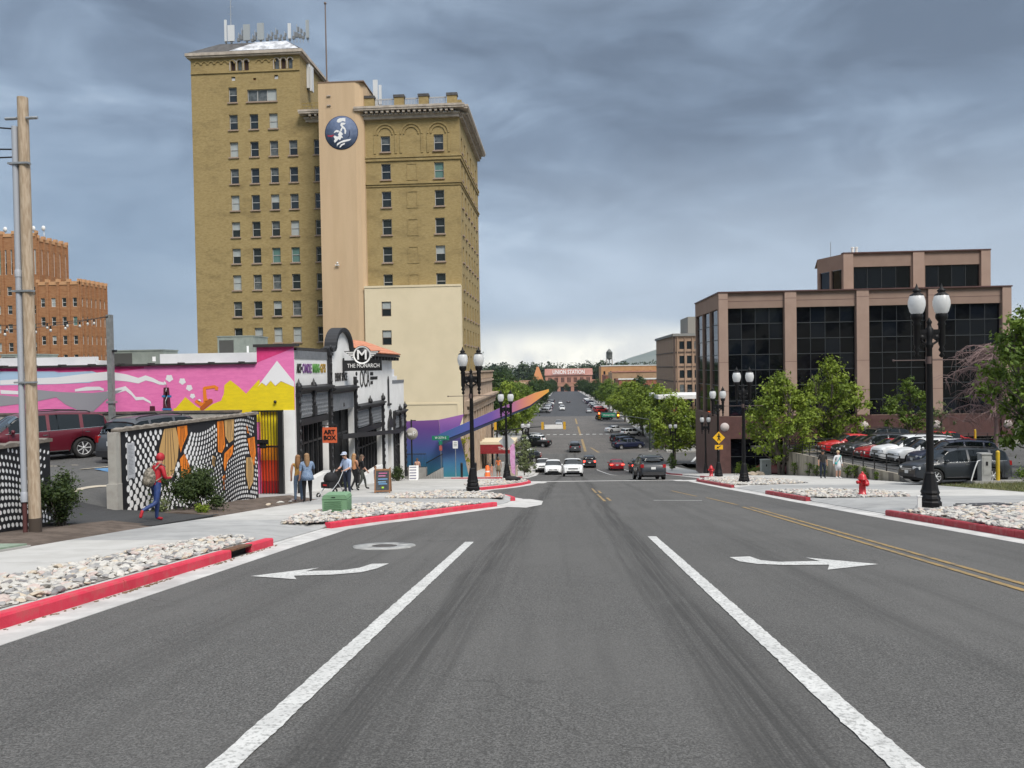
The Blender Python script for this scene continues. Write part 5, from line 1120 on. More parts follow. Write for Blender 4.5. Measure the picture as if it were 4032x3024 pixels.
q = MB(); tf.box(q, -.3, 20.4, 26, 20.9, -.5, .35); tsf.box(q, 0, 20.41, 28.3, 20.89, -.5, .3); wb(q, 'roof_edge', mat('roof_edge_grey', (.22, .22, .21), .7), tb_); q = MB(); tf.box(q, -.15, 0, .25, 20.4, 0, .1); wb(q, 'corner_trim', m_tand, tb_)
wb(MB().bb((26, 160, 7.2), (33, 170, 11.5)), 'plant_room', mat('plant_grey', (.27, .27, .25), .8), tb_)
pc = thing('flat_canopy', 'wide flat white canopy in front of the tan concrete office', 'canopy', (20, 138, -13)); wb(MB().bb((16.6, 134, -4.2), (34, 148, -3.55)), 'roof_slab', m_wht, pc)
for x, y in ((18, 136), (31, 136), (18, 146), (31, 146)): wb(MB().tube([(x, y, -13.2), (x, y, -4.2)], .2), 'column', m_gran, pc)
t = thing('red_banner', 'red hanging banner under the white canopy', 'banner', (19.3, 133.6, -5)); wb(MB().bb((18.8, 133.6, -8.4), (19.8, 133.68, -5.6)), 'cloth', mat('banner_red', (.40, .02, .02), .7), t); wb(MB().tube([(18.7, 133.64, -5.55), (19.9, 133.64, -5.55)], .04).tube([(19.3, 133.64, -5.55), (19.3, 134.1, -4.2)], .03), 'rod', m_black, t)
# ================================================================== FAR BUILDINGS
def simple_block(name, label, x0, x1, y, d, z0, z1, m, rows, cols_, wm, roofm, trim=None, ww=.5, wh=.55):
    t = thing(name, label, 'building', ((x0+x1)/2, y, z0)); f = Face((x0, y, z0), 0, x1-x0, z1-z0); hs_ = []
    pu = (x1-x0)/cols_; pv = (z1-z0)/(rows+.3)
    for r_ in range(rows):
        for c_ in range(cols_): hs_.append((c_*pu+pu*(1-ww)/2, r_*pv+pv*.3, c_*pu+pu*(1+ww)/2, r_*pv+pv*(.3+wh)))
    b = MB(); f.wall(b, hs_, .3); Face((x1, y, z0), PI/2, d, z1-z0).wall(b); Face((x0, y+d, z0), -PI/2, d, z1-z0).wall(b); b.add([(x0, y, z1), (x1, y, z1), (x1, y+d, z1), (x0, y+d, z1)], [(0, 1, 2, 3)]); wb(b, 'wall', m, t)
    for h in hs_:
        q = MB(); f.box(q, h[0], h[1], h[2], h[3], -.35, -.2); wb(q, 'window', random.choice((wm, wm, m_glassm)), t)
    q = MB(); f.box(q, -.3, z1-z0, x1-x0+.3, z1-z0+.6, -.6, .3); wb(q, 'coping', roofm, t)
    return t
m_redb = mat('red_brick', (.26, .095, .06), .9, (.33, .13, .085), .8); m_ply = mat('sheathing_board', (.47, .235, .10), .85, (.52, .28, .13), .3); m_salm = mat('salmon_brick', (.43, .205, .15), .9, (.48, .24, .18), .3); m_buff = mat('buff_brick', (.42, .28, .17), .9, (.36, .23, .14), .5)
simple_block('apartment_shell', 'unfinished apartment block clad in orange sheathing board beyond the red brick shops', 26.5, 66, 520, 30, -20, 1.6, m_ply, 3, 9, m_glass, m_wht, ww=.3, wh=.5)
t = simple_block('shop_block', 'low red brick corner shop with white coping on the right of far street', 25.5, 46, 345, 25, -16, -4.5, m_redb, 2, 6, m_glass, m_wht)
simple_block('shop_block', 'tan shop building with painted ghost sign behind the brick corner shop', 25, 48, 385, 30, -17, -1.5, m_buff, 2, 6, m_glass, m_salm)
simple_block('shop_block', 'narrow red brick shop wedged before the orange apartment shell', 24.5, 44, 430, 40, -17.5, -3.5, m_redb, 2, 7, m_glass, m_buff)
for i, (y, h, m, lb_) in enumerate(((300, 9, m_redb, 'red brick shop row hidden among left street trees'), (360, 10, m_buff, 'buff brick shop row hidden among left street trees'), (430, 11, m_salm, 'salmon brick shop row hidden among left street trees'), (520, 10, m_redb, 'dark brick shop row near the station end of left side'))): simple_block('shop_block', lb_, -45, -18, y, 45, zr(y)-1, zr(y)+h, m, 2, 6, m_glass, m_buff)
# railway station
us = thing('railway_station', 'long salmon brick station hall with white roof lettering closing the street', 'building', (8, 850, -25.5))
stf = Face((-18, 850, -26), 0, 51.4, 18.6); hs_ = []
for i in range(7):
    for j in range(3): hs_.append((3.2+i*7.0+j*1.35, 10.5, 4.1+i*7.0+j*1.35, 16))
for i in range(5): hs_.append((9+i*7.5, .5, 13+i*7.5, 5.5))
b = MB(); stf.wall(b, hs_, .5); Face((33.4, 850, -26), PI/2, 22, 18.6).wall(b); Face((-18, 872, -26), -PI/2, 22, 18.6).wall(b)
b.add([(33.4, 850, -7.4), (33.4, 861, -.4), (33.4, 872, -7.4)], [(0, 1, 2)]); b.add([(-18, 850, -7.4), (-18, 861, -.4), (-18, 872, -7.4)], [(0, 1, 2)]); wb(b, 'brick_wall', m_salm, us)
for h in hs_: q = MB(); stf.box(q, h[0], h[1], h[2], h[3], -.6, -.4); wb(q, 'window', m_glass, us)
m_rtile = mat('station_roof_tile', (.31, .145, .115), .9, (.36, .18, .145), .2); m_otile = mat('orange_roof_tile', (.52, .22, .09), .9)
q = MB(); q.add([(-18.8, 849, -7.6), (34.2, 849, -7.6), (34.2, 861, -.3), (-18.8, 861, -.3), (34.2, 873, -7.6), (-18.8, 873, -7.6)], [(0, 1, 2, 3), (3, 2, 4, 5)]); wb(q, 'roof', m_rtile, us)
q = MB(); stf.box(q, 0, 6.2, 51.4, 6.9, 0, .5); stf.box(q, 0, 9.4, 51.4, 9.8, 0, .3); wb(q, 'string_course', m_buff, us)
o = text('UNION STATION', 6.3, (7.7, 848.6, -4.2), (PI/2, 0, 0), mat('sign_letter_white', (.85, .85, .85), .5), sx=.72, ext=.2, font_off=.14); wchild(o, us)
for x0, x1, z1, dn in ((-42, -18.02, -14, 1), (33.42, 58, -13, 1)):
    q = MB(); Face((x0, 853, -26), 0, x1-x0, z1+26).wall(q); q.add([(x0, 853, z1), (x1, 853, z1), (x1, 868, z1), (x0, 868, z1)], [(0, 1, 2, 3)]); wb(q, 'side_wing', m_salm, us)
q = MB(); q.add([(-32.5, 850.5, -13.5), (-20, 850.5, -13.5), (-20, 864, -13.5), (-32.5, 864, -13.5), (-27.5, 856, 2.3), (-25.3, 856, 2.3)], [(0, 1, 5, 4), (1, 2, 5), (2, 3, 4, 5), (3, 0, 4)]); wb(q, 'pavilion_roof', m_otile, us)
q = MB(); Face((-32.2, 851, -26), 0, 12, 12.4).wall(q); wb(q, 'pavilion_wall', m_salm, us)
# water tower
wt = thing('water_tower', 'old water tower with domed tank on lattice legs above the far trees', 'water tower', (58, 950, -26)); m_wtk = mat('tank_grey', (.22, .23, .22), .7, (.14, .15, .14), .5)
wb(MB().lathe([(.3, 8.3), (3.6, 10.5), (3.8, 11), (3.8, 17.5), (4.1, 17.6), (1.2, 21.6), (0, 22.2)], (58.7, 950, .6), 20), 'tank', m_wtk, wt)
for s_ in ((-1, -1), (1, -1), (1, 1), (-1, 1)): wb(MB().tube([(58.7+s_[0]*5, 950+s_[1]*5, -26), (58.7+s_[0]*3.2, 950+s_[1]*3.2, 11.5)], .35, 6), 'leg', mat('tank_leg', (.38, .33, .29), .7), wt)
wb(MB().tube([(58.7, 950, -26), (58.7, 950, 9)], .6, 8), 'riser', m_wtk, wt)
for z in (-12, 0): wb(MB().tube([(58.7-4.3, 945.7, z), (58.7+4.3, 945.7, z)], .2, 5).tube([(58.7-4.3, 945.7, z), (58.7+3.6, 946.3, z+11)], .12, 5).tube([(58.7+4.3, 945.7, z), (58.7-3.6, 946.3, z+11)], .12, 5), 'brace', m_wtk, wt)
# ================================================================== VEGETATION
def leaf_mat(name, a, b_, tr=.25):
    global nt, N, LK
    m = bpy.data.materials.new(name); m.use_nodes = True; nt = m.node_tree; N = nt.nodes; LK = nt.links
    b = N['Principled BSDF']; b.inputs['Roughness'].default_value = .55; b.inputs['Specular IOR Level'].default_value = .3
    at = N.new('ShaderNodeAttribute'); at.attribute_name = 'tone'; 
    pos = N.new('ShaderNodeNewGeometry').outputs['Position']
    f = mth('ADD', mth('MULTIPLY', at.outputs['Fac'], .7), mth('MULTIPLY', noise(pos, .9, 3, .6), .45))
    cc = ramp(f, (.2, a), (.8, b_))
    LK.new(cc, b.inputs['Base Color']); tb = N.new('ShaderNodeBsdfTranslucent'); LK.new(cc, tb.inputs[0])
    mx = N.new('ShaderNodeMixShader'); mx.inputs[0].default_value = tr; LK.new(b.outputs[0], mx.inputs[1]); LK.new(tb.outputs[0], mx.inputs[2]); LK.new(mx.outputs[0], N['Material Output'].inputs[0])
    return m
m_leafA = leaf_mat('leaf_fresh', (.060, .110, .010), (.250, .325, .038)); m_leafB = leaf_mat('leaf_mid', (.040, .082, .012), (.165, .240, .034)); m_leafC = leaf_mat('leaf_dark', (.016, .040, .012), (.055, .095, .024))
m_leafD = leaf_mat('leaf_grey', (.085, .115, .045), (.21, .245, .11)); m_leafE = leaf_mat('leaf_yellow', (.14, .15, .008), (.30, .29, .02)); m_leafF = leaf_mat('leaf_shrub', (.014, .030, .009), (.060, .090, .022))
m_leafFar = leaf_mat('leaf_far', (.016, .032, .012), (.045, .070, .022), .15)
m_bark = mat('bark', (.085, .070, .058), .9, (.13, .11, .09), 12, .5, 40); m_twig = mat('twig_pink', (.26, .175, .17), .9, (.20, .14, .13), 8)
def leaves(pts, size, rnd, aspect=.62, fold=.25):
    """leaf faces: a folded pair of triangles each; returns mesh data with a per-leaf tone"""
    vs = []; fs = []; tone = []
    for p, out, tn in pts:
        n = (out+Vector((rnd.gauss(0, .55), rnd.gauss(0, .55), rnd.gauss(0, .55)+.25))).normalized(); t = n.orthogonal().normalized(); a = rnd.uniform(0, 6.28)
        u = (Matrix.Rotation(a, 3, n) @ t); v = n.cross(u); s = size*rnd.choice((.5, .75, .9, 1.0, 1.15, 1.5)); o = len(vs); d = n*(-s*fold)
        vs += [p-u*s*.5, p+v*s*aspect*.5+d*.5, p+u*s*.5, p-v*s*aspect*.5+d*.5]
        fs += [(o, o+1, o+2), (o, o+2, o+3)]; tone += [tn, tn]
    return vs, fs, tone
def leaf_mesh(name, pts, size, m, rnd, **k):
    vs, fs, tone = leaves(pts, size, rnd, **k); me = bpy.data.meshes.new(name); me.from_pydata([tuple(v) for v in vs], [], fs); me.materials.append(m)
    at = me.attributes.new('tone', 'FLOAT', 'FACE'); at.data.foreach_set('value', tone); return me
def crown_pts(rnd, clumps, per):
    out = []
    for c, r_ in clumps:
        tn = rnd.uniform(0, 1); k = int(per*r_*r_)
        for _ in range(k):
            d = Vector((rnd.gauss(0, 1), rnd.gauss(0, 1), rnd.gauss(0, 1)*.8)).normalized(); q = min(1.7, abs(rnd.gauss(0, .62)))
            out.append((c+Vector((d.x*r_, d.y*r_, d.z*r_*1.0))*q, (d+Vector((0, 0, .3))).normalized(), min(1, max(0, tn*.55+rnd.uniform(0, .45)))))
    return out
TREES = {}
def tree_meshes(key, seed, h, cw, cb, nclump, per, leaf, m, trunk_r=.14, stems=1, top=.5, cr=(.5, .85)):
    """h: height, cw: crown width, cb: clear trunk height"""
    if key in TREES: return TREES[key]
    rnd = random.Random(seed); tb_ = MB(); clumps = []
    for i in range(nclump):
        for _ in range(30):
            z = cb+(h-cb)*rnd.random()**.85; t = (z-cb)/(h-cb); rad = cw/2*(math.sin(PI*min(1, t*.86+.16))**.75)*(1 if t < .6 else lerp(1, top, (t-.6)/.4))
            a = rnd.uniform(0, 6.28); q = math.sqrt(rnd.random()); p = Vector((math.cos(a)*rad*q, math.sin(a)*rad*q, z))
            r_ = rnd.uniform(*cr)*cw*.16
            if all((p-c).length > (r_+rr)*.42 for c, rr in clumps): break
        clumps.append((p, r_))
    forks = []
    for s in range(stems):
        a = 6.28*s/max(1, stems); sp = .12*cw if stems > 1 else .02*cw
        path = [Vector((.12*math.cos(a)*(stems > 1), .12*math.sin(a)*(stems > 1), -.15))]
        for k in range(1, 6): path.append(Vector((math.cos(a)*sp*k/2.5+rnd.uniform(-.06, .06), math.sin(a)*sp*k/2.5+rnd.uniform(-.06, .06), h*.84*k/5)))
        tb_.tube(path, [trunk_r*(1.15-.19*k) for k in range(6)], 8); forks.append(path)
    for c, r_ in clumps:
        path = min(forks, key=lambda P_: min((q-c).length for q in P_)); zt = max(cb*.8, c.z-.45*cw*.5-.3)
        k = min(4.99, max(.6, zt/(h*.84)*5)); i = int(k); s0 = path[i].lerp(path[min(5, i+1)], k-i); mid = s0.lerp(c, .5)+Vector((rnd.uniform(-.1, .1), rnd.uniform(-.1, .1), -.05*cw*.2))
        tb_.tube([s0, mid, c], [trunk_r*.34, trunk_r*.22, trunk_r*.07], 5, caps=False)
    pts = crown_pts(rnd, clumps, per)
    TREES[key] = (tb_.mesh('trunk', m_bark), leaf_mesh('crown', pts, leaf, m, rnd)); return TREES[key]
def tree(key, loc, label, group=None, s=1, rz=0, name='street_tree', m=None, cat='tree'):
    tm, cm = TREES[key]; t = thing(name, label, cat, loc, rz, group); t.scale = (s,)*3 if not isinstance(s, tuple) else s
    obj('trunk', tm, t); c = obj('crown', cm, t)
    if m: setmat(c, m)
    return t
tree_meshes('vase', 3, 8.4, 5.4, 1.5, 85, 420, .23, m_leafA, .13, 4, .75, (.5, .85))
tree_meshes('broad', 7, 8.6, 7.0, 1.5, 95, 230, .27, m_leafA, .13, 5, .9, (.42, .75))
tree_meshes('oval', 5, 6.4, 3.7, 1.0, 60, 520, .21, m_leafB, .11, 1, .5)
tree_meshes('street', 9, 9.6, 8.4, 2.6, 75, 150, .36, m_leafA, .2, 1, .8, (.5, .9))
tree_meshes('street2', 14, 9.0, 8.0, 2.4, 70, 150, .36, m_leafA, .2, 1, .75, (.5, .9))
tree_meshes('big', 21, 17, 13, 3, 85, 50, .62, m_leafC, .4, 1, .7, (.5, .95))
tree_meshes('young', 31, 3.9, 2.5, .3, 44, 900, .15, m_leafD, .05, 1, .5, (.6, .95))
tree_meshes('small', 33, 3.6, 2.0, 1.0, 20, 420, .17, m_leafE, .05, 1, .7, (.6, 1))
tree_meshes('tall', 40, 14, 8, 3.5, 60, 110, .4, m_leafC, .3, 1, .5)
# car park trees on the right
tree('vase', (17.4, 62.6, zr(62.6)-.05), 'many stemmed fresh green tree at the end of the retaining wall', s=1.0, rz=.4)
tree('broad', (23.6, 69.5, -6.4), 'wide fresh green tree in front of the black glass bays', s=(.95, .95, .98), rz=2.0)
tree('oval', (30.6, 70.0, -6.5), 'compact oval tree beside the third granite pier', s=1.08, rz=1)
tree('vase', (24.4, 41.0, -4.4), 'leafy dark green tree behind the yellow bollards at grass verge', s=(1.0, 1.0, 1.12), rz=2.6, m=m_leafB)
tree('oval', (27.3, 45.5, -4.6), 'tall green tree with blossom beyond the grass verge', s=(1.2, 1.2, 1.65), rz=4, m=m_leafB)
# bare pinkish drooping tree
bt = thing('bare_tree', 'leafless pinkish drooping tree at the right end of the office', 'tree', (31.4, 58.0, -5.6)); bt.scale = (1.05, 1.05, 1.75); rnd = random.Random(8); B = MB(); T2 = MB()
B.tube([(0, 0, -.2), (.1, 0, 1.4), (.0, .1, 3.0), (-.1, 0, 4.6)], [.16, .13, .10, .05], 7)
for i in range(44):
    a = rnd.uniform(0, 6.28); z0 = rnd.uniform(1.6, 4.6); L = rnd.uniform(1.3, 3.1); d = Vector((math.cos(a), math.sin(a), 0)); p0 = Vector((0, 0, z0)); pth = [p0+d*(L*t)+Vector((0, 0, 1.6*t-1.6*t*t*1.1)) for t in (0, .25, .5, .75, 1)]
    B.tube(pth, [.045, .035, .026, .018, .01], 5, caps=False)
    for j in range(40):
        k = rnd.uniform(.2, 1)*4; ii = min(3, int(k)); q = pth[ii].lerp(pth[ii+1], k-ii); dd = Vector((rnd.gauss(0, .5), rnd.gauss(0, .5), -rnd.uniform(.1, .7))); T2.tube([q, q+dd*.5+Vector((0, 0, .08)), q+dd], [.016, .012, .006], 3, caps=False)
B.build('trunk', m_twig, bt); T2.build('crown', m_twig, bt)
tree('small', (30.0, 63, -5.4), 'thin olive sapling near the bare pinkish tree', s=1.1, m=m_leafD, name='sapling')
# street trees beyond the junction
ORD = 'first second third fourth fifth sixth seventh eighth ninth tenth eleventh twelfth thirteenth fourteenth fifteenth sixteenth seventeenth'.split()
for i, (x, y, s, k) in enumerate(((15.8, 110.5, 1.02, 'street'), (20.5, 112, .92, 'street2'))): tree(k, (x, y, zr(y)+.1), ('spreading street tree at the near right corner of junction', 'street tree next to the brown office far corner')[i], s=s, rz=i*2.1)
for i, y in enumerate((139, 152, 166, 181, 197, 214, 232, 268, 290, 315, 345, 380, 420, 470, 530, 600, 680)):
    tree(('street', 'street2')[i % 2], (17.9+.7*math.sin(i*2.3)+(0 if y < 400 else .5), y, zr(y)+.1), '%s street tree from the junction on the pavement with the tan office' % ORD[i], 'street trees along the right pavement', s=1.1+.12*math.sin(i*1.7), rz=i*1.3, m=(m_leafA if i < 6 else (m_leafB if i < 10 else m_leafC)))
for i, y in enumerate((140, 153, 168, 184, 202, 222, 268, 292, 320, 352, 390, 430, 480, 540, 620, 700)):
    tree(('street2', 'street')[i % 2], (-10.6-.8*math.sin(i*1.9), y, zr(y)+.1), '%s street tree from the junction on the pavement opposite the tan office' % ORD[i], 'street trees along the left pavement', s=1.14+.12*math.sin(i*2.2), rz=i*1.7+1, m=(m_leafA if i < 3 else (m_leafB if i < 6 else m_leafC)))
lab = 'big dark old tree rising behind the left street trees'
for i, (x, y, s) in enumerate(((-23, 172, .9), (-30, 205, 1.05), (-22, 235, .95), (-36, 250, 1.15), (-24, 290, 1.0), (-40, 330, 1.2), (-28, 380, 1.1), (-50, 420, 1.2), (-60, 300, 1.2), (-34, 470, 1.1), (-22, 560, 1.0))): tree('big', (x, y, zr(y)-.5), lab, 'dark trees behind the left street trees', s=s, rz=i*1.1, name='old_tree')
lab = 'big dark tree standing toward the station end of street'
for i, (x, y, s) in enumerate(((-12, 640, .75), (-8, 735, .8), (-10, 790, .85), (20, 640, .75), (21, 735, .8), (18, 800, .8), (5, 825, .55), (30, 300, .8), (34, 620, 1), (52, 660, 1.1), (48, 250, .9))): tree('big', (x, y, zr(y)-.5), lab, 'dark trees toward the station', s=s, rz=i*1.4, name='old_tree')
for i, (x, y, s) in enumerate(((58, 82, .62), (66, 70, .7), (74, 92, .75), (60, 104, .7), (84, 78, .8), (52, 58, .55))): tree('big', (x, y, -7.2), 'broad dark tree standing beyond the far edge of railed car park', 'trees beyond the railed car park', s=s, rz=i*1.9, name='old_tree', m=m_leafB)
tree('tall', (-15.5, 133.5, zr(133)), 'tall dark tree peeping past the limestone corner of the tower', s=1.28, rz=1)
tree('young', (-3.7, 73.5, zr(73.5)+.15), 'young grey-green tree in the pavement beside the parked white cars', s=1.02, name='young_tree')
tree('small', (-9.8, 75.5, zr(75.5)+.15), 'small yellow-green tree behind the blue sculpture', s=(1.15, 1.15, 1.35), name='young_tree')
tree('oval', (13.3, 95, zr(95)+.1), 'little sapling by the red kerb near the far lamp', s=.36, name='sapling')
# far wood on the skyline: one mass
rnd = random.Random(77); pts = []
for i in range(520):
    y = rnd.uniform(890, 1500); x = rnd.uniform(-.42, .30)*y; 
    if y < 960 and -60 < x < 70: continue
    h = rnd.uniform(21, 31)+y*.006; r_ = rnd.uniform(7, 12); z0 = zr(y); tn = rnd.random()
    for _ in range(150):
        d = Vector((rnd.gauss(0, 1), rnd.gauss(0, 1), rnd.gauss(0, 1))).normalized(); c = Vector((x, y, z0+h*.58)); q = rnd.random()**.4
        pts.append((c+Vector((d.x*r_*q, d.y*r_*q, d.z*h*.42*q)), d, min(1, tn*.6+rnd.uniform(0, .4))))
pts2 = []
for i in range(170):
    y = -rnd.uniform(60, 420); x = rnd.uniform(-220, 260)
    if abs(x) < 14+abs(y)*.02: continue
    h = rnd.uniform(9, 17); r_ = rnd.uniform(4, 7); z0 = zr(y)-.5; tn = rnd.random()
    for _ in range(110):
        d = Vector((rnd.gauss(0, 1), rnd.gauss(0, 1), rnd.gauss(0, 1))).normalized(); q = rnd.random()**.4
        pts2.append((Vector((x, y, z0+h*.55))+Vector((d.x*r_*q, d.y*r_*q, d.z*h*.45*q)), d, min(1, tn*.6+rnd.uniform(0, .4))))
obj('hillside_wood', leaf_mesh('hillside_wood', pts2, 1.6, m_leafFar, rnd, aspect=.9), kind='stuff', label='wooded hillside of the uphill neighbourhood reflected in the office glass', cat='wood')
obj('far_wood', leaf_mesh('far_wood', pts, 3.0, m_leafFar, rnd, aspect=.9), kind='stuff', label='dark tree belt along the skyline beyond the station', cat='wood')
# shrubs
def shrub(loc, r, n, leaf, m, label, name='shrub', stems=6, seed=1, s=(1, 1, 1), group=None):
    t = thing(name, label, 'shrub', loc, group=group); rnd = random.Random(seed); pts = []; cl_ = []
    for i in range(14): cl_.append((Vector((rnd.gauss(0, .36)*r*s[0], rnd.gauss(0, .36)*r*s[1], r*s[2]*rnd.uniform(.35, 1.25))), r*rnd.uniform(.30, .46)))
    for i in range(n):
        c, rr = rnd.choice(cl_); d = Vector((rnd.gauss(0, 1), rnd.gauss(0, 1), rnd.gauss(0, 1))).normalized(); q = min(1.8, abs(rnd.gauss(0, .68))); p = c+d*rr*q
        p.z = max(p.z, .03); pts.append((p, d, rnd.random()))
    S = MB()
    for c, rr in cl_[:stems+4]: S.tube([(rnd.uniform(-.1, .1)*r, rnd.uniform(-.1, .1)*r, -.08), (c.x*.5, c.y*.5, c.z*.5), tuple(c)], [.02, .014, .006], 5)
    S.build('stems', m_bark, t); obj('foliage', leaf_mesh('foliage', pts, leaf, m, rnd), t); return t
shrub((-10.45, 21.3, zr(21.3)+.12), .80, 11000, .075, m_leafF, 'dense dark green bush against the dotted mural wall', seed=2, s=(1.0, 1.25, 1.22))
shrub((-11.15, 16.4, zr(16.4)+.12), .62, 6500, .065, m_leafF, 'loose green bush beside the base of utility pole', seed=3, s=(.8, .9, 1.45))
shrub((-11.0, 20.3, zr(20.3)+.12), .34, 700, .05, m_leafD, 'weedy grey-green tuft at the foot of dotted wall', seed=5, name='weed_clump')
shrub((-9.9, 20.4, zr(20.4)+.1), .24, 500, .06, m_leafA, 'small bright green weed beside the dark bush', seed=6, name='weed_clump')
shrub((-10.7, 49.2, zr(49.2)+.15), .72, 2600, .08, m_leafF, 'rounded dark shrub by the art building door', seed=7, s=(1, 1.6, .9))
shrub((14.9, 65.2, zr(65.2)+.1), .72, 1800, .10, m_leafA, 'clipped bright green hedge shrub at the granite pier', seed=8, s=(.9, .9, 1.15)); shrub((16.3, 66.5, zr(66.5)+.1), .62, 1400, .1, m_leafB, 'low dark hedge shrub next to the green cabinet', seed=9, s=(1.3, .8, .8))
for i, (x, y, s) in enumerate(((17.55, 44.3, .16), (17.6, 46.2, .24), (17.65, 47.8, .27), (17.65, 49.0, .3), (17.6, 53.0, .3), (17.6, 54.6, .28), (17.6, 56.3, .32), (17.6, 59.8, .34))): shrub((x, y, zr(y)+.13), s*1.5, 330, .09, m_leafB, '%s small leafy sprig from the exit end of the retaining wall' % ORD[i], 'sprig', 3, 20+i, (.6, .8, 1.5), 'sprigs along the retaining wall')
shrub((20.9, 34.9, zr(34.9)+.24), .8, 2600, .08, m_leafB, 'green and rust coloured bush on the grass verge', seed=41, s=(1.9, 1, .7)); shrub((23.5, 35.6, zr(35.6)+.3), .9, 2600, .08, m_leafB, 'larger green bush behind the rust coloured verge bush', seed=42, s=(1.9, 1, .9))
shrub((-11.0, 38.3, zr(38.3)+.15), .2, 260, .07, m_leafD, 'tiny weed at the foot of white pier', seed=51, name='weed_clump'); shrub((-11.0, 46.8, zr(46.8)+.15), .22, 260, .07, m_leafD, 'small dry weed below the sloping white plinth', seed=52, name='weed_clump', s=(.7, 2, .5))
# verge grass blades, soil litter
rnd = random.Random(3); vs = []; fs = []
for i in range(9000):
    y = rnd.uniform(26.8, 36.6); x = 17.35+rnd.random()**1.2*13; z = zr(y)+.155+(.03*(x-17.5) if x > 17.5 else 0); a = rnd.uniform(0, 6.28); h = rnd.uniform(.05, .17); o = len(vs)
    vs += [(x-.012*math.cos(a), y-.012*math.sin(a), z), (x+.012*math.cos(a), y+.012*math.sin(a), z), (x+rnd.gauss(0, .04), y+rnd.gauss(0, .04), z+h)]; fs.append((o, o+1, o+2))
MB().add(vs, fs).build('grass', mat('grass_blade', (.085, .11, .03), .8, (.17, .16, .06), 1.5), label='short patchy grass on the right verge', cat='grass', kind='stuff')
LB = MB(); rnd = random.Random(12)
for i in range(330):
    if i < 170: y = rnd.choice((7.6, 9.3, 9.9, 11.8, 13.1, 13.6))+rnd.gauss(0, .35); x = -5.46+abs(rnd.gauss(0, .035)); z = zr(y)+.010
    else: y = rnd.uniform(20, 28); x = rnd.uniform(-11.2, -9.3); z = zr(y)+.2
    s = rnd.uniform(.008, .026); LB.box((x, y, z), (s, s*1.6, s*.4), rz=rnd.uniform(0, 3))
LB.build('leaf_litter', mat('litter', (.22, .13, .07), .9, (.12, .08, .05), 20), label='dry leaf litter in the gutter below the red kerb', cat='litter', kind='stuff')
for i, (x, y, s) in enumerate(((-9.35, 24.8, .16), (-9.4, 23.9, .11), (-9.3, 25.6, .1), (-9.5, 26.4, .13))):
    o = obj('garden_rock', STONES[i], None, (x, y, zr(y)+.2), (0, 0, i), 'rounded rock lying on the soil strip by the mural wall', 'rock', 'rocks on the soil strip', scale=s*1.8); setmat(o, M_ST[(0, 2, 3, 4)[i]])
# ================================================================== CARS
m_tyre = mat('tyre', (.014, .014, .014), .85); m_rim = mat('alloy', (.58, .59, .60), .35, metal=.25); m_rimd = mat('alloy_dark', (.05, .05, .055), .4, metal=.6); m_cglass = mat('car_glass', (.012, .015, .016), .04, spec=.6); m_clad = mat('car_cladding', (.022, .022, .024), .7)
m_lamp = mat('head_lamp', (.65, .67, .68), .12, spec=.8); m_tail = mat('tail_lamp', (.30, .010, .012), .2, spec=.7); m_tailon = mat('tail_lamp_lit', (1.0, .06, .04), .3, emit=2.2); m_amber = mat('amber_lit', (1.0, .55, .08), .3, emit=1.6); m_chrome = mat('chrome', (.55, .56, .57), .2, metal=.9); m_plate = mat('number_plate', (.60, .61, .60), .5)
def paint_m(n, c, metal=.1): return mat('car_paint_'+n, c, .38, spec=.35, coat=.35, metal=metal)
P_WHITE = paint_m('white', (.72, .73, .73), 0); P_RED = paint_m('red', (.33, .012, .018)); P_MAROON = paint_m('maroon', (.10, .008, .018)); P_BLACK = paint_m('black', (.008, .008, .009)); P_GREY = paint_m('grey', (.055, .06, .068)); P_CHAR = paint_m('charcoal', (.026, .030, .036)); P_NAVY = paint_m('navy', (.010, .018, .05)); P_SILV = paint_m('silver', (.36, .37, .38), .4); P_BRED = paint_m('bright_red', (.45, .012, .014), 0); P_DBLUE = paint_m('deep_blue', (.008, .012, .04))
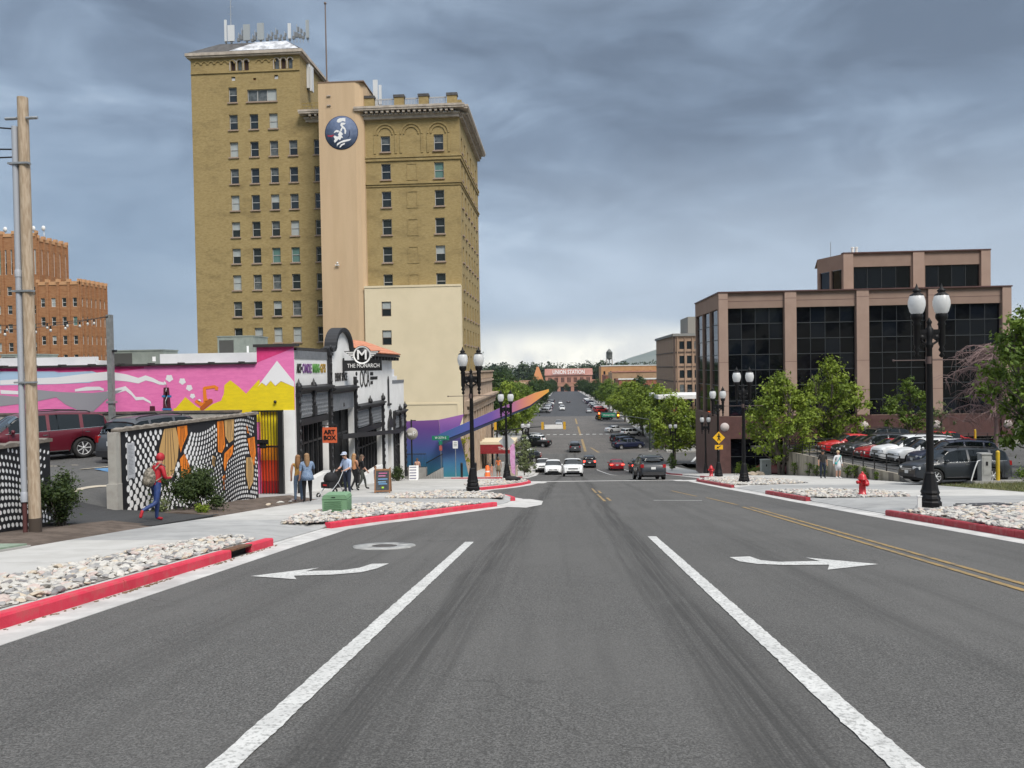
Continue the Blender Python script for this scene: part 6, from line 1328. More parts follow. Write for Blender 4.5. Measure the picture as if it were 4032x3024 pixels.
CT = {  # L, W, wheel radius, front axle, rear axle, top profile (y,z), belt (y,z), side glass range, pillars, windscreen, rear glass
 'suv': dict(L=4.62, W=1.86, r=.365, fa=1.42, ra=-1.28, sill=.30, top=[(-2.31, .62), (-2.28, .95), (-2.16, 1.10), (-1.92, 1.52), (-1.7, 1.62), (-.6, 1.69), (.25, 1.66), (.55, 1.60), (1.22, 1.13), (1.34, 1.09), (1.9, 1.02), (2.18, .90), (2.29, .70), (2.31, .55)], belt=[(-2.3, 1.10), (-1, 1.06), (1.2, 1.02), (2.3, .9)], sg=(-1.95, .98), pil=[(-1.35, -1.25), (-.32, -.22)], ws=(.50, 1.24), rg=(-2.17, -1.90), clad=1, rails=1),
 'bigsuv': dict(L=4.98, W=1.96, r=.385, fa=1.52, ra=-1.40, sill=.30, top=[(-2.49, .62), (-2.46, 1.0), (-2.38, 1.15), (-2.22, 1.60), (-2.0, 1.70), (-.6, 1.77), (.35, 1.75), (.72, 1.66), (1.36, 1.18), (1.48, 1.14), (2.1, 1.06), (2.36, .95), (2.47, .72), (2.49, .5)], belt=[(-2.5, 1.14), (-1, 1.10), (1.3, 1.05), (2.5, .95)], sg=(-2.2, 1.12), pil=[(-1.42, -1.30), (-.28, -.17)], ws=(.68, 1.38), rg=(-2.39, -2.20), clad=0, rails=1),
 'sedan': dict(L=4.75, W=1.83, r=.335, fa=1.42, ra=-1.38, sill=.24, top=[(-2.37, .55), (-2.34, .88), (-2.2, .99), (-1.75, 1.04), (-1.62, 1.07), (-1.0, 1.36), (-.6, 1.43), (.1, 1.44), (.4, 1.39), (1.1, 1.0), (1.22, .96), (1.9, .86), (2.2, .76), (2.34, .58), (2.37, .45)], belt=[(-2.4, .95), (-1, .93), (1.1, .88), (2.4, .74)], sg=(-1.35, .9), pil=[(-.32, -.23)], ws=(.36, 1.12), rg=(-1.64, -.98), clad=0, rails=0),
 'van': dict(L=5.1, W=2.0, r=.35, fa=1.62, ra=-1.40, sill=.26, top=[(-2.55, .6), (-2.52, 1.0), (-2.44, 1.12), (-2.28, 1.58), (-2.05, 1.68), (-.6, 1.74), (.5, 1.70), (.95, 1.58), (1.78, 1.10), (1.9, 1.06), (2.3, .94), (2.5, .7), (2.55, .5)], belt=[(-2.6, 1.10), (-1, 1.06), (1.6, 1.0), (2.6, .85)], sg=(-2.3, 1.45), pil=[(-1.25, -1.13), (.1, .2)], ws=(.9, 1.80), rg=(-2.45, -2.26), clad=0, rails=1),
 'pickup': dict(L=5.8, W=2.0, r=.40, fa=1.85, ra=-1.80, sill=.42, top=[(-2.9, .7), (-2.89, 1.18), (-2.8, 1.22), (-.75, 1.22), (-.72, 1.24), (-.55, 1.78), (-.3, 1.86), (.6, 1.86), (.85, 1.78), (1.4, 1.28), (1.5, 1.24), (2.5, 1.16), (2.8, 1.05), (2.88, .8), (2.9, .6)], belt=[(-2.9, 1.16), (1.3, 1.16), (2.9, 1.0)], sg=(-.5, 1.15), pil=[(.2, .3)], ws=(.80, 1.42), rg=(-.73, -.52), clad=0, rails=0)}
CM = {}
def car_parts(kind):
    if kind in CM: return CM[kind]
    d = CT[kind]; L, W, r = d['L'], d['W'], d['r']; ys = set(round(v, 3) for v in frange(-L/2, L/2, .085))
    for a, _ in d['top']: ys.add(a)
    for ax in (d['fa'], d['ra']):
        for k in range(13): ys.add(round(ax-(r+.075)*math.cos(PI*k/12), 3))
    for a, b_ in d['pil']+[d['sg'], d['ws'], d['rg']]: ys.add(a); ys.add(b_)
    ys = sorted(ys); ys = [y for i, y in enumerate(ys) if i == 0 or y-ys[i-1] > .006]
    def ring(y):
        zt = pl(d['top'], y); bl = pl(d['belt'], y); e = max(0, (abs(y)-(L/2-.55))/.55); w_ = W/2*(1-.16*e*e-.02*e); zb = d['sill']
        if abs(y) > L/2-.45: zb = d['sill']-.02+.10*e*e
        for ax in (d['fa'], d['ra']):
            q = (r+.075)**2-(y-ax)**2
            if q > 0: zb = max(zb, r+math.sqrt(q)-.01)
        gh = zt > bl+.06; tum = lambda z: w_*.955-.30*max(0, z-bl)
        if gh:
            z5 = zt-.075; ps = [(w_*.96, zb), (w_*1.0, lerp(zb, bl, .35)), (w_*.995, lerp(zb, bl, .7)), (w_*.975, bl-.035), (w_*.945, bl+.02), (tum(z5), max(z5, bl+.03)), (tum(zt)-.07, zt-.018), ((tum(zt)-.07)*.55, zt+.012), (0, zt+.02)]
        else:
            b2 = min(bl, zt); zb = min(zb, zt-.05); ps = [(w_*.96, zb), (w_*1.0, lerp(zb, b2, .35)), (w_*.995, lerp(zb, b2, .7)), (w_*.975, b2-.07), (w_*.93, max(b2-.018, b2-.04)), (w_*.86, zt-.008), (w_*.68, zt+.002), (w_*.36, zt+.012), (0, zt+.016)]
        return ps
    rg = [ring(y) for y in ys]; nr = 9; body = MB(); G_ = {k: MB() for k in ('windscreen', 'rear_window', 'side_l', 'side_r')}; wsp = {}
    V = [[(x, y, z) for x, z in ps] for y, ps in zip(ys, rg)]; Vm = [[(-x, y, z) for x, y, z in row] for row in V]
    allv = [p for row in V for p in row]+[p for row in Vm for p in row]; off = len(ys)*nr; F0 = []; F1 = []
    for i in range(len(ys)-1):
        ym = (ys[i]+ys[i+1])/2; zt = pl(d['top'], ym); bl = pl(d['belt'], ym); gh = zt > bl+.10
        for j in range(nr-1):
            q = [i*nr+j, (i+1)*nr+j, (i+1)*nr+j+1, i*nr+j+1]; qm = [off+q[3], off+q[2], off+q[1], off+q[0]]; g = None
            if j == 4 and gh and d['sg'][0] < ym < d['sg'][1] and not any(a < ym < b_ for a, b_ in d['pil']) and not (ym > d['ws'][0]+.35): g = 'side'
            if j >= 5 and d['ws'][0] < ym < d['ws'][1]: g = 'windscreen'
            if j >= 5 and d['rg'][0] < ym < d['rg'][1]: g = 'rear_window'
            if g == 'side':
                k = next((n for n, (a, b_) in enumerate(sorted(d['pil'])) if ym < a), len(d['pil']))
                for nm, row, fl in (('r', V, 0), ('l', Vm, 1)):
                    mb = wsp.setdefault((nm, k), MB()); mb.add([row[i][j], row[i+1][j], row[i+1][j+1], row[i][j+1]], [(0, 1, 2, 3)], 0, True)
            elif g:
                for row in (V, Vm): G_[g].add([row[i][j], row[i+1][j], row[i+1][j+1], row[i][j+1]], [(0, 1, 2, 3)], 0, True)
            else:
                (F1 if (j == 0 and d['clad']) else F0).extend([q, qm])
    body.add(allv, F0, 0, True); o = len(body.v)
    for f in F1: body.f.append(f); body.mi.append(1); body.sm.append(True)
    for i in (0, len(ys)-1): body.f.append([i*nr+j for j in range(nr)]+[off+i*nr+j for j in range(nr-2, -1, -1)]); body.mi.append(0); body.sm.append(False)
    if kind == 'pickup': body.bb((-W*.40, -2.78, 1.225), (W*.40, -.82, 1.245), 1)
    under = MB().bb((-W*.42, -L/2+.25, .20), (W*.42, L/2-.25, .62))
    for ax in (d['fa'], d['ra']): under.bb((-W/2+.25, ax-r, .3), (W/2-.25, ax+r, r*2+.02))
    parts = [('body', body.mesh('body', [P_WHITE, m_clad]), None)]
    gl = [('windscreen', G_['windscreen']), ('rear_window', G_['rear_window'])]+[('side_window', mb) for mb in wsp.values()]
    for nm, mb in gl:
        me = mb.mesh(nm, m_cglass); bm = bmesh.new(); bm.from_mesh(me); bmesh.ops.remove_doubles(bm, verts=bm.verts, dist=.002); bm.to_mesh(me); bm.free(); parts.append((nm, me, None))
    parts.append(('underbody', under.mesh('underbody', m_dark), None))
    # wheels
    tyre = MB().lathe([(r*.66, -.10), (r*.94, -.11), (r, -.07), (r, .07), (r*.94, .11), (r*.66, .10)], n=22, axis='x', ring=True).mesh('tyre', m_tyre)
    rim = MB().lathe([(r*.67, .075), (r*.62, .085), (r*.60, .04), (0, .035)], n=20, axis='x').mesh('rim', m_rimd); sp = MB()
    for k in range(7):
        a = 2*PI*k/7; c, s_ = math.cos(a), math.sin(a); sp.box((.075, .36*r*c, .36*r*s_), (.03, .55*r, .10*r), rx=a)
    sp.lathe([(.12*r, .07), (.12*r, .1), (0, .1)], n=10, axis='x'); sp.lathe([(.69*r, .06), (.70*r, .09), (.62*r, .095), (.62*r, .06)], n=22, axis='x', ring=True); spokes = sp.mesh('spokes', m_rim)
    seams = []
    cuts = [d['ws'][1]-.30]+[(a+b_)/2 for a, b_ in d['pil']]+([d['sg'][0]+.22] if kind in ('suv', 'bigsuv', 'van') else [])
    for y in cuts:
        ps_ = ring(y); 
        for s_ in (-1, 1): seams.append(MB().tube([(s_*(x+.001), y, z) for x, z in ps_[:5]], .007, 4).mesh('door_seam', m_dark))
    for s_ in (-1, 1):
        yy = frange(d['sg'][0], d['sg'][1]+.05, .2); seams.append(MB().tube([(s_*(ring(y)[4][0]+.004), y, ring(y)[4][1]) for y in yy], .012, 4).mesh('window_trim', m_chrome))
        yy = frange(d['ra']+r+.15, d['fa']-r-.15, .2); seams.append(MB().tube([(s_*(ring(y)[0][0]+.008), y, ring(y)[0][1]+.03) for y in yy], .03, 5).mesh('sill_trim', m_clad))
    CM[kind] = (parts, tyre, rim, spokes, seams); return CM[kind]
def car(kind, loc, heading, paint, label, name='parked_car', group=None, detail=2, tails=None, clad=None, cat='car', pitch=None, sc_=1, rimm=None):
    """heading: angle of the nose, 0 = away from the viewer (+y)"""
    parts, tyre, rim, spokes, seams = car_parts(kind); d = CT[kind]; L, W, r = d['L'], d['W'], d['r']
    t = thing(name, label, cat, loc, 0, group); t.scale = (sc_,)*3
    e = Euler((0, 0, heading)).to_matrix()
    if pitch is not None:
        f = Vector((-math.sin(heading), math.cos(heading), 0)); up_ = Vector(pitch).normalized(); f = (f-up_*f.dot(up_)).normalized(); x = f.cross(up_); e = Matrix((x, f, up_)).transposed()
    t.rotation_euler = e.to_euler()
    for nm, me, _ in parts:
        if detail < 1 and nm == 'underbody': pass
        o = obj(nm, me, t)
        if nm == 'body':
            setmat(o, paint)
            if clad: setmat(o, clad, 1)
    for ax in (d['fa'], d['ra']):
        for s_ in (-1, 1):
            w_ = obj('wheel', tyre, t, (s_*(W/2-.115), ax, r), (0, 0, 0 if s_ > 0 else PI)); obj('rim', rim, w_)
            if detail: 
                q = obj('spokes', spokes, w_)
                if rimm: setmat(q, rimm)
    zf = pl(d['top'], L/2-.12)-.12; zrr = pl(d['top'], -L/2+.08)-.02
    van = kind in ('suv', 'bigsuv', 'van')
    for s_ in (-1, 1):
        MB().box((s_*W*.355, L/2-.20, zf+.02), (W*.20, .26, .13), rz=-s_*.38, rx=-.25).build('headlight', m_lamp, t)
        hz = .30 if van or kind == 'pickup' else .16
        MB().box((s_*W*.385, -L/2+.12, zrr-(.05 if van else .10)), (W*.12 if kind != 'sedan' else W*.2, .20, hz*.75), rz=s_*.3).build('tail_light', tails or m_tail, t)
        if detail:
            yb = d['ws'][1]-.42; MB().ball((s_*(W/2+.07), yb, pl(d['belt'], yb)+.09), (.11, .07, .085), 8).tube([(s_*(W/2-.06), yb, pl(d['belt'], yb)+.03), (s_*(W/2+.04), yb, pl(d['belt'], yb)+.06)], .025, 5).build('mirror', paint, t)
    MB().box((0, L/2-.055, zf-.10), (W*.46, .07, .20), rx=-.12).build('grille', m_clad, t)
    MB().box((0, L/2-.035, d['sill']+.16), (W*.62, .09, .14)).build('air_intake', m_clad, t)
    MB().box((0, -L/2+.02, d['sill']+.14), (W*.74, .10, .22)).build('rear_bumper', m_clad if d['clad'] else paint, t)
    MB().box((0, -L/2-.005, .80 if van else .74), (.31, .02, .16)).build('number_plate', m_plate, t); MB().box((0, L/2+.0, d['sill']+.30), (.31, .02, .15)).build('number_plate', m_plate, t)
    if detail > 1:
        for sm in seams: obj(sm.name.split('.')[0], sm, t)
        MB().box((0, L/2-.05, zf-.04), (W*.48, .085, .03), rx=-.12).box((0, L/2-.04, zf-.11), (W*.46, .085, .025), rx=-.12).build('grille_bar', m_chrome, t)
        for s_ in (-1, 1):
            for y in (d['pil'][-1][0]+.18, d['pil'][0][0]-.12 if len(d['pil']) > 1 else -.75):
                MB().box((s_*(W/2-.01), y, pl(d['belt'], y)-.12), (.03, .17, .03)).build('door_handle', m_chrome if paint in (P_MAROON, P_CHAR) else paint, t)
            if d['rails']:
                zt = [pl(d['top'], y) for y in (-1.7, -.8, .1)]; MB().tube([(s_*W*.335, -1.75, zt[0]+.01), (s_*W*.335, -1.6, zt[0]+.07), (s_*W*.335, -.7, zt[1]+.075), (s_*W*.335, .05, zt[2]+.07), (s_*W*.335, .2, zt[2]+.0)], .022, 6).build('roof_rail', m_clad, t)
    elif d['rails'] and detail:
        pass
    return t
SLN = lambda y: Vector((0, -(zr(y+1)-zr(y-1))/2, 1))
def scar(kind, x, y, heading, paint, label, **k): return car(kind, (x, y, zr(y)+.004), heading, paint, label, pitch=SLN(y), **k)
A180 = PI
# left car park
car('bigsuv', (-19.8, 27.6, lotz(-19.8, 27.6)+.008), R(142), P_MAROON, 'dark maroon crossover parked behind the wooden pole', sc_=1.0)
car('suv', (-15.0, 28.2, lotz(-15, 28.2)+.008), R(-22), P_GREY, 'dark grey wagon with roof rails parked beside mural wall', sc_=1.02)
# moving traffic near the junction
scar('suv', 6.0, 54.4, R(2), P_CHAR, 'charcoal compact crossover driving down the hill', name='moving_car', clad=m_clad)
scar('bigsuv', .95, 75.8, A180, P_WHITE, 'white crossover climbing the hill with black grille', name='moving_car')
scar('van', -1.15, 90.5, A180, P_WHITE, 'white minivan waiting behind the white crossover', name='moving_car')
scar('sedan', 6.95, 101.5, 0, P_RED, 'red saloon with brake lights on at the stop line', name='moving_car', tails=m_tailon)
scar('suv', 3.7, 109.5, 0, P_BLACK, 'black hatchback waiting with rear lamps lit at the junction', name='moving_car', tails=m_tailon)
scar('suv', 8.9, 92.5, 0, P_BLACK, 'black crossover half hidden behind the charcoal crossover', name='moving_car', tails=m_tailon)
scar('pickup', -2.55, 97.5, A180, P_WHITE, 'older white pickup parked at the left kerb', sc_=.92)
for c_, (x, z) in ((m_tailon, (6.95, 1.40)), (m_tailon, (3.7, 1.62))): pass
scar('bigsuv', 2.1, 133.5, 0, P_GREY, 'dark grey SUV stopped just beyond the junction', name='moving_car')
scar('sedan', -.9, 201, A180, P_SILV, 'silver saloon approaching along the far street', name='moving_car', detail=1)
scar('sedan', 9.2, 268, 0, P_SILV, 'grey saloon leaving over the second crossing', name='moving_car', detail=1)
scar('bigsuv', .0, 292, A180, P_WHITE, 'white SUV approaching on the dark far asphalt', name='moving_car', detail=1)
scar('suv', -.1, 306, A180, P_WHITE, 'white car following the white SUV far down the street', name='moving_car', detail=1)
scar('sedan', 3.2, 390, 0, P_GREY, 'dark car far down the street toward the station', name='moving_car', detail=0)
scar('sedan', -.8, 372, A180, P_WHITE, 'small white car beside the dark far car', name='moving_car', detail=0)
# angled parking beyond the junction
lpk = [(-5.6, 124.5, P_WHITE, 'sedan', 'white saloon turning out of the left arm of junction', 40), (-5.0, 142.5, P_BLACK, 'pickup', 'black pickup in the first angled bay on the left', 70), (-5.6, 150, P_WHITE, 'suv', 'white crossover in angled bay behind the black pickup', 65), (-6.2, 155, P_SILV, 'suv', 'silver crossover in angled bay on the left', 65)]
for x, y, p, k, lb_, a in lpk: scar(k, x, y, R(a), p, lb_, detail=1)
scar('pickup', 11.6, 137.5, R(-68), P_DBLUE, 'deep blue pickup in the first angled bay on the right', detail=1); scar('bigsuv', 12.0, 143.5, R(-60), P_DBLUE, 'dark blue SUV in angled bay behind the blue pickup', detail=1); scar('bigsuv', 11.6, 149.5, R(-60), P_BLACK, 'black SUV in angled bay on the right', detail=1)
scar('sedan', 12.0, 176.5, R(-65), P_WHITE, 'white saloon in angled bay beyond the crosswalk', detail=1); scar('suv', 14.6, 165, R(-60), P_WHITE, 'white car tucked under the right street trees', detail=1); scar('bigsuv', 12.0, 222, R(-60), P_BLACK, 'black SUV in angled bay before the second crossing', detail=1)
rnd = random.Random(6); pal = [P_WHITE, P_WHITE, P_WHITE, P_SILV, P_GREY, P_BLACK, P_NAVY]
PN = {P_WHITE.name: 'white', P_SILV.name: 'silver', P_GREY.name: 'grey', P_BLACK.name: 'black', P_NAVY.name: 'navy', P_BRED.name: 'red'}; cnt = {}
for i in range(46):
    sd = i % 2; n_ = i//2; y = 270+n_*5.2+(30 if n_ > 12 else 0); x = -6.2 if sd else 13.6; kd = rnd.choice(('suv', 'sedan', 'bigsuv')); pn = P_BRED if i in (0, 4) else rnd.choice(pal)
    lb_ = 'far %s %s in %s bays past second crossing' % (PN[pn.name], {'suv': 'crossover', 'sedan': 'saloon', 'bigsuv': 'large SUV'}[kd], 'shop side' if not sd else 'old tree side')
    cnt[lb_] = cnt.get(lb_, 0)+1
    scar(kd, x, y, R(62 if sd else -62), pn, lb_ if cnt[lb_] == 1 else 'number %s ' % ORD[cnt[lb_]-1] + lb_ if False else lb_, group='cars parked along the far street', detail=0)
scar('sedan', 28, 121, R(95), P_BRED, 'bright red car crossing on the right arm of junction', name='moving_car', detail=1)
scar('sedan', -17, 121, R(90), P_SILV, 'silver car seen past the limestone corner', detail=1)
scar('suv', -5.6, 118.5, R(88), P_BLACK, 'black car crossing behind the white pickup', name='moving_car', detail=1)
# ================================================================== RIGHT CAR PARK
def rl(x, y): return pl([(30, -3.9), (38, -4.16), (42, -4.42), (62, -5.42), (76, -6.3)], y)-.012*max(0, x-30)*0
grid('car_park', frange(36.8, 75.6, 1.2), lambda y: [17.65 if y < 42 else 18.12, 19, 22, 26, 32, 42, 60], lambda x, y: lerp(zr(y)+.16, rl(x, y), min(1, (x-17.65)/2.5)) if y < 41.5 else rl(x, y), m_lot, skirt=.3, kind='structure')
m_oldc = mat('stained_concrete', (.40, .36, .285), .9, (.30, .265, .21), 1.4, .3, 25, stretch=(1.5, 1.5, .35), c3=(.12, .105, .09), s3=.9)
rwl = thing('retaining_wall', 'stained concrete retaining wall below the car park railing', 'wall', (18, 52, zr(52)))
for a, b_ in ((42, 47), (47, 52), (52, 57), (57, 62.2)):
    ys_ = frange(a+.01, b_-.01, 1); n = len(ys_); vs = []
    for y in ys_: vs += [(17.84, y, zr(y)-.1), (17.84, y, rl(18, y)+.06), (18.1, y, rl(18, y)+.06), (18.1, y, zr(y)-.1)]
    wb(MB().add(vs, [(i*4+j, i*4+(j+1) % 4, i*4+4+(j+1) % 4, i*4+4+j) for i in range(n-1) for j in range(4)]+[(0, 1, 2, 3), (n*4-4, n*4-3, n*4-2, n*4-1)]), 'wall_bay', m_oldc, rwl)
wb(MB().bb((17.78, 62.2, zr(62)-.2), (26, 62.45, -5.35)), 'end_wall', m_oldc, rwl)
rail = thing('railing', 'black steel railing along the top of retaining wall', 'railing', (17.98, 52, rl(18, 52)))
def railing(pts, h, parent, nrail=5, post=1.7, m=m_black):
    for a, b_ in zip(pts, pts[1:]):
        for k in range(nrail): wb(MB().tube([(a[0], a[1], a[2]+h*(k+1)/nrail), (b_[0], b_[1], b_[2]+h*(k+1)/nrail)], .022, 5), 'rail', m, parent)
        n = max(1, round(math.dist(a, b_)/post))
        for i in range(n+1): p = [lerp(a[j], b_[j], i/n) for j in range(3)]; wb(MB().bb((p[0]-.025, p[1]-.025, p[2]-.05), (p[0]+.025, p[1]+.025, p[2]+h+.02)), 'post', m, parent)
railing([(17.98, 42.3, rl(18, 42.3)+.06), (17.98, 62.3, rl(18, 62.3)+.06), (24.5, 63.2, rl(18, 63)+.06)], .95, rail)
rail2 = thing('railing', 'black railing before the granite base of office', 'railing', (36, 74.8, -6.3)); railing([(33, 74.8, rl(33, 74.8)), (41.5, 74.8, rl(40, 74.8))], 1.0, rail2, 4)
rail3 = thing('railing', 'black railing behind the bright red car', 'railing', (27, 73.5, -6.2)); railing([(23, 73.5, rl(23, 73.5)), (32, 73.5, rl(32, 73.5))], 1.0, rail3, 4)
def lcar(kind, x, y, h, p, lb_, **k): return car(kind, (x, y, rl(x, y)+.006), R(h), p, lb_, pitch=Vector((0, .045, 1)), **k)
lcar('suv', 22.4, 45.6, 88, P_NAVY, 'dark navy crossover in the bay nearest the exit'); lcar('suv', 22.3, 48.3, 90, P_WHITE, 'white crossover with dark wheels behind the railing', rimm=m_rimd); lcar('bigsuv', 22.6, 51.0, 90, P_WHITE, 'large white SUV between the white crossover and grey car')
lcar('sedan', 22.2, 53.2, 90, P_RED, 'red saloon mostly hidden beside the large white SUV'); lcar('suv', 22.2, 55.3, 90, P_CHAR, 'dark grey crossover behind the middle of the railing'); lcar('sedan', 22.2, 57.7, 90, P_BLACK, 'black saloon behind the railing next to red car'); lcar('sedan', 22.0, 60.1, 90, P_BRED, 'red hatchback at the end of railing row', sc_=1.04)
lcar('bigsuv', 26.6, 66.5, 105, P_BLACK, 'black boxy SUV at the back of the car park'); lcar('sedan', 31.8, 66.0, -70, P_BRED, 'bright red coupe seen from behind near the office')
car('bigsuv', (18.75, 38.1, -4.22), R(96), P_CHAR, 'dark charcoal SUV leaving the car park past the gate', pitch=Vector((0, .08, 1)), name='moving_car', sc_=.94)
lcar('sedan', 15.9, 0, 0, P_GREY, 'x') if False else None
scar('sedan', 18.9, 68.0, R(200), P_MAROON, 'dark red car glimpsed below the many stemmed tree', detail=1)
# exit gate equipment
m_yb = mat('bollard_yellow', (.62, .42, .02), .55, (.52, .35, .03), 6); m_cab = mat('cabinet_grey', (.36, .36, .345), .6, (.30, .30, .29), 4)
def bollard(x, y, z, lb_, h=1.25, m=None, r=.085, nm='bollard', g=None):
    t = thing(nm, lb_, 'bollard', (x, y, z), group=g); MB().tube([(0, 0, -.05), (0, 0, h)], r, 12).build('post', m or m_yb, t); MB().lathe([(r, h), (r*.8, h+.05), (0, h+.08)], n=12).build('cap', m or m_yb, t); return t
def cabinet(x, y, z, d, lb_, m=None, nm='control_cabinet', cat='cabinet'):
    t = thing(nm, lb_, cat, (x, y, z)); m = m or m_cab
    MB().bb((-d[0]/2, -d[1]/2, 0), (d[0]/2, d[1]/2, d[2])).build('housing', m, t); MB().bb((-d[0]/2-.03, -d[1]/2-.03, d[2]), (d[0]/2+.03, d[1]/2+.03, d[2]+.06)).build('lid', m, t); MB().bb((-d[0]*.38, -d[1]/2-.012, d[2]*.25), (d[0]*.38, -d[1]/2, d[2]*.9)).build('door_panel', m, t); MB().bb((-.05, -d[1]/2-.02, d[2]*.6), (.05, -d[1]/2-.012, d[2]*.75)).build('lock_plate', m_dark, t); return t
kb2 = MB(); 
grid('kerb_island', frange(36.6, 37.6, .5), lambda y: [18.9, 22, 26, 30], lambda x, y: zr(y)+.32+.012*(x-18), m_conc2, skirt=.3, kind='structure')
cabinet(19.55, 37.0, zr(37)+.32, (.42, .4, 1.25), 'grey ticket cabinet with a white barrier arm beside charcoal SUV'); bollard(20.15, 37.0, zr(37)+.32, 'yellow steel bollard right next to the grey ticket cabinet', 1.35)
ba = thing('barrier_arm', 'white folded barrier arm leaning from the grey cabinet', 'barrier', (19.2, 36.9, zr(37)+.32)); MB().tube([(.2, 0, 1.0), (.0, 0, .95), (-.15, 0, .55), (-.3, 0, .02)], .03, 6).build('arm', m_wht, ba); MB().ball((.2, 0, 1.0), .06, 8).build('hinge', m_steel, ba)
bollard(24.6, 37.4, zr(37.4)+.42, 'yellow bollard left of the far control cabinet', 1.35); cabinet(25.25, 37.5, zr(37.5)+.42, (.5, .4, 1.2), 'grey control cabinet with a small red triangle mark'); bollard(25.85, 37.7, zr(37.7)+.42, 'yellow bollard half behind the verge bush', 1.4)
t = bpy.data.objects['control_cabinet.001'] if 'control_cabinet.001' in bpy.data.objects else None
if t: MB().prism([(-.07, .82), (.07, .82), (0, .70)], 'y', -.225, -.215).build('red_mark', mat('mark_red', (.5, .03, .03), .6), t)
bollard(34.4, 66.5, rl(34, 66.5), 'yellow bollard standing far back in the car park', 1.5)
cabinet(16.7, 64.6, zr(64.6)+.12, (.75, .6, 1.25), 'pale green utility cabinet below the fresh green tree', mat('cabinet_pale', (.42, .45, .43), .6, (.36, .39, .37), 4), 'utility_cabinet')
for i, (x, y, s) in enumerate(((15.2, 62.6, .5), (15.9, 63.3, .55), (14.4, 61.6, .42))):
    o = obj('boulder', STONES[i+2], None, (x, y, zr(y)+.27), (.2, 0, i*2), 'pale landscape boulder near the granite pier', 'boulder', 'boulders at the granite pier', scale=(s*1.8, s*1.8, s*1.9)); setmat(o, mat('boulder_stone', (.50, .40, .30), .85, (.58, .49, .39), 6, .4, 20))
# ================================================================== STREET LAMPS
m_globe = mat('lamp_globe', (.88, .89, .89), .25, spec=.5, trans=.5); m_lampb = mat('lamp_black', (.007, .007, .008), .5, spec=.25)
LM = {}
def lamp_meshes():
    LM['footing'] = MB().lathe([(.36, -.3), (.36, .06), (.34, .08), (0, .08)], n=24).mesh('footing', m_conc)
    LM['base'] = MB().lathe([(.29, .08), (.29, .22), (.25, .26), (.26, .32), (.24, .38), (.22, .42), (.245, .48), (.22, .54), (.19, .68), (.15, .88), (.13, .98), (.14, 1.0), (.10, 1.05)], n=10, smooth=False).mesh('base', m_lampb)
    LM['post'] = MB().lathe([(.098, 1.0), (.090, 2.6), (.072, 4.45), (.10, 4.5), (.10, 4.56), (.07, 4.62), (.09, 4.75), (.10, 4.98), (.06, 5.02), (.05, 5.10), (.075, 5.16), (.03, 5.24), (0, 5.3)], n=14).mesh('post', m_lampb)
    a = MB().bb((-.40, -.045, 4.86), (.40, .045, 4.96)).bb((-.32, -.03, 4.70), (-.08, .03, 4.86)).bb((.08, -.03, 4.70), (.32, .03, 4.86))
    for s in (-1, 1):
        a.tube([(s*.08, 0, 4.55), (s*.20, 0, 4.62), (s*.29, 0, 4.84)], .035, 6).ball((s*.2, 0, 4.74), (.09, .05, .09), 8)
        a.lathe([(.02, 4.18), (.07, 4.24), (.03, 4.32), (.085, 4.40), (.05, 4.48), (.085, 4.56), (.085, 5.06), (.11, 5.10), (.08, 5.16), (.15, 5.26), (.16, 5.34), (.14, 5.40)], (s*.34, 0, 0), 12)
    LM['crossarm'] = a.mesh('crossarm', m_lampb)
    LM['globe'] = MB().lathe([(.13, 5.38), (.18, 5.46), (.222, 5.62), (.22, 5.74), (.18, 5.88), (.14, 5.92)], n=18).mesh('globe', m_globe)
    LM['cap'] = MB().lathe([(.175, 5.88), (.175, 5.91), (.13, 5.94), (.08, 5.98), (.11, 6.01), (.11, 6.04), (.05, 6.08), (.025, 6.16), (0, 6.24)], n=14).mesh('lamp_cap', m_lampb)
    LM['banner'] = MB().tube([(-.98, 0, 4.12), (.98, 0, 4.12)], .014, 6).ball((-.99, 0, 4.12), .035, 8).ball((.99, 0, 4.12), .035, 8).tube([(-.02, 0, 4.02), (-.02, 0, 4.22)], .085, 10).mesh('banner_rod', mat('rod_rust', (.09, .06, .055), .6))
lamp_meshes()
def lamp(x, y, label, rz=0, s=1, banner=True, z=None):
    t = thing('street_lamp', label, 'street lamp', (x, y, (zr(y)+.15 if z is None else z)), rz); t.scale = (s,)*3
    obj('footing', LM['footing'], t); obj('base', LM['base'], t); obj('post', LM['post'], t); obj('crossarm', LM['crossarm'], t)
    for sg in (-1, 1):
        g = obj('globe', LM['globe'], t, (sg*.34, 0, 0)); obj('lamp_cap', LM['cap'], g)
    if banner: obj('banner_rod', LM['banner'], t)
    return t
lamp(9.75, 21.1, 'black twin globe street lamp with a concrete footing by right kerb driveway', .06, .965); lamp(-3.86, 32.6, 'black twin globe street lamp on the stone bed before art building', .05)
lamp(-3.9, 53.2, 'black twin globe street lamp beside the grey diamond sign', .04, banner=False); lamp(9.65, 41.7, 'black twin globe street lamp in front of the fresh green tree', .03)
lamp(10.6, 53.2, 'black twin globe street lamp carrying yellow pedestrian sign', .02, banner=False); lamp(14.1, 77.0, 'black twin globe street lamp against the office glass side', .02, .95, False); lamp(14.4, 101.5, 'black twin globe street lamp under the corner street tree', .02, .98, False); lamp(-4.4, 91.5, 'black twin globe street lamp behind the young grey-green tree', .02, 1, False)
for i, (x, y) in enumerate(((17.9, 205), (17.9, 250), (-9.5, 180))): lamp(x, y, ('distant twin globe lamp under the right trees beyond the crosswalk', 'distant twin globe lamp at the second crossing on the right', 'distant twin globe lamp behind the left angled bays')[i], 0, 1, False)
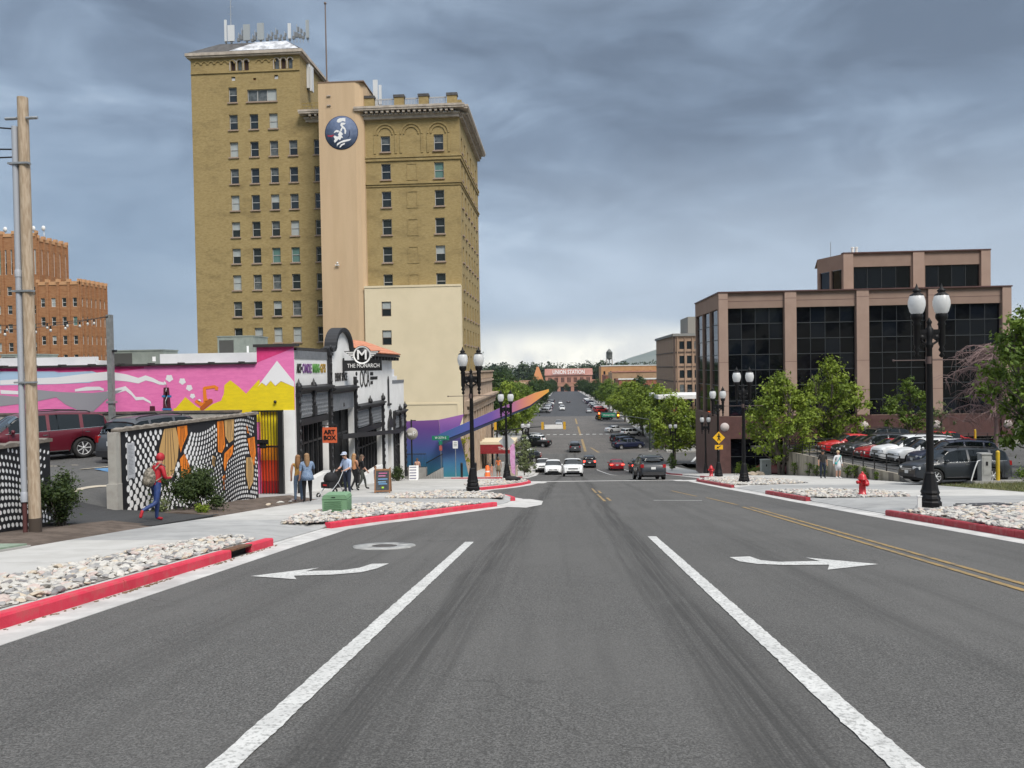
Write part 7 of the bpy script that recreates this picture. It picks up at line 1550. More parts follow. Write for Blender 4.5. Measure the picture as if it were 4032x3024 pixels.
mk = thing('marker_post', 'short white marker post beside the lamp footing', 'post', (9.25, 20.6, zr(20.6)+.15)); MB().bb((-.05, -.02, 0), (.05, .02, .36)).build('post', m_wht, mk); MB().bb((-.06, -.03, .36), (.06, .03, .39)).build('cap', m_wht, mk)
vl = thing('vault_lid', 'dark rectangular vault lid set in the stone bed', 'lid', (11.6, 21.9, zr(21.9)+.19), rot=(sl_, 0, .1)); MB().bb((-.6, -.4, 0), (.6, .4, .05)).build('plate', mat('plate_dark', (.05, .05, .055), .7), vl); MB().bb((-.64, -.44, -.03), (.64, .44, .02)).build('frame', m_conc2, vl)
vl = thing('vault_lid', 'pale green vault lid in the soil beside the pavement', 'lid', (-9.75, 12.0, zr(12)+.17), rot=(sl_, 0, 0)); MB().bb((-.42, -.75, 0), (.42, .75, .045)).build('plate', mat('plate_green', (.20, .27, .20), .8, (.26, .32, .25), 6), vl); MB().bb((-.46, -.79, -.05), (.46, .79, .015)).build('frame', m_conc2, vl)
# hydrants
def hydrant(x, y, label, rz=0):
    t = thing('fire_hydrant', label, 'hydrant', (x, y, zr(y)+.13), rz); m = mat('hydrant_red', (.48, .012, .02), .4, coat=.3)
    MB().lathe([(.16, .02), (.16, .07), (.12, .09), (.115, .55), (.15, .57), (.15, .62), (.14, .64), (.12, .74), (.06, .80), (0, .81)], n=18).build('barrel', m, t); MB().lathe([(.12, -.1), (.12, .02), (.0, .02)], n=14).build('standpipe', m_black, t)
    MB().lathe([(.04, .80), (.04, .87), (0, .87)], n=6).build('operating_nut', m, t)
    for s in (-1, 1): MB().lathe([(.055, s*.08), (.055, s*.20), (.065, s*.20), (.065, s*.235), (.02, s*.25), (0, s*.25)], (0, 0, .50), 12, axis='x').build('hose_outlet', m, t)
    MB().lathe([(.08, -.08), (.08, -.2), (.09, -.2), (.09, -.24), (0, -.26)], (0, 0, .45), 14, axis='y').build('pumper_outlet', m, t); MB().lathe([(.17, .60), (.17, .625), (.12, .64)], n=8).build('flange', m, t); return t
hydrant(10.8, 28.5, 'red fire hydrant in the stone bed between two driveways', .4); hydrant(11.2, 59.0, 'red fire hydrant beside the pedestrian sign lamp', .2)
# ================================================================== SIGNS
m_ysign = mat('sign_yellow', (.75, .42, .01), .5); m_gsign = mat('sign_green', (.01, .19, .11), .5); m_sback = mat('sign_back', (.48, .49, .50), .5, metal=.3)
ps = thing('pedestrian_sign', 'yellow diamond pedestrian sign with arrow plate on the lamp', 'sign', (10.6, 53.05, zr(53)+2)); Zs = zr(53.2)
wb(MB().prism([(10.6, Zs+2.42), (11.06, Zs+2.88), (10.6, Zs+3.34), (10.14, Zs+2.88)], 'y', 52.99, 53.01), 'diamond', m_black, ps); wb(MB().prism([(10.6, Zs+2.46), (11.02, Zs+2.88), (10.6, Zs+3.30), (10.18, Zs+2.88)], 'y', 52.97, 52.985), 'diamond_face', m_ysign, ps)
wb(MB().bb((10.33, 52.98, Zs+2.08), (10.87, 53.01, Zs+2.38)), 'arrow_plate', m_ysign, ps)
wb(MB().prism([(10.45, Zs+2.15), (10.6, Zs+2.17), (10.56, Zs+2.21), (10.74, Zs+2.32), (10.71, Zs+2.35), (10.53, Zs+2.25), (10.49, Zs+2.29)], 'y', 52.965, 52.975), 'arrow', m_black, ps)
wf = MB(); wf.lathe([(0, -.005), (.05, -.005), (.05, .0), (0, 0)], (10.6, 52.965, Zs+3.12), 12, axis='y'); wf.prism([(10.54, Zs+3.04), (10.66, Zs+3.05), (10.72, Zs+2.9), (10.69, Zs+2.88), (10.65, Zs+2.96), (10.64, Zs+2.86), (10.72, Zs+2.68), (10.67, Zs+2.66), (10.6, Zs+2.80), (10.54, Zs+2.66), (10.49, Zs+2.68), (10.55, Zs+2.86), (10.55, Zs+2.95), (10.47, Zs+2.92), (10.46, Zs+2.95)], 'y', 52.96, 52.967); wb(wf, 'walking_figure', m_black, ps)
wb(MB().tube([(10.6, 53.06, Zs+2.0), (10.6, 53.06, Zs+3.3)], .03), 'bracket', m_steel, ps)
ds = thing('diamond_sign', 'blank grey back of a diamond road sign on the left', 'sign', (-3.9, 53.6, zr(53.6))); Zd = zr(53.6); wb(MB().prism([(-3.9, Zd+2.2), (-3.34, Zd+2.76), (-3.9, Zd+3.32), (-4.46, Zd+2.76)], 'y', 53.46, 53.48), 'plate', m_sback, ds); wb(MB().tube([(-3.9, 53.42, Zd+2.0), (-3.9, 53.42, Zd+3.2)], .03), 'bracket', m_black, ds)
def post_sign(x, y, h, w_, hh, m, label, lines=None, pm=m_steel, txt=None, name='road_sign', z=None):
    z = zr(y)+.15 if z is None else z; t = thing(name, label, 'sign', (x, y, z)); MB().tube([(0, .03, -.05), (0, .03, h)], .03, 7).build('post', pm, t); MB().bb((-w_/2, -.012, h-hh), (w_/2, .0, h)).build('plate', m, t)
    for i in range(lines or 0): MB().bb((-w_*.32, -.016, h-hh*(.25+.2*i)-.02), (w_*.32, -.0125, h-hh*(.25+.2*i)+.02)).build('print_line', m_dark, t)
    return t
post_sign(-8.8, 62.6, 3.0, .42, .62, m_signw, 'white regulation sign on a steel post before blue panel', 3)
t = post_sign(-9.85, 61.6, 3.4, 1.4, .36, m_gsign, 'green street name sign on a post before blue panel'); wchild(text('W 25TH S', .26, (-9.85, 61.58, zr(61.6)+.15+3.22), (PI/2, 0, 0), m_signw, sx=.8), t); MB().bb((-.14, -.03, 2.68), (.14, -.015, 2.98)).build('cross_blade', m_gsign, t); MB().prism([(-.12, 2.2), (.12, 2.2), (.12, 2.55), (0, 2.66), (-.12, 2.55)], 'y', -.03, -.015).build('red_plate', mat('sign_faded_red', (.40, .10, .08), .6), t)
rs = thing('round_sign', 'round grey hanging sign with white script on a black post', 'sign', (-11.4, 57.2, zr(57.2))); Zq = zr(57.2)
wb(MB().tube([(-11.35, 57.2, Zq), (-11.35, 57.2, Zq+4.6)], .06), 'post', m_black, rs); wb(MB().lathe([(0, -.03), (.46, -.03), (.46, .03), (0, .03)], (-11.3, 57.08, Zq+3.55), 28, axis='y'), 'disc', mat('sign_taupe', (.34, .315, .28), .6), rs); wb(MB().bb((-11.35, 57.17, Zq+4.5), (-11.0, 57.23, Zq+4.56)), 'bracket', m_black, rs); wchild(text('wP', .5, (-11.3, 57.04, Zq+3.55), (PI/2, 0, 0), m_signw), rs)
# chalkboard and white letter board
ab = thing('chalkboard_sign', 'wooden A-frame chalkboard with chalk writing on the pavement', 'sign', (-7.75, 32.6, zr(32.6)+.15), .12); m_wood = mat('sign_wood', (.20, .095, .045), .7, (.26, .13, .06), 20); m_chalk = mat('chalkboard', (.035, .04, .045), .8, (.06, .065, .07), 6, ob=True)
for s in (-1, 1):
    MB().box((0, s*.19, .52), (.56, .02, .92), rx=s*.27).build('board', m_chalk, ab)
    for x in (-.31, .31): MB().box((x, s*.19, .53), (.06, .045, 1.10), rx=s*.27).build('frame_leg', m_wood, ab)
    MB().box((0, s*.07, .99), (.62, .045, .06), rx=s*.27).build('frame_rail', m_wood, ab); MB().box((0, s*.30, .12), (.62, .045, .06), rx=s*.27).build('frame_rail', m_wood, ab)
for i, (c, z, w_) in enumerate((((.45, .12, .25), .86, .36), ((.5, .2, .35), .75, .30), ((.15, .3, .5), .62, .40), ((.2, .35, .5), .5, .34), ((.15, .3, .5), .42, .36))):
    y = -.335+(z-.06)*.275; MB().box((.02*(-1)**i, y-.012, z), (w_, .004, .045), rx=-.27).build('chalk_line', mat('chalk_%d' % i, c, .9), ab)
MB().box((.02, -.30, .27), (.09, .004, .07), rx=-.27).build('chalk_dot', mat('chalk_green', (.35, .6, .05), .9), ab)
lb2 = thing('letter_board_sign', 'white panelled sandwich sign in front of the railing', 'sign', (-10.0, 51.0, zr(51)+.15), .1)
for s in (-1, 1): MB().box((0, s*.16, .5), (.62, .03, .98), rx=s*.25).build('board', m_signw, lb2)
for i in range(5): MB().box((-.05, -.31+.05+i*.048-.02, .16+i*.18), (.44, .006, .07), rx=-.25).build('print_panel', mat('print_violet_grey', (.22, .22, .30), .7), lb2)
MB().box((.3, 0, .06), (.05, .5, .05)).box((-.3, 0, .06), (.05, .5, .05)).build('feet', m_black, lb2)
tp = thing('transformer_box', 'mint green louvred utility box on the stone bed edge', 'utility box', (-6.3, 21.0, zr(21.0)+.13), .05); tp.scale = (.78, .78, .72); m_mint = mat('mint_green', (.175, .315, .18), .6, (.15, .275, .16), 3)
MB().prism([(-.43, .08), (.43, .08), (.44, .62), (.41, .73), (.36, .76), (-.36, .76), (-.41, .73), (-.44, .62)], 'y', -.38, .38).build('housing', m_mint, tp); MB().bb((-.47, -.42, -.06), (.47, .42, .08)).build('pad', m_dark, tp); MB().bb((-.45, -.40, .60), (.45, .40, .63)).build('lid_lip', m_mint, tp)
for i in range(6): MB().box((-.06, -.39, .14+i*.075), (.60, .03, .035), rx=.4).build('louvre', m_mint, tp)
for i in range(7): MB().box((.445, 0, .14+i*.065), (.03, .6, .03), ry=.4).build('louvre', m_mint, tp)
MB().bb((-.1, -.392, .655), (.03, -.383, .685)).build('name_plate', m_black, tp)
# ================================================================== UTILITY POLE, WIRES, FESTOON LIGHTS
m_pole = mat('pole_wood', (.34, .255, .175), .85, (.48, .385, .285), 4, .4, 30, stretch=(6, 6, .9)); m_pvc = mat('conduit_grey', (.36, .385, .43), .5)
up_ = thing('utility_pole', 'tall bare wooden utility pole with grey conduit at the pavement', 'utility pole', (-10.50, 14.6, zr(14.6)+.1)); Z0 = zr(14.6)
MB().tube([(0, 0, -.2), (0, 0, 8.72)], [.112, .098], 16).build('pole', m_pole, up_); MB().tube([(0, 0, -.22), (0, 0, .42)], [.118, .116], 16).build('tar_butt', mat('tar', (.06, .045, .035), .9), up_)
MB().tube([(-.172, -.05, .75), (-.155, -.04, 8.15)], .055, 12).build('conduit', m_pvc, up_); MB().tube([(-.172, -.05, -.2), (-.172, -.05, .80)], .042, 10).build('steel_sweep', mat('conduit_maroon', (.09, .03, .03), .7), up_); MB().lathe([(.066, 0), (.066, .18), (.055, .2)], (-.172, -.05, .75), 12).build('coupling', m_pvc, up_); MB().lathe([(.064, 0), (.064, .12), (.055, .14)], (-.162, -.045, 5.2), 12).build('coupling', m_pvc, up_)
for z in (.9+2.2, 4.9, 7.4): MB().bb((-.27, -.12, z), (.14, .0, z+.035)).build('strap', m_steel, up_)
for x in (-1, 1): MB().tube([(x*.1, -.05, 8.3), (x*.33, -.05, 8.3)], .03, 6).build('bolt', m_steel, up_)
def wire(name, a, b_, sag, r, m, label, cat='cable', n=14):
    t = thing(name, label, cat, a); a, b_ = Vector(a), Vector(b_); MB().tube([(a.lerp(b_, i/n)-Vector((0, 0, sag*4*(i/n)*(1-i/n)))-a) for i in range(n+1)], r, 5).build('strand', m, t); MB().ball((0, 0, 0), r*2.2, 6).build('clamp', m_steel, t); return t
for i, (z, s) in enumerate(((8.1, .25), (7.7, .45), (7.55, .6))): wire('service_cable', (-10.66, 14.55, Z0+.1+z), (-48, 7.0, Z0+z+5.5), s*3.5, .016, m_black, ('upper service cable curving off the utility pole top', 'middle service cable drooping off the utility pole', 'lowest service cable drooping off the utility pole')[i])
lp = thing('festoon_post', 'square galvanised post carrying string lights in the car park', 'post', (-18.55, 30.6, lotz(-18.55, 30.6))); MB().bb((-.10, -.10, 0), (.10, .10, 5.65)).build('post', mat('post_galv', (.17, .18, .18), .55, (.22, .23, .23), 5), lp); MB().bb((-.2, -.2, 0), (.2, .2, .25)).build('base_plate', m_steel, lp); MB().bb((.08, -.05, 4.1), (.26, .05, 4.2)).build('camera', m_black, lp); MB().bb((-.16, -.14, 2.0), (.16, .14, 2.1)).build('bracket', m_steel, lp)
for x, y in ((-28.0, 24.5), (-29.0, 30.5)):
    t = thing('festoon_post', 'plain galvanised post holding the far end of string lights', 'post', (x, y, lotz(x, y)), group='far posts of the string lights'); MB().bb((-.07, -.07, 0), (.07, .07, 6.2 if y < 27 else 5.55)).build('post', mat('post_galv'), t); MB().bb((-.16, -.16, 0), (.16, .16, .08)).build('base_plate', m_steel, t)
fl = thing('string_lights', 'string of dark festoon bulbs sagging to the galvanised post', 'string lights', (-18.55, 30.5, 4.05)); m_bulb = mat('bulb_glass', (.55, .55, .52), .2)
for k, (a, b_, sg) in enumerate((((-18.55, 30.5, 4.05), (-28.0, 24.5, 4.6), .9), ((-18.55, 30.5, 4.0), (-29.0, 30.5, 3.95), .25))):
    A, B_ = Vector(a), Vector(b_); f = lambda t: A.lerp(B_, t)-Vector((0, 0, sg*4*t*(1-t))); q = MB().tube([f(i/16) for i in range(17)], .014, 4); wb(q, 'cord', m_black, fl)
    for i in range(1, 22 if k == 0 else 12):
        p = f(i/(22 if k == 0 else 12)); o = wb(MB().tube([p, p-Vector((0, 0, .12))], .03, 6), 'socket', m_black, fl); wchild(MB().ball(p-Vector((0, 0, .18)), (.05, .05, .07), 8).build('bulb', m_bulb), fl)
rp = thing('parking_sign', 'small white and teal parking sign on the block wall', 'sign', (-16.0, 31.1, -.4)); wb(MB().bb((-16.25, 31.12, -.42), (-15.8, 31.15, -.08)), 'plate', m_signw, rp); wb(MB().bb((-16.22, 31.105, -.2), (-15.83, 31.118, -.12)).bb((-16.2, 31.105, -.32), (-15.85, 31.118, -.24)), 'print', mat('sign_teal', (.05, .35, .33), .6), rp); wb(MB().bb((-16.03, 31.15, -.4), (-16.02, 31.2, -.1)), 'bracket', m_steel, rp)
wire('hanging_cable', (-18.45, 30.6, .25), (-19.9, 31.1, .02), .15, .012, m_black, 'thin black cable from the galvanised post to block wall')
# ================================================================== SCULPTURE AND CORNER PLAZA
def grad_mat(name, stops, axis):
    global nt, N, LK
    m = bpy.data.materials.new(name); m.use_nodes = True; nt = m.node_tree; N = nt.nodes; LK = nt.links; b = N['Principled BSDF']; b.inputs['Roughness'].default_value = .45
    s = N.new('ShaderNodeSeparateXYZ'); LK.new(N.new('ShaderNodeNewGeometry').outputs['Position'], s.inputs[0]); a, e = stops[0][0], stops[-1][0]
    LK.new(ramp(mth('DIVIDE', mth('SUBTRACT', s.outputs[axis], a), e-a), *[((p-a)/(e-a), c) for p, c in stops]), b.inputs['Base Color']); return m
m_gz = grad_mat('panel_blue_violet', [(-8.0, (.018, .16, .18)), (-6.6, (.035, .14, .27)), (-5.2, (.075, .10, .30)), (-3.6, (.15, .07, .28)), (-2.6, (.26, .10, .32))], 2)
m_gx = grad_mat('beam_blue_to_orange', [(-10.8, (.035, .13, .25)), (-8.4, (.08, .11, .36)), (-6.0, (.16, .09, .36)), (-4.6, (.34, .13, .34)), (-3.4, (.62, .22, .20)), (-2.2, (.78, .32, .12)), (-1.2, (.80, .40, .07))], 0)
scu = thing('sculpture', 'blue and violet faceted panels with a long beam rising to orange over the street', 'sculpture', (-10, 66, zr(66)))
wb(MB().add([(-14.2, 67.5, -8.2), (-10.35, 66.0, -8.2), (-10.75, 66.3, -2.78), (-14.8, 67.8, -3.0), (-14.2, 67.62, -8.2), (-10.35, 66.15, -8.2), (-10.75, 66.42, -2.78), (-14.8, 67.92, -3.0)], [(0, 1, 2, 3), (7, 6, 5, 4), (0, 4, 5, 1), (1, 5, 6, 2), (2, 6, 7, 3), (3, 7, 4, 0)]), 'left_panel', m_gz, scu)
wb(MB().add([(-10.33, 66.0, -8.2), (-8.15, 66.5, -8.2), (-9.05, 66.6, -3.6), (-8.6, 66.8, -2.35), (-10.72, 66.3, -2.77), (-10.33, 66.15, -8.2), (-8.15, 66.65, -8.2), (-9.05, 66.75, -3.6), (-8.6, 66.95, -2.35), (-10.72, 66.45, -2.77)], [(0, 1, 2, 3, 4), (9, 8, 7, 6, 5), (0, 5, 6, 1), (1, 6, 7, 2), (2, 7, 8, 3), (3, 8, 9, 4), (4, 9, 5, 0)]), 'right_panel', m_gz, scu)
bx_ = [(-10.62, -4.62), (-10.55, -3.95), (-2.3, -.52), (-1.12, -.22), (-1.10, -.42), (-2.7, -1.55)]
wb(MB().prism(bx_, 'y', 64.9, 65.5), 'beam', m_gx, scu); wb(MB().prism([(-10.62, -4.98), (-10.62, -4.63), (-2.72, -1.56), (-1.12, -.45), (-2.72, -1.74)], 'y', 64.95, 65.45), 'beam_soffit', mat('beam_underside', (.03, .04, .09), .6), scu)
wb(MB().add([(-10.6, 65.45, -4.4), (-10.6, 66.1, -4.4), (-9.9, 66.1, -4.0), (-9.9, 65.45, -4.0)], [(0, 1, 2, 3)]).bb((-10.58, 65.3, -4.9), (-10.3, 66.2, -4.2)), 'beam_bracket', m_gz, scu)
# ramp wall with black railing in front of the sculpture
rw3 = thing('ramp_wall', 'pale board-marked concrete ramp wall with black railing at corner', 'wall', (-9.7, 57.2, zr(57)+.1)); Zw = zr(57)
wb(MB().prism([(-10.6, Zw-.1), (-8.95, Zw-.1), (-8.95, Zw+1.0), (-10.6, Zw+.1)], 'y', 56.6, 57.1), 'concrete_wedge', m_conc2, rw3)
for i in range(9): wb(MB().bb((-10.5+i*.18, 56.58, Zw-.02), (-10.47+i*.18, 56.6, Zw+.1+i*.098)), 'board_mark', m_conc, rw3)
rr_ = thing('railing', 'black baluster railing along the ramp before the blue panel', 'railing', (-11.5, 57.6, Zw))
for (a, b_) in (((-14.5, 57.9, Zw+.9), (-10.4, 57.9, Zw+.9)), ((-10.4, 57.9, Zw+.2), (-8.95, 56.85, Zw+1.0))):
    wb(MB().tube([(a[0], a[1], a[2]+1.0), (b_[0], b_[1], b_[2]+1.0)], .035, 6), 'handrail', m_black, rr_); wb(MB().tube([a, b_], .03, 6), 'bottom_rail', m_black, rr_); n = int(math.dist(a, b_)/.11)
    for i in range(n+1): p = [lerp(a[j], b_[j], i/n) for j in range(3)]; wb(MB().tube([p, (p[0], p[1], p[2]+1.0)], .012, 4), 'baluster', m_black, rr_)
wb(MB().bb((-14.5, 57.8, Zw-.1), (-10.4, 58.3, Zw+.85)), 'terrace_edge', m_conc2, rr_)
for i, (x, y) in enumerate(((-8.35, 62.9), (-7.25, 63.4))): bollard(x, y, zr(y)+.15, ('black bollard near the white regulation sign', 'black bollard closer to the red kerb corner')[i], 1.15, m_black, .10)
sg_ = thing('feather_flag', 'pink feather flag on a pole at the pavement edge', 'flag', (-3.55, 57.0, zr(57))); MB().tube([(0, 0, -.05), (.02, 0, 2.2), (-.06, 0, 2.75)], .02, 6).build('pole', m_steel, sg_); MB().prism([(-.02, .35), (-.26, .55), (-.38, 1.5), (-.36, 2.4), (-.16, 2.75), (.0, 2.6)], 'y', -.01, .01).build('cloth', mat('flag_pink', (.62, .25, .50), .7, (.70, .42, .62), 4), sg_); MB().lathe([(.18, 0), (.18, .05), (0, .06)], n=12).build('base', m_dark, sg_)
pb_ = thing('planter_box', 'tan concrete planter box beside the feather flag', 'planter', (-5.1, 71.5, zr(71.5)+.15)); MB().bb((-.85, -.5, 0), (.85, .5, .85)).bb((-.9, -.55, .85), (.9, .55, .95)).build('box', mat('planter_tan', (.45, .36, .28), .85, (.40, .32, .25), 3), pb_); MB().bb((-.8, -.45, .93), (.8, .45, .965)).build('soil', m_dirt, pb_)
cn = thing('barrel_marker', 'orange traffic drum beside the concrete ramp', 'traffic drum', (-6.6, 66.8, zr(66.8)+.15)); MB().lathe([(.28, 0), (.28, .06), (.22, .08), (.18, .9), (.1, .98), (0, .98)], n=14).build('drum', mat('drum_orange', (.75, .13, .01), .5), cn); MB().lathe([(.205, .4), (.20, .52)], n=14).build('band', m_signw, cn)
cr = thing('stair_cheek', 'pale sloping concrete stair wall beside the orange drum', 'wall', (-6.2, 69, zr(69)+.15)); MB().prism([(-.9, 0), (.9, 0), (.9, 1.25), (.5, 1.25), (-.9, .25)], 'y', -.35, .35).build('wall', m_conc, cr); MB().bb((-.9, .36, 0), (.9, 1.6, .18)).bb((-.4, .36, .18), (.9, 1.6, .36)).build('steps', m_conc2, cr)
# ================================================================== TRAFFIC SIGNALS
m_sigy = mat('signal_yellow', (.58, .33, .02), .5); m_sred = mat('lens_red_lit', (1, .12, .05), .4, emit=3); m_samb = mat('lens_amber_lit', (1, .45, .04), .4, emit=2.5); m_loff = mat('lens_off', (.05, .04, .02), .3)
def head(parent, x, y, z, lit, back=False, rz=0):
    h = obj('signal_head', MB().bb((-.18, -.12, -.55), (.18, .12, .55)).mesh('signal_head', m_sigy if not back else m_sigy), None, (x, y, z), rz); wchild(h, parent)
    if not back: obj('backplate', MB().bb((-.25, .10, -.62), (.25, .13, .62)).mesh('backplate', m_black), h)
    for i in range(3):
        on = lit == i; l = MB().lathe([(0, -.02), (.13, -.02), (.13, 0), (0, 0)], (0, -.122, .36-i*.36), 14, axis='y').mesh('lens', (m_sred, m_samb, m_samb)[i] if on else m_loff); obj('lens', l, h)
        v = MB(); v.tube([(0, -.12, .36-i*.36), (0, -.30, .36-i*.36)], .15, 12, caps=False); obj('visor', v.mesh('visor', m_sigy if not back else m_black), h)
def mast(x, y, h, arm, heads, label, m=m_steel, sign=None):
    z = zr(y); t = thing('traffic_signal', label, 'traffic signal', (x, y, z)); MB().tube([(0, 0, -.1), (0, 0, h+.4)], [.16, .11], 10).build('pole', m, t); MB().tube([(0, 0, h-.9), (arm*.35, 0, h-.35), (arm, 0, h)], [.10, .08, .05], 8).build('mast_arm', m, t)
    for hx, lit, bk in heads: head(t, x+hx, y-.1, z+h-.05+(0 if True else 0), lit, bk, PI if bk else 0)
    MB().lathe([(.3, -.1), (.3, .1), (.2, .14)], n=12).build('base', m_conc2, t); return t
m_dgreen = mat('mast_green', (.02, .03, .025), .5)
t = mast(14.9, 132.5, 6.3, -8.9, [(-8.6, 0, False), (-5.35, 1, False)], 'traffic signal mast on the right with green street name sign', m_dgreen)
wb(MB().bb((6.75, 132.3, -7.05), (9.1, 132.36, -6.35)), 'name_sign', m_gsign, t); wchild(text('Washington Blvd', .36, (7.93, 132.28, -6.7), (PI/2, 0, 0), m_signw, sx=.78), t)
t = mast(-9.6, 112.3, 5.9, 10.2, [(6.7, None, True), (9.9, None, True)], 'traffic signal mast on the left with signals facing away', m_black); wb(MB().bb((-2.6, 112.1, -7.35), (.05, 112.15, -6.75)), 'name_sign_back', m_wht, t)
t = mast(-10.2, 111.0, 6.0, .5, [(.5, None, True)], 'short side traffic signal by the limestone corner', m_black)
t = mast(21.6, 131.5, 6.3, -2.2, [(-2.2, None, False)], 'side traffic signal mast under the right corner trees', m_steel)
# ================================================================== PEOPLE
sk1 = mat('skin_light', (.50, .28, .20), .6); sk2 = mat('skin_tan', (.42, .22, .14), .6)
def person(label, loc, heading, H=1.7, pose=None, top=None, sleeve='short', legs=None, legskin=False, shoe=None, skin=sk1, hair=(.10, .06, .03), hairlen=0, wide=1.0, hat=None, skirt=None, hood=None, extra=None, barefoot=False):
    k = H/1.72; J = dict(pelvis=(0, 0, .95), waist=(0, 0, 1.08), chest=(0, 0, 1.28), neck=(0, 0, 1.46), head0=(0, .015, 1.53), head1=(0, .025, 1.62), head2=(0, .01, 1.69))
    for s, n in ((-1, 'L'), (1, 'R')): J.update({'sh'+n: (s*.185, 0, 1.40), 'el'+n: (s*.235, -.02, 1.13), 'wr'+n: (s*.245, .05, .89), 'ha'+n: (s*.245, .08, .81), 'hip'+n: (s*.095, 0, .91), 'kn'+n: (s*.105, .02, .50), 'an'+n: (s*.11, -.02, .09), 'to'+n: (s*.12, .16, .035)})
    if pose: J.update(pose)
    E_ = [('pelvis', 'waist', 'torso'), ('waist', 'chest', 'torso'), ('chest', 'neck', 'torso'), ('neck', 'head0', 'neck'), ('head0', 'head1', 'head'), ('head1', 'head2', 'head')]
    for n in 'LR': E_ += [('chest', 'sh'+n, 'torso'), ('sh'+n, 'el'+n, 'uarm'), ('el'+n, 'wr'+n, 'farm'), ('wr'+n, 'ha'+n, 'hand'), ('pelvis', 'hip'+n, 'hip'), ('hip'+n, 'kn'+n, 'thigh'), ('kn'+n, 'an'+n, 'shin'), ('an'+n, 'to'+n, 'foot')]
    rad = dict(pelvis=(.150*wide, .115*wide), waist=(.138*wide, .105*wide), chest=(.165*wide, .115*wide), neck=(.058, .058), head0=(.066, .072), head1=(.078, .098), head2=(.055, .07))
    for n in 'LR': rad.update({'sh'+n: (.066*wide, .066*wide), 'el'+n: (.046, .046), 'wr'+n: (.030, .032), 'ha'+n: (.022, .040), 'hip'+n: (.096*wide, .096*wide), 'kn'+n: (.064, .066), 'an'+n: (.042, .044), 'to'+n: (.044, .034)})
    names = list(J); me = bpy.data.meshes.new('b'); me.from_pydata([[c*k for c in J[n]] for n in names], [(names.index(a), names.index(b_)) for a, b_, _ in E_], [])
    o = bpy.data.objects.new('b', me); col.objects.link(o); md = o.modifiers.new('s', 'SKIN'); 
    for i, n in enumerate(names): me.skin_vertices[0].data[i].radius = (rad[n][0]*k, rad[n][1]*k); me.skin_vertices[0].data[i].use_root = (n == 'pelvis')
    md.branch_smoothing = .4; md.use_smooth_shade = True; s2 = o.modifiers.new('u', 'SUBSURF'); s2.levels = 1; s2.render_levels = 1
    bpy.context.view_layer.update(); bmsh = bpy.data.meshes.new_from_object(o.evaluated_get(bpy.context.evaluated_depsgraph_get())); bpy.data.objects.remove(o)
    mats_ = {'skin': skin, 'top': top, 'legs': legs or top, 'shoe': shoe or m_black}; order = list(mats_); bmsh.materials.clear()
    for n in order: bmsh.materials.append(mats_[n])
    segs = [(Vector(J[a])*k, Vector(J[b_])*k, t_) for a, b_, t_ in E_]
    rule = {'torso': 'top', 'neck': 'skin', 'head': 'skin', 'uarm': 'top' if sleeve != 'none' else 'skin', 'farm': 'top' if sleeve == 'long' else 'skin', 'hand': 'skin', 'hip': 'legs', 'thigh': 'legs', 'shin': 'legs' if not legskin else 'skin', 'foot': 'shoe' if not barefoot else 'skin'}
    for f in bmsh.polygons:
        c = f.center; best = min(segs, key=lambda s_: (c-(s_[0]+(s_[1]-s_[0])*max(0, min(1, (c-s_[0]).dot(s_[1]-s_[0])/max(1e-6, (s_[1]-s_[0]).length_squared))))).length)
        r_ = rule[best[2]]
        if best[2] == 'torso' and c.z < J['pelvis'][2]*k+.03*k: r_ = 'legs'
        f.material_index = order.index(r_); f.use_smooth = True
    # fingers: five unequal bent chains rooted in the palm, joined to the same mesh
    bm = bmesh.new(); bm.from_mesh(bmsh); fm = MB()
    for n, s in (('L', -1), ('R', 1)):
        h = Vector(J['ha'+n])*k; d = (h-Vector(J['wr'+n])*k).normalized(); sd = d.orthogonal().normalized(); nn = d.cross(sd)
        for i, L in enumerate((.066, .078, .072, .058)): b0 = h+sd*(i-1.5)*.018*k; fm.tube([b0, b0+d*L*.5*k, b0+d*L*.85*k+nn*.022*k], [.010*k, .009*k, .006*k], 5)
        b0 = h-d*.04*k+sd*.03*k; fm.tube([b0, b0+sd*.03*k+d*.025*k, b0+sd*.035*k+d*.055*k], [.011*k, .010*k, .007*k], 5)
    for v in fm.v: bm.verts.new(v)
    bm.verts.ensure_lookup_table(); o0 = len(bm.verts)-len(fm.v)
    for f in fm.f:
        try: bm.faces.new([bm.verts[o0+i] for i in f]).smooth = True
        except ValueError: pass
    bm.to_mesh(bmsh); bm.free(); bmsh.name = 'body'
    t = thing('person', label, 'person', loc, heading); obj('body', bmsh, t)
    H1 = Vector(J['head1'])*k; hm = mat('hair_%d' % int(hair[0]*1000+hair[1]*100), hair, .7, tuple(c*1.6 for c in hair), 60, ob=True)
    ft = Vector((0, 1, 0))
    if pose and 'face' in pose: ft = Vector(pose['face']).normalized()
    sd = ft.cross(Vector((0, 0, 1))).normalized()
    fb = MB(); fb.ball(H1+ft*.098*k+Vector((0, 0, -.02))*k, (.014*k, .018*k, .022*k), 6); fb.ball(H1+sd*.08*k, (.012*k, .02*k, .03*k), 6); fb.ball(H1-sd*.08*k, (.012*k, .02*k, .03*k), 6); fb.build('nose_and_ears', skin, t)
    eb = MB()
    for s in (-1, 1): eb.ball(H1+ft*.088*k+sd*s*.032*k+Vector((0, 0, .012))*k, .010*k, 6)
    eb.build('eyes', m_black, t); MB().ball(H1+ft*.092*k-Vector((0, 0, .058))*k, (.022*k, .008*k, .006*k), 6).build('mouth', mat('lips', (.30, .10, .09), .6), t)
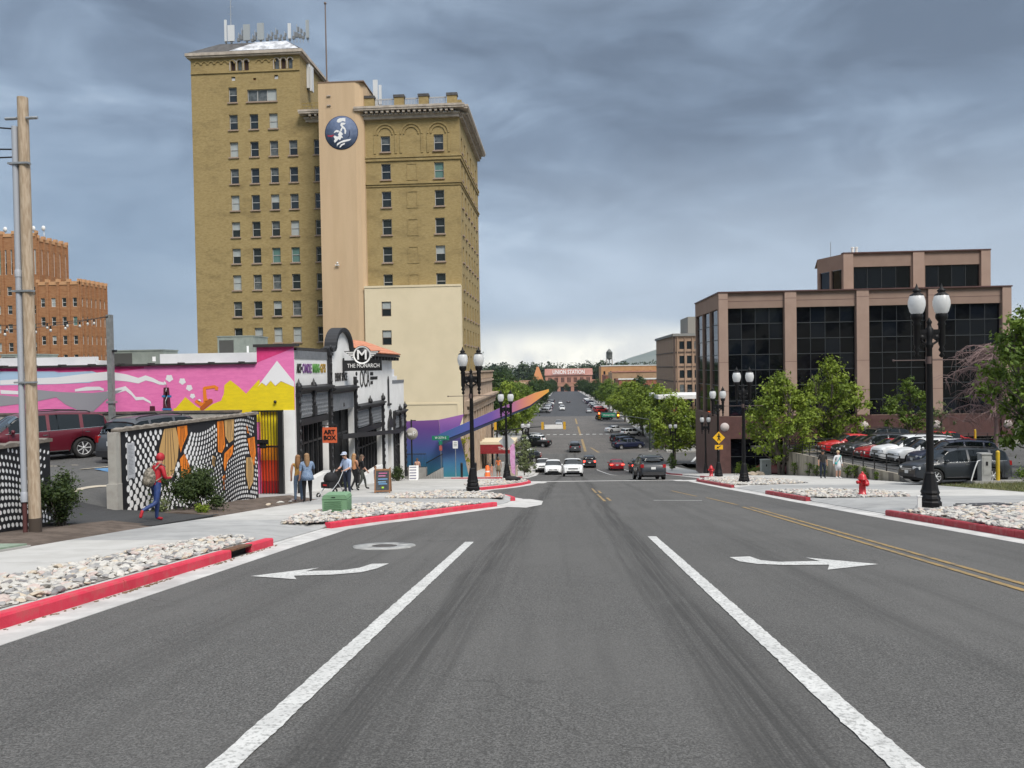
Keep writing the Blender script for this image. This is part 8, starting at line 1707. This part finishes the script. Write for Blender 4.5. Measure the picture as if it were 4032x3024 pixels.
    if hood: MB().ball(H1+Vector((0, 0, .005))*k-ft*.012*k, (.098*k, .108*k, .118*k), 12).ball(Vector(J['neck'])*k+Vector((0, 0, -.01)), (.10*k, .085*k, .06*k), 10).build('hood', hood, t)
    elif hair:
        hb_ = MB(); hb_.ball(H1-ft*.022*k+Vector((0, 0, .03))*k, (.094*k, .105*k, .088*k), 12)
        if hairlen: hb_.tube([H1-ft*.05*k, H1-ft*.08*k-Vector((0, 0, hairlen*.5)), H1-ft*.085*k-Vector((0, 0, hairlen))], [.092*k, .10*k, .055*k], 9)
        hb_.build('hair', hm, t)
    if hat: q = MB(); q.lathe([(.105*k, .02*k), (.10*k, .09*k), (.06*k, .125*k), (0, .13*k)], H1+Vector((0, 0, .02))*k, 14); q.ball(H1+ft*.10*k+Vector((0, 0, .045))*k, (.085*k, .09*k, .016*k), 10); q.build('cap', hat, t)
    if skirt: z0, z1, r0_, r1_, m = skirt; MB().lathe([(r0_*k, z1*k), (lerp(r0_, r1_, .5)*k*1.02, lerp(z1, z0, .5)*k), (r1_*k, z0*k), (r1_*k*.95, z0*k)], n=16).build('skirt', m, t)
    return t
denim = mat('denim', (.085, .13, .20), .85, (.12, .17, .25), 30, ob=True); denimd = mat('denim_dark', (.018, .026, .05), .85); blk = mat('cloth_black', (.008, .008, .010), .8)
# runner in a plain red hooded top and blue trousers (front leg planted, rear leg kicked back), heading along the pavement
run = dict(pelvis=(0, .02, .93), waist=(0, .04, 1.06), chest=(0, .10, 1.26), neck=(0, .14, 1.44), head0=(0, .17, 1.51), head1=(0, .19, 1.60), head2=(0, .18, 1.67), shL=(-.17, .10, 1.38), shR=(.17, .10, 1.38), elL=(-.22, -.02, 1.14), wrL=(-.18, .20, 1.10), haL=(-.14, .27, 1.13), elR=(.24, .12, 1.10), wrR=(.16, .33, 1.08), haR=(.12, .40, 1.12), hipL=(-.09, .02, .89), hipR=(.09, .02, .89), knL=(-.10, .14, .50), anL=(-.10, .10, .09), toL=(-.10, .28, .035), knR=(.10, -.06, .50), anR=(.10, -.44, .38), toR=(.10, -.50, .20))
m_rrun = mat('cloth_red', (.42, .015, .025), .6, (.34, .01, .02), 12, ob=True); m_brun = mat('cloth_blue', (.018, .045, .17), .55, (.012, .03, .12), 12, ob=True)
pr = person('person running in plain red hooded top, blue trousers and red boots', (-9.75, 17.75, zr(17.75)+.15), R(-24), 1.66, run, m_rrun, 'long', m_brun, False, m_rrun, sk1, hood=m_rrun)
bpk = thing('backpack', 'grey and brown patterned backpack worn by the running person', 'backpack', (-9.75, 17.75, zr(17.75)+.15), R(-24)); m_camo = mat('camo', (.20, .17, .13), .8, (.08, .075, .06), 22, ob=True, c3=(.36, .32, .27), s3=16)
MB().ball((0, -.14, 1.10), (.165, .13, .235), 12).ball((0, -.23, 1.02), (.12, .08, .13), 10).build('bag', m_camo, bpk)
for s in (-1, 1): MB().tube([(s*.09, -.04, 1.30), (s*.12, .08, 1.42), (s*.12, .20, 1.34), (s*.13, .17, 1.12), (s*.11, -.05, 1.0)], .018, 6).build('strap', m_camo, bpk)
# two women looking into the shop
wA = dict(elR=(.26, .12, 1.15), wrR=(.20, .30, 1.24), haR=(.18, .33, 1.32)); m_flor = mat('blouse_blue', (.10, .16, .27), .8, (.22, .29, .40), 26, ob=True); m_must = mat('top_mustard', (.36, .20, .05), .8)
person('person with long hair in patterned blue blouse and black trousers', (-8.75, 25.75, zr(25.75)+.15), R(28), 1.68, wA, m_flor, 'short', blk, False, blk, sk1, (.20, .12, .06), .34, 1.15, skirt=(.80, 1.12, .16, .24, m_flor))
person('person with long hair in mustard top and rolled blue jeans', (-9.15, 26.0, zr(26.0)+.15), R(15), 1.63, None, m_must, 'none', denim, False, mat('shoe_pink', (.55, .36, .33), .7), sk2, (.17, .085, .035), .34, .9)
m_shirt = mat('shirt_pale_blue', (.36, .46, .66), .8, (.42, .52, .70), 20, ob=True); m_capw = mat('cap_white', (.68, .70, .74), .7, (.15, .22, .40), 30, ob=True)
stP = dict(chest=(0, .04, 1.28), neck=(0, .07, 1.45), head0=(0, .11, 1.51), head1=(0, .14, 1.59), head2=(0, .14, 1.66), elL=(-.26, .10, 1.12), wrL=(-.20, .32, 1.04), haL=(-.17, .40, 1.03), elR=(.26, .10, 1.12), wrR=(.20, .32, 1.04), haR=(.17, .40, 1.03))
person('person in pale blue shirt and white cap pushing a stroller', (-8.65, 30.3, zr(30.3)+.15), R(150), 1.76, stP, m_shirt, 'short', denimd, False, blk, sk1, (.08, .05, .03), 0, 1.18, hat=m_capw)
stl = thing('stroller', 'black baby stroller with hood pushed on the pavement', 'stroller', (-9.05, 29.5, zr(29.5)+.15), R(150)); 
MB().ball((0, .05, .72), (.25, .30, .26), 12).build('hood', blk, stl); MB().bb((-.22, -.25, .38), (.22, .35, .60)).build('seat', blk, stl); MB().bb((-.1, .33, .47), (.1, .36, .53)).build('reflector', mat('reflector_red', (.5, .02, .02), .4), stl)
for s in (-1, 1):
    MB().tube([(s*.24, -.42, 1.02), (s*.25, -.15, .60), (s*.25, .42, .12)], .016, 6).build('frame_tube', m_steel, stl); MB().tube([(s*.25, -.1, .55), (s*.26, -.40, .12)], .016, 6).build('frame_tube', m_steel, stl)
    for y, r_ in ((.44, .10), (-.42, .13)): MB().lathe([(.6*r_, -.025), (r_, -.02), (r_, .02), (.6*r_, .025)], (s*.27, y, r_+.0), 14, axis='x', ring=True).build('wheel', m_tyre, stl)
MB().tube([(-.24, -.42, 1.02), (.24, -.42, 1.02)], .018, 6).build('handle', m_rubber, stl)
wk = lambda a: dict(knL=(-.10, .16, .51), anL=(-.10, .22, .10), toL=(-.10, .38, .06), knR=(.10, -.05, .50), anR=(.10, -.30, .13), toR=(.10, -.18, .035), elL=(-.22, -.08, 1.13), wrL=(-.23, .05, .92), haL=(-.23, .08, .84), elR=(.22, .05, 1.13), wrR=(.22, .20, .95), haR=(.22, .24, .88))
person('person with long fair hair in orange-tan top near the shop entrance', (-9.85, 35.7, zr(35.7)+.15), R(-35), 1.72, wk(0), mat('top_apricot', (.52, .24, .12), .8), 'none', blk, False, blk, sk2, (.30, .17, .08), .42, .92)
person('person walking in black top and dark grey trousers by the plinth', (-9.35, 35.2, zr(35.2)+.15), R(-60), 1.66, wk(0), blk, 'short', mat('cloth_grey', (.045, .05, .045), .85), False, blk, sk1, (.09, .06, .04), .22, 1.05)
person('small child in blue shirt and beige shorts holding a cup', (-8.95, 36.1, zr(36.1)+.15), R(-65), 1.12, dict(elR=(.24, .06, 1.15), wrR=(.20, .28, 1.16), haR=(.18, .35, 1.20)), mat('shirt_blue', (.02, .10, .28), .8), 'short', mat('shorts_beige', (.30, .25, .19), .85), True, m_tyre, sk1, (.10, .05, .025), 0, 1.0)
cp = thing('paper_cup', 'small pale cup held up by the child', 'cup', (-8.66, 36.28, zr(36.28)+.15+.83)); MB().lathe([(.025, -.05), (.035, .05), (0, .05)], n=10).build('cup', m_signw, cp); MB().lathe([(.037, .05), (.037, .058), (0, .06)], n=10).build('lid', m_signw, cp)
# pair on the right pavement
person('person in black and red vest with dark cap on the right pavement', (16.1, 48.8, zr(48.8)+.15), R(172), 1.75, None, mat('vest_black', (.02, .018, .016), .8), 'short', denimd, False, blk, sk2, (.04, .03, .02), 0, 1.15, hat=blk)
person('person in white jacket and white skirt with teal sash on the right pavement', (16.75, 48.0, zr(48)+.15), R(196), 1.70, dict(elR=(.30, .0, 1.14), wrR=(.34, .06, .92), haR=(.36, .08, .84)), mat('cloth_white', (.70, .71, .73), .75), 'long', mat('cloth_white'), True, m_signw, sk1, (.42, .33, .20), 0, .95, skirt=(.62, 1.02, .155, .19, mat('cloth_white')))
sh_ = thing('shoulder_bag', 'teal strap and small bag across the white jacket', 'bag', (16.75, 48.0, zr(48)+.15), R(196)); MB().tube([(-.16, .06, 1.42), (0, .145, 1.2), (.15, .12, 1.0)], .02, 6).build('strap', mat('teal', (.05, .38, .38), .7), sh_); MB().ball((.2, .08, .94), (.06, .1, .08), 8).build('bag', mat('teal'), sh_)
person('person in orange top and khaki skirt at the far corner', (-5.3, 62.8, zr(62.8)+.15), R(10), 1.66, None, mat('top_orange', (.62, .16, .05), .8), 'none', mat('khaki', (.20, .16, .10), .85), True, blk, sk2, (.08, .05, .03), .2, 1.05, skirt=(.50, 1.0, .15, .21, mat('khaki')))
person('small child beside the person in orange top', (-5.85, 62.6, zr(62.6)+.15), R(20), 1.05, None, mat('top_coral', (.60, .25, .17), .8), 'none', mat('top_coral'), True, m_signw, sk1, (.30, .18, .09), .1, 1.0)
person('person in peach top sitting area behind the ramp railing', (-11.3, 59.0, zr(59)+.1), R(180), 1.6, None, mat('top_peach', (.62, .36, .26), .8), 'short', mat('khaki'), True, blk, sk1, (.08, .05, .03), .1, 1.1)
# ================================================================== HAZE
hz = MB().bb((-9500, -4600, -45), (9500, 13500, 1150)).build('haze', None, kind='stuff', label='thin pale haze hanging over the whole town', cat='haze')
hm_ = bpy.data.materials.new('haze_air'); hm_.use_nodes = True; hn = hm_.node_tree; hn.nodes.clear(); ho = hn.nodes.new('ShaderNodeOutputMaterial'); hv = hn.nodes.new('ShaderNodeVolumePrincipled'); hv.inputs['Color'].default_value = (.66, .78, .95, 1); hv.inputs['Density'].default_value = .000045; hn.links.new(hv.outputs[0], ho.inputs['Volume'])
hz.data.materials.clear(); hz.data.materials.append(hm_)
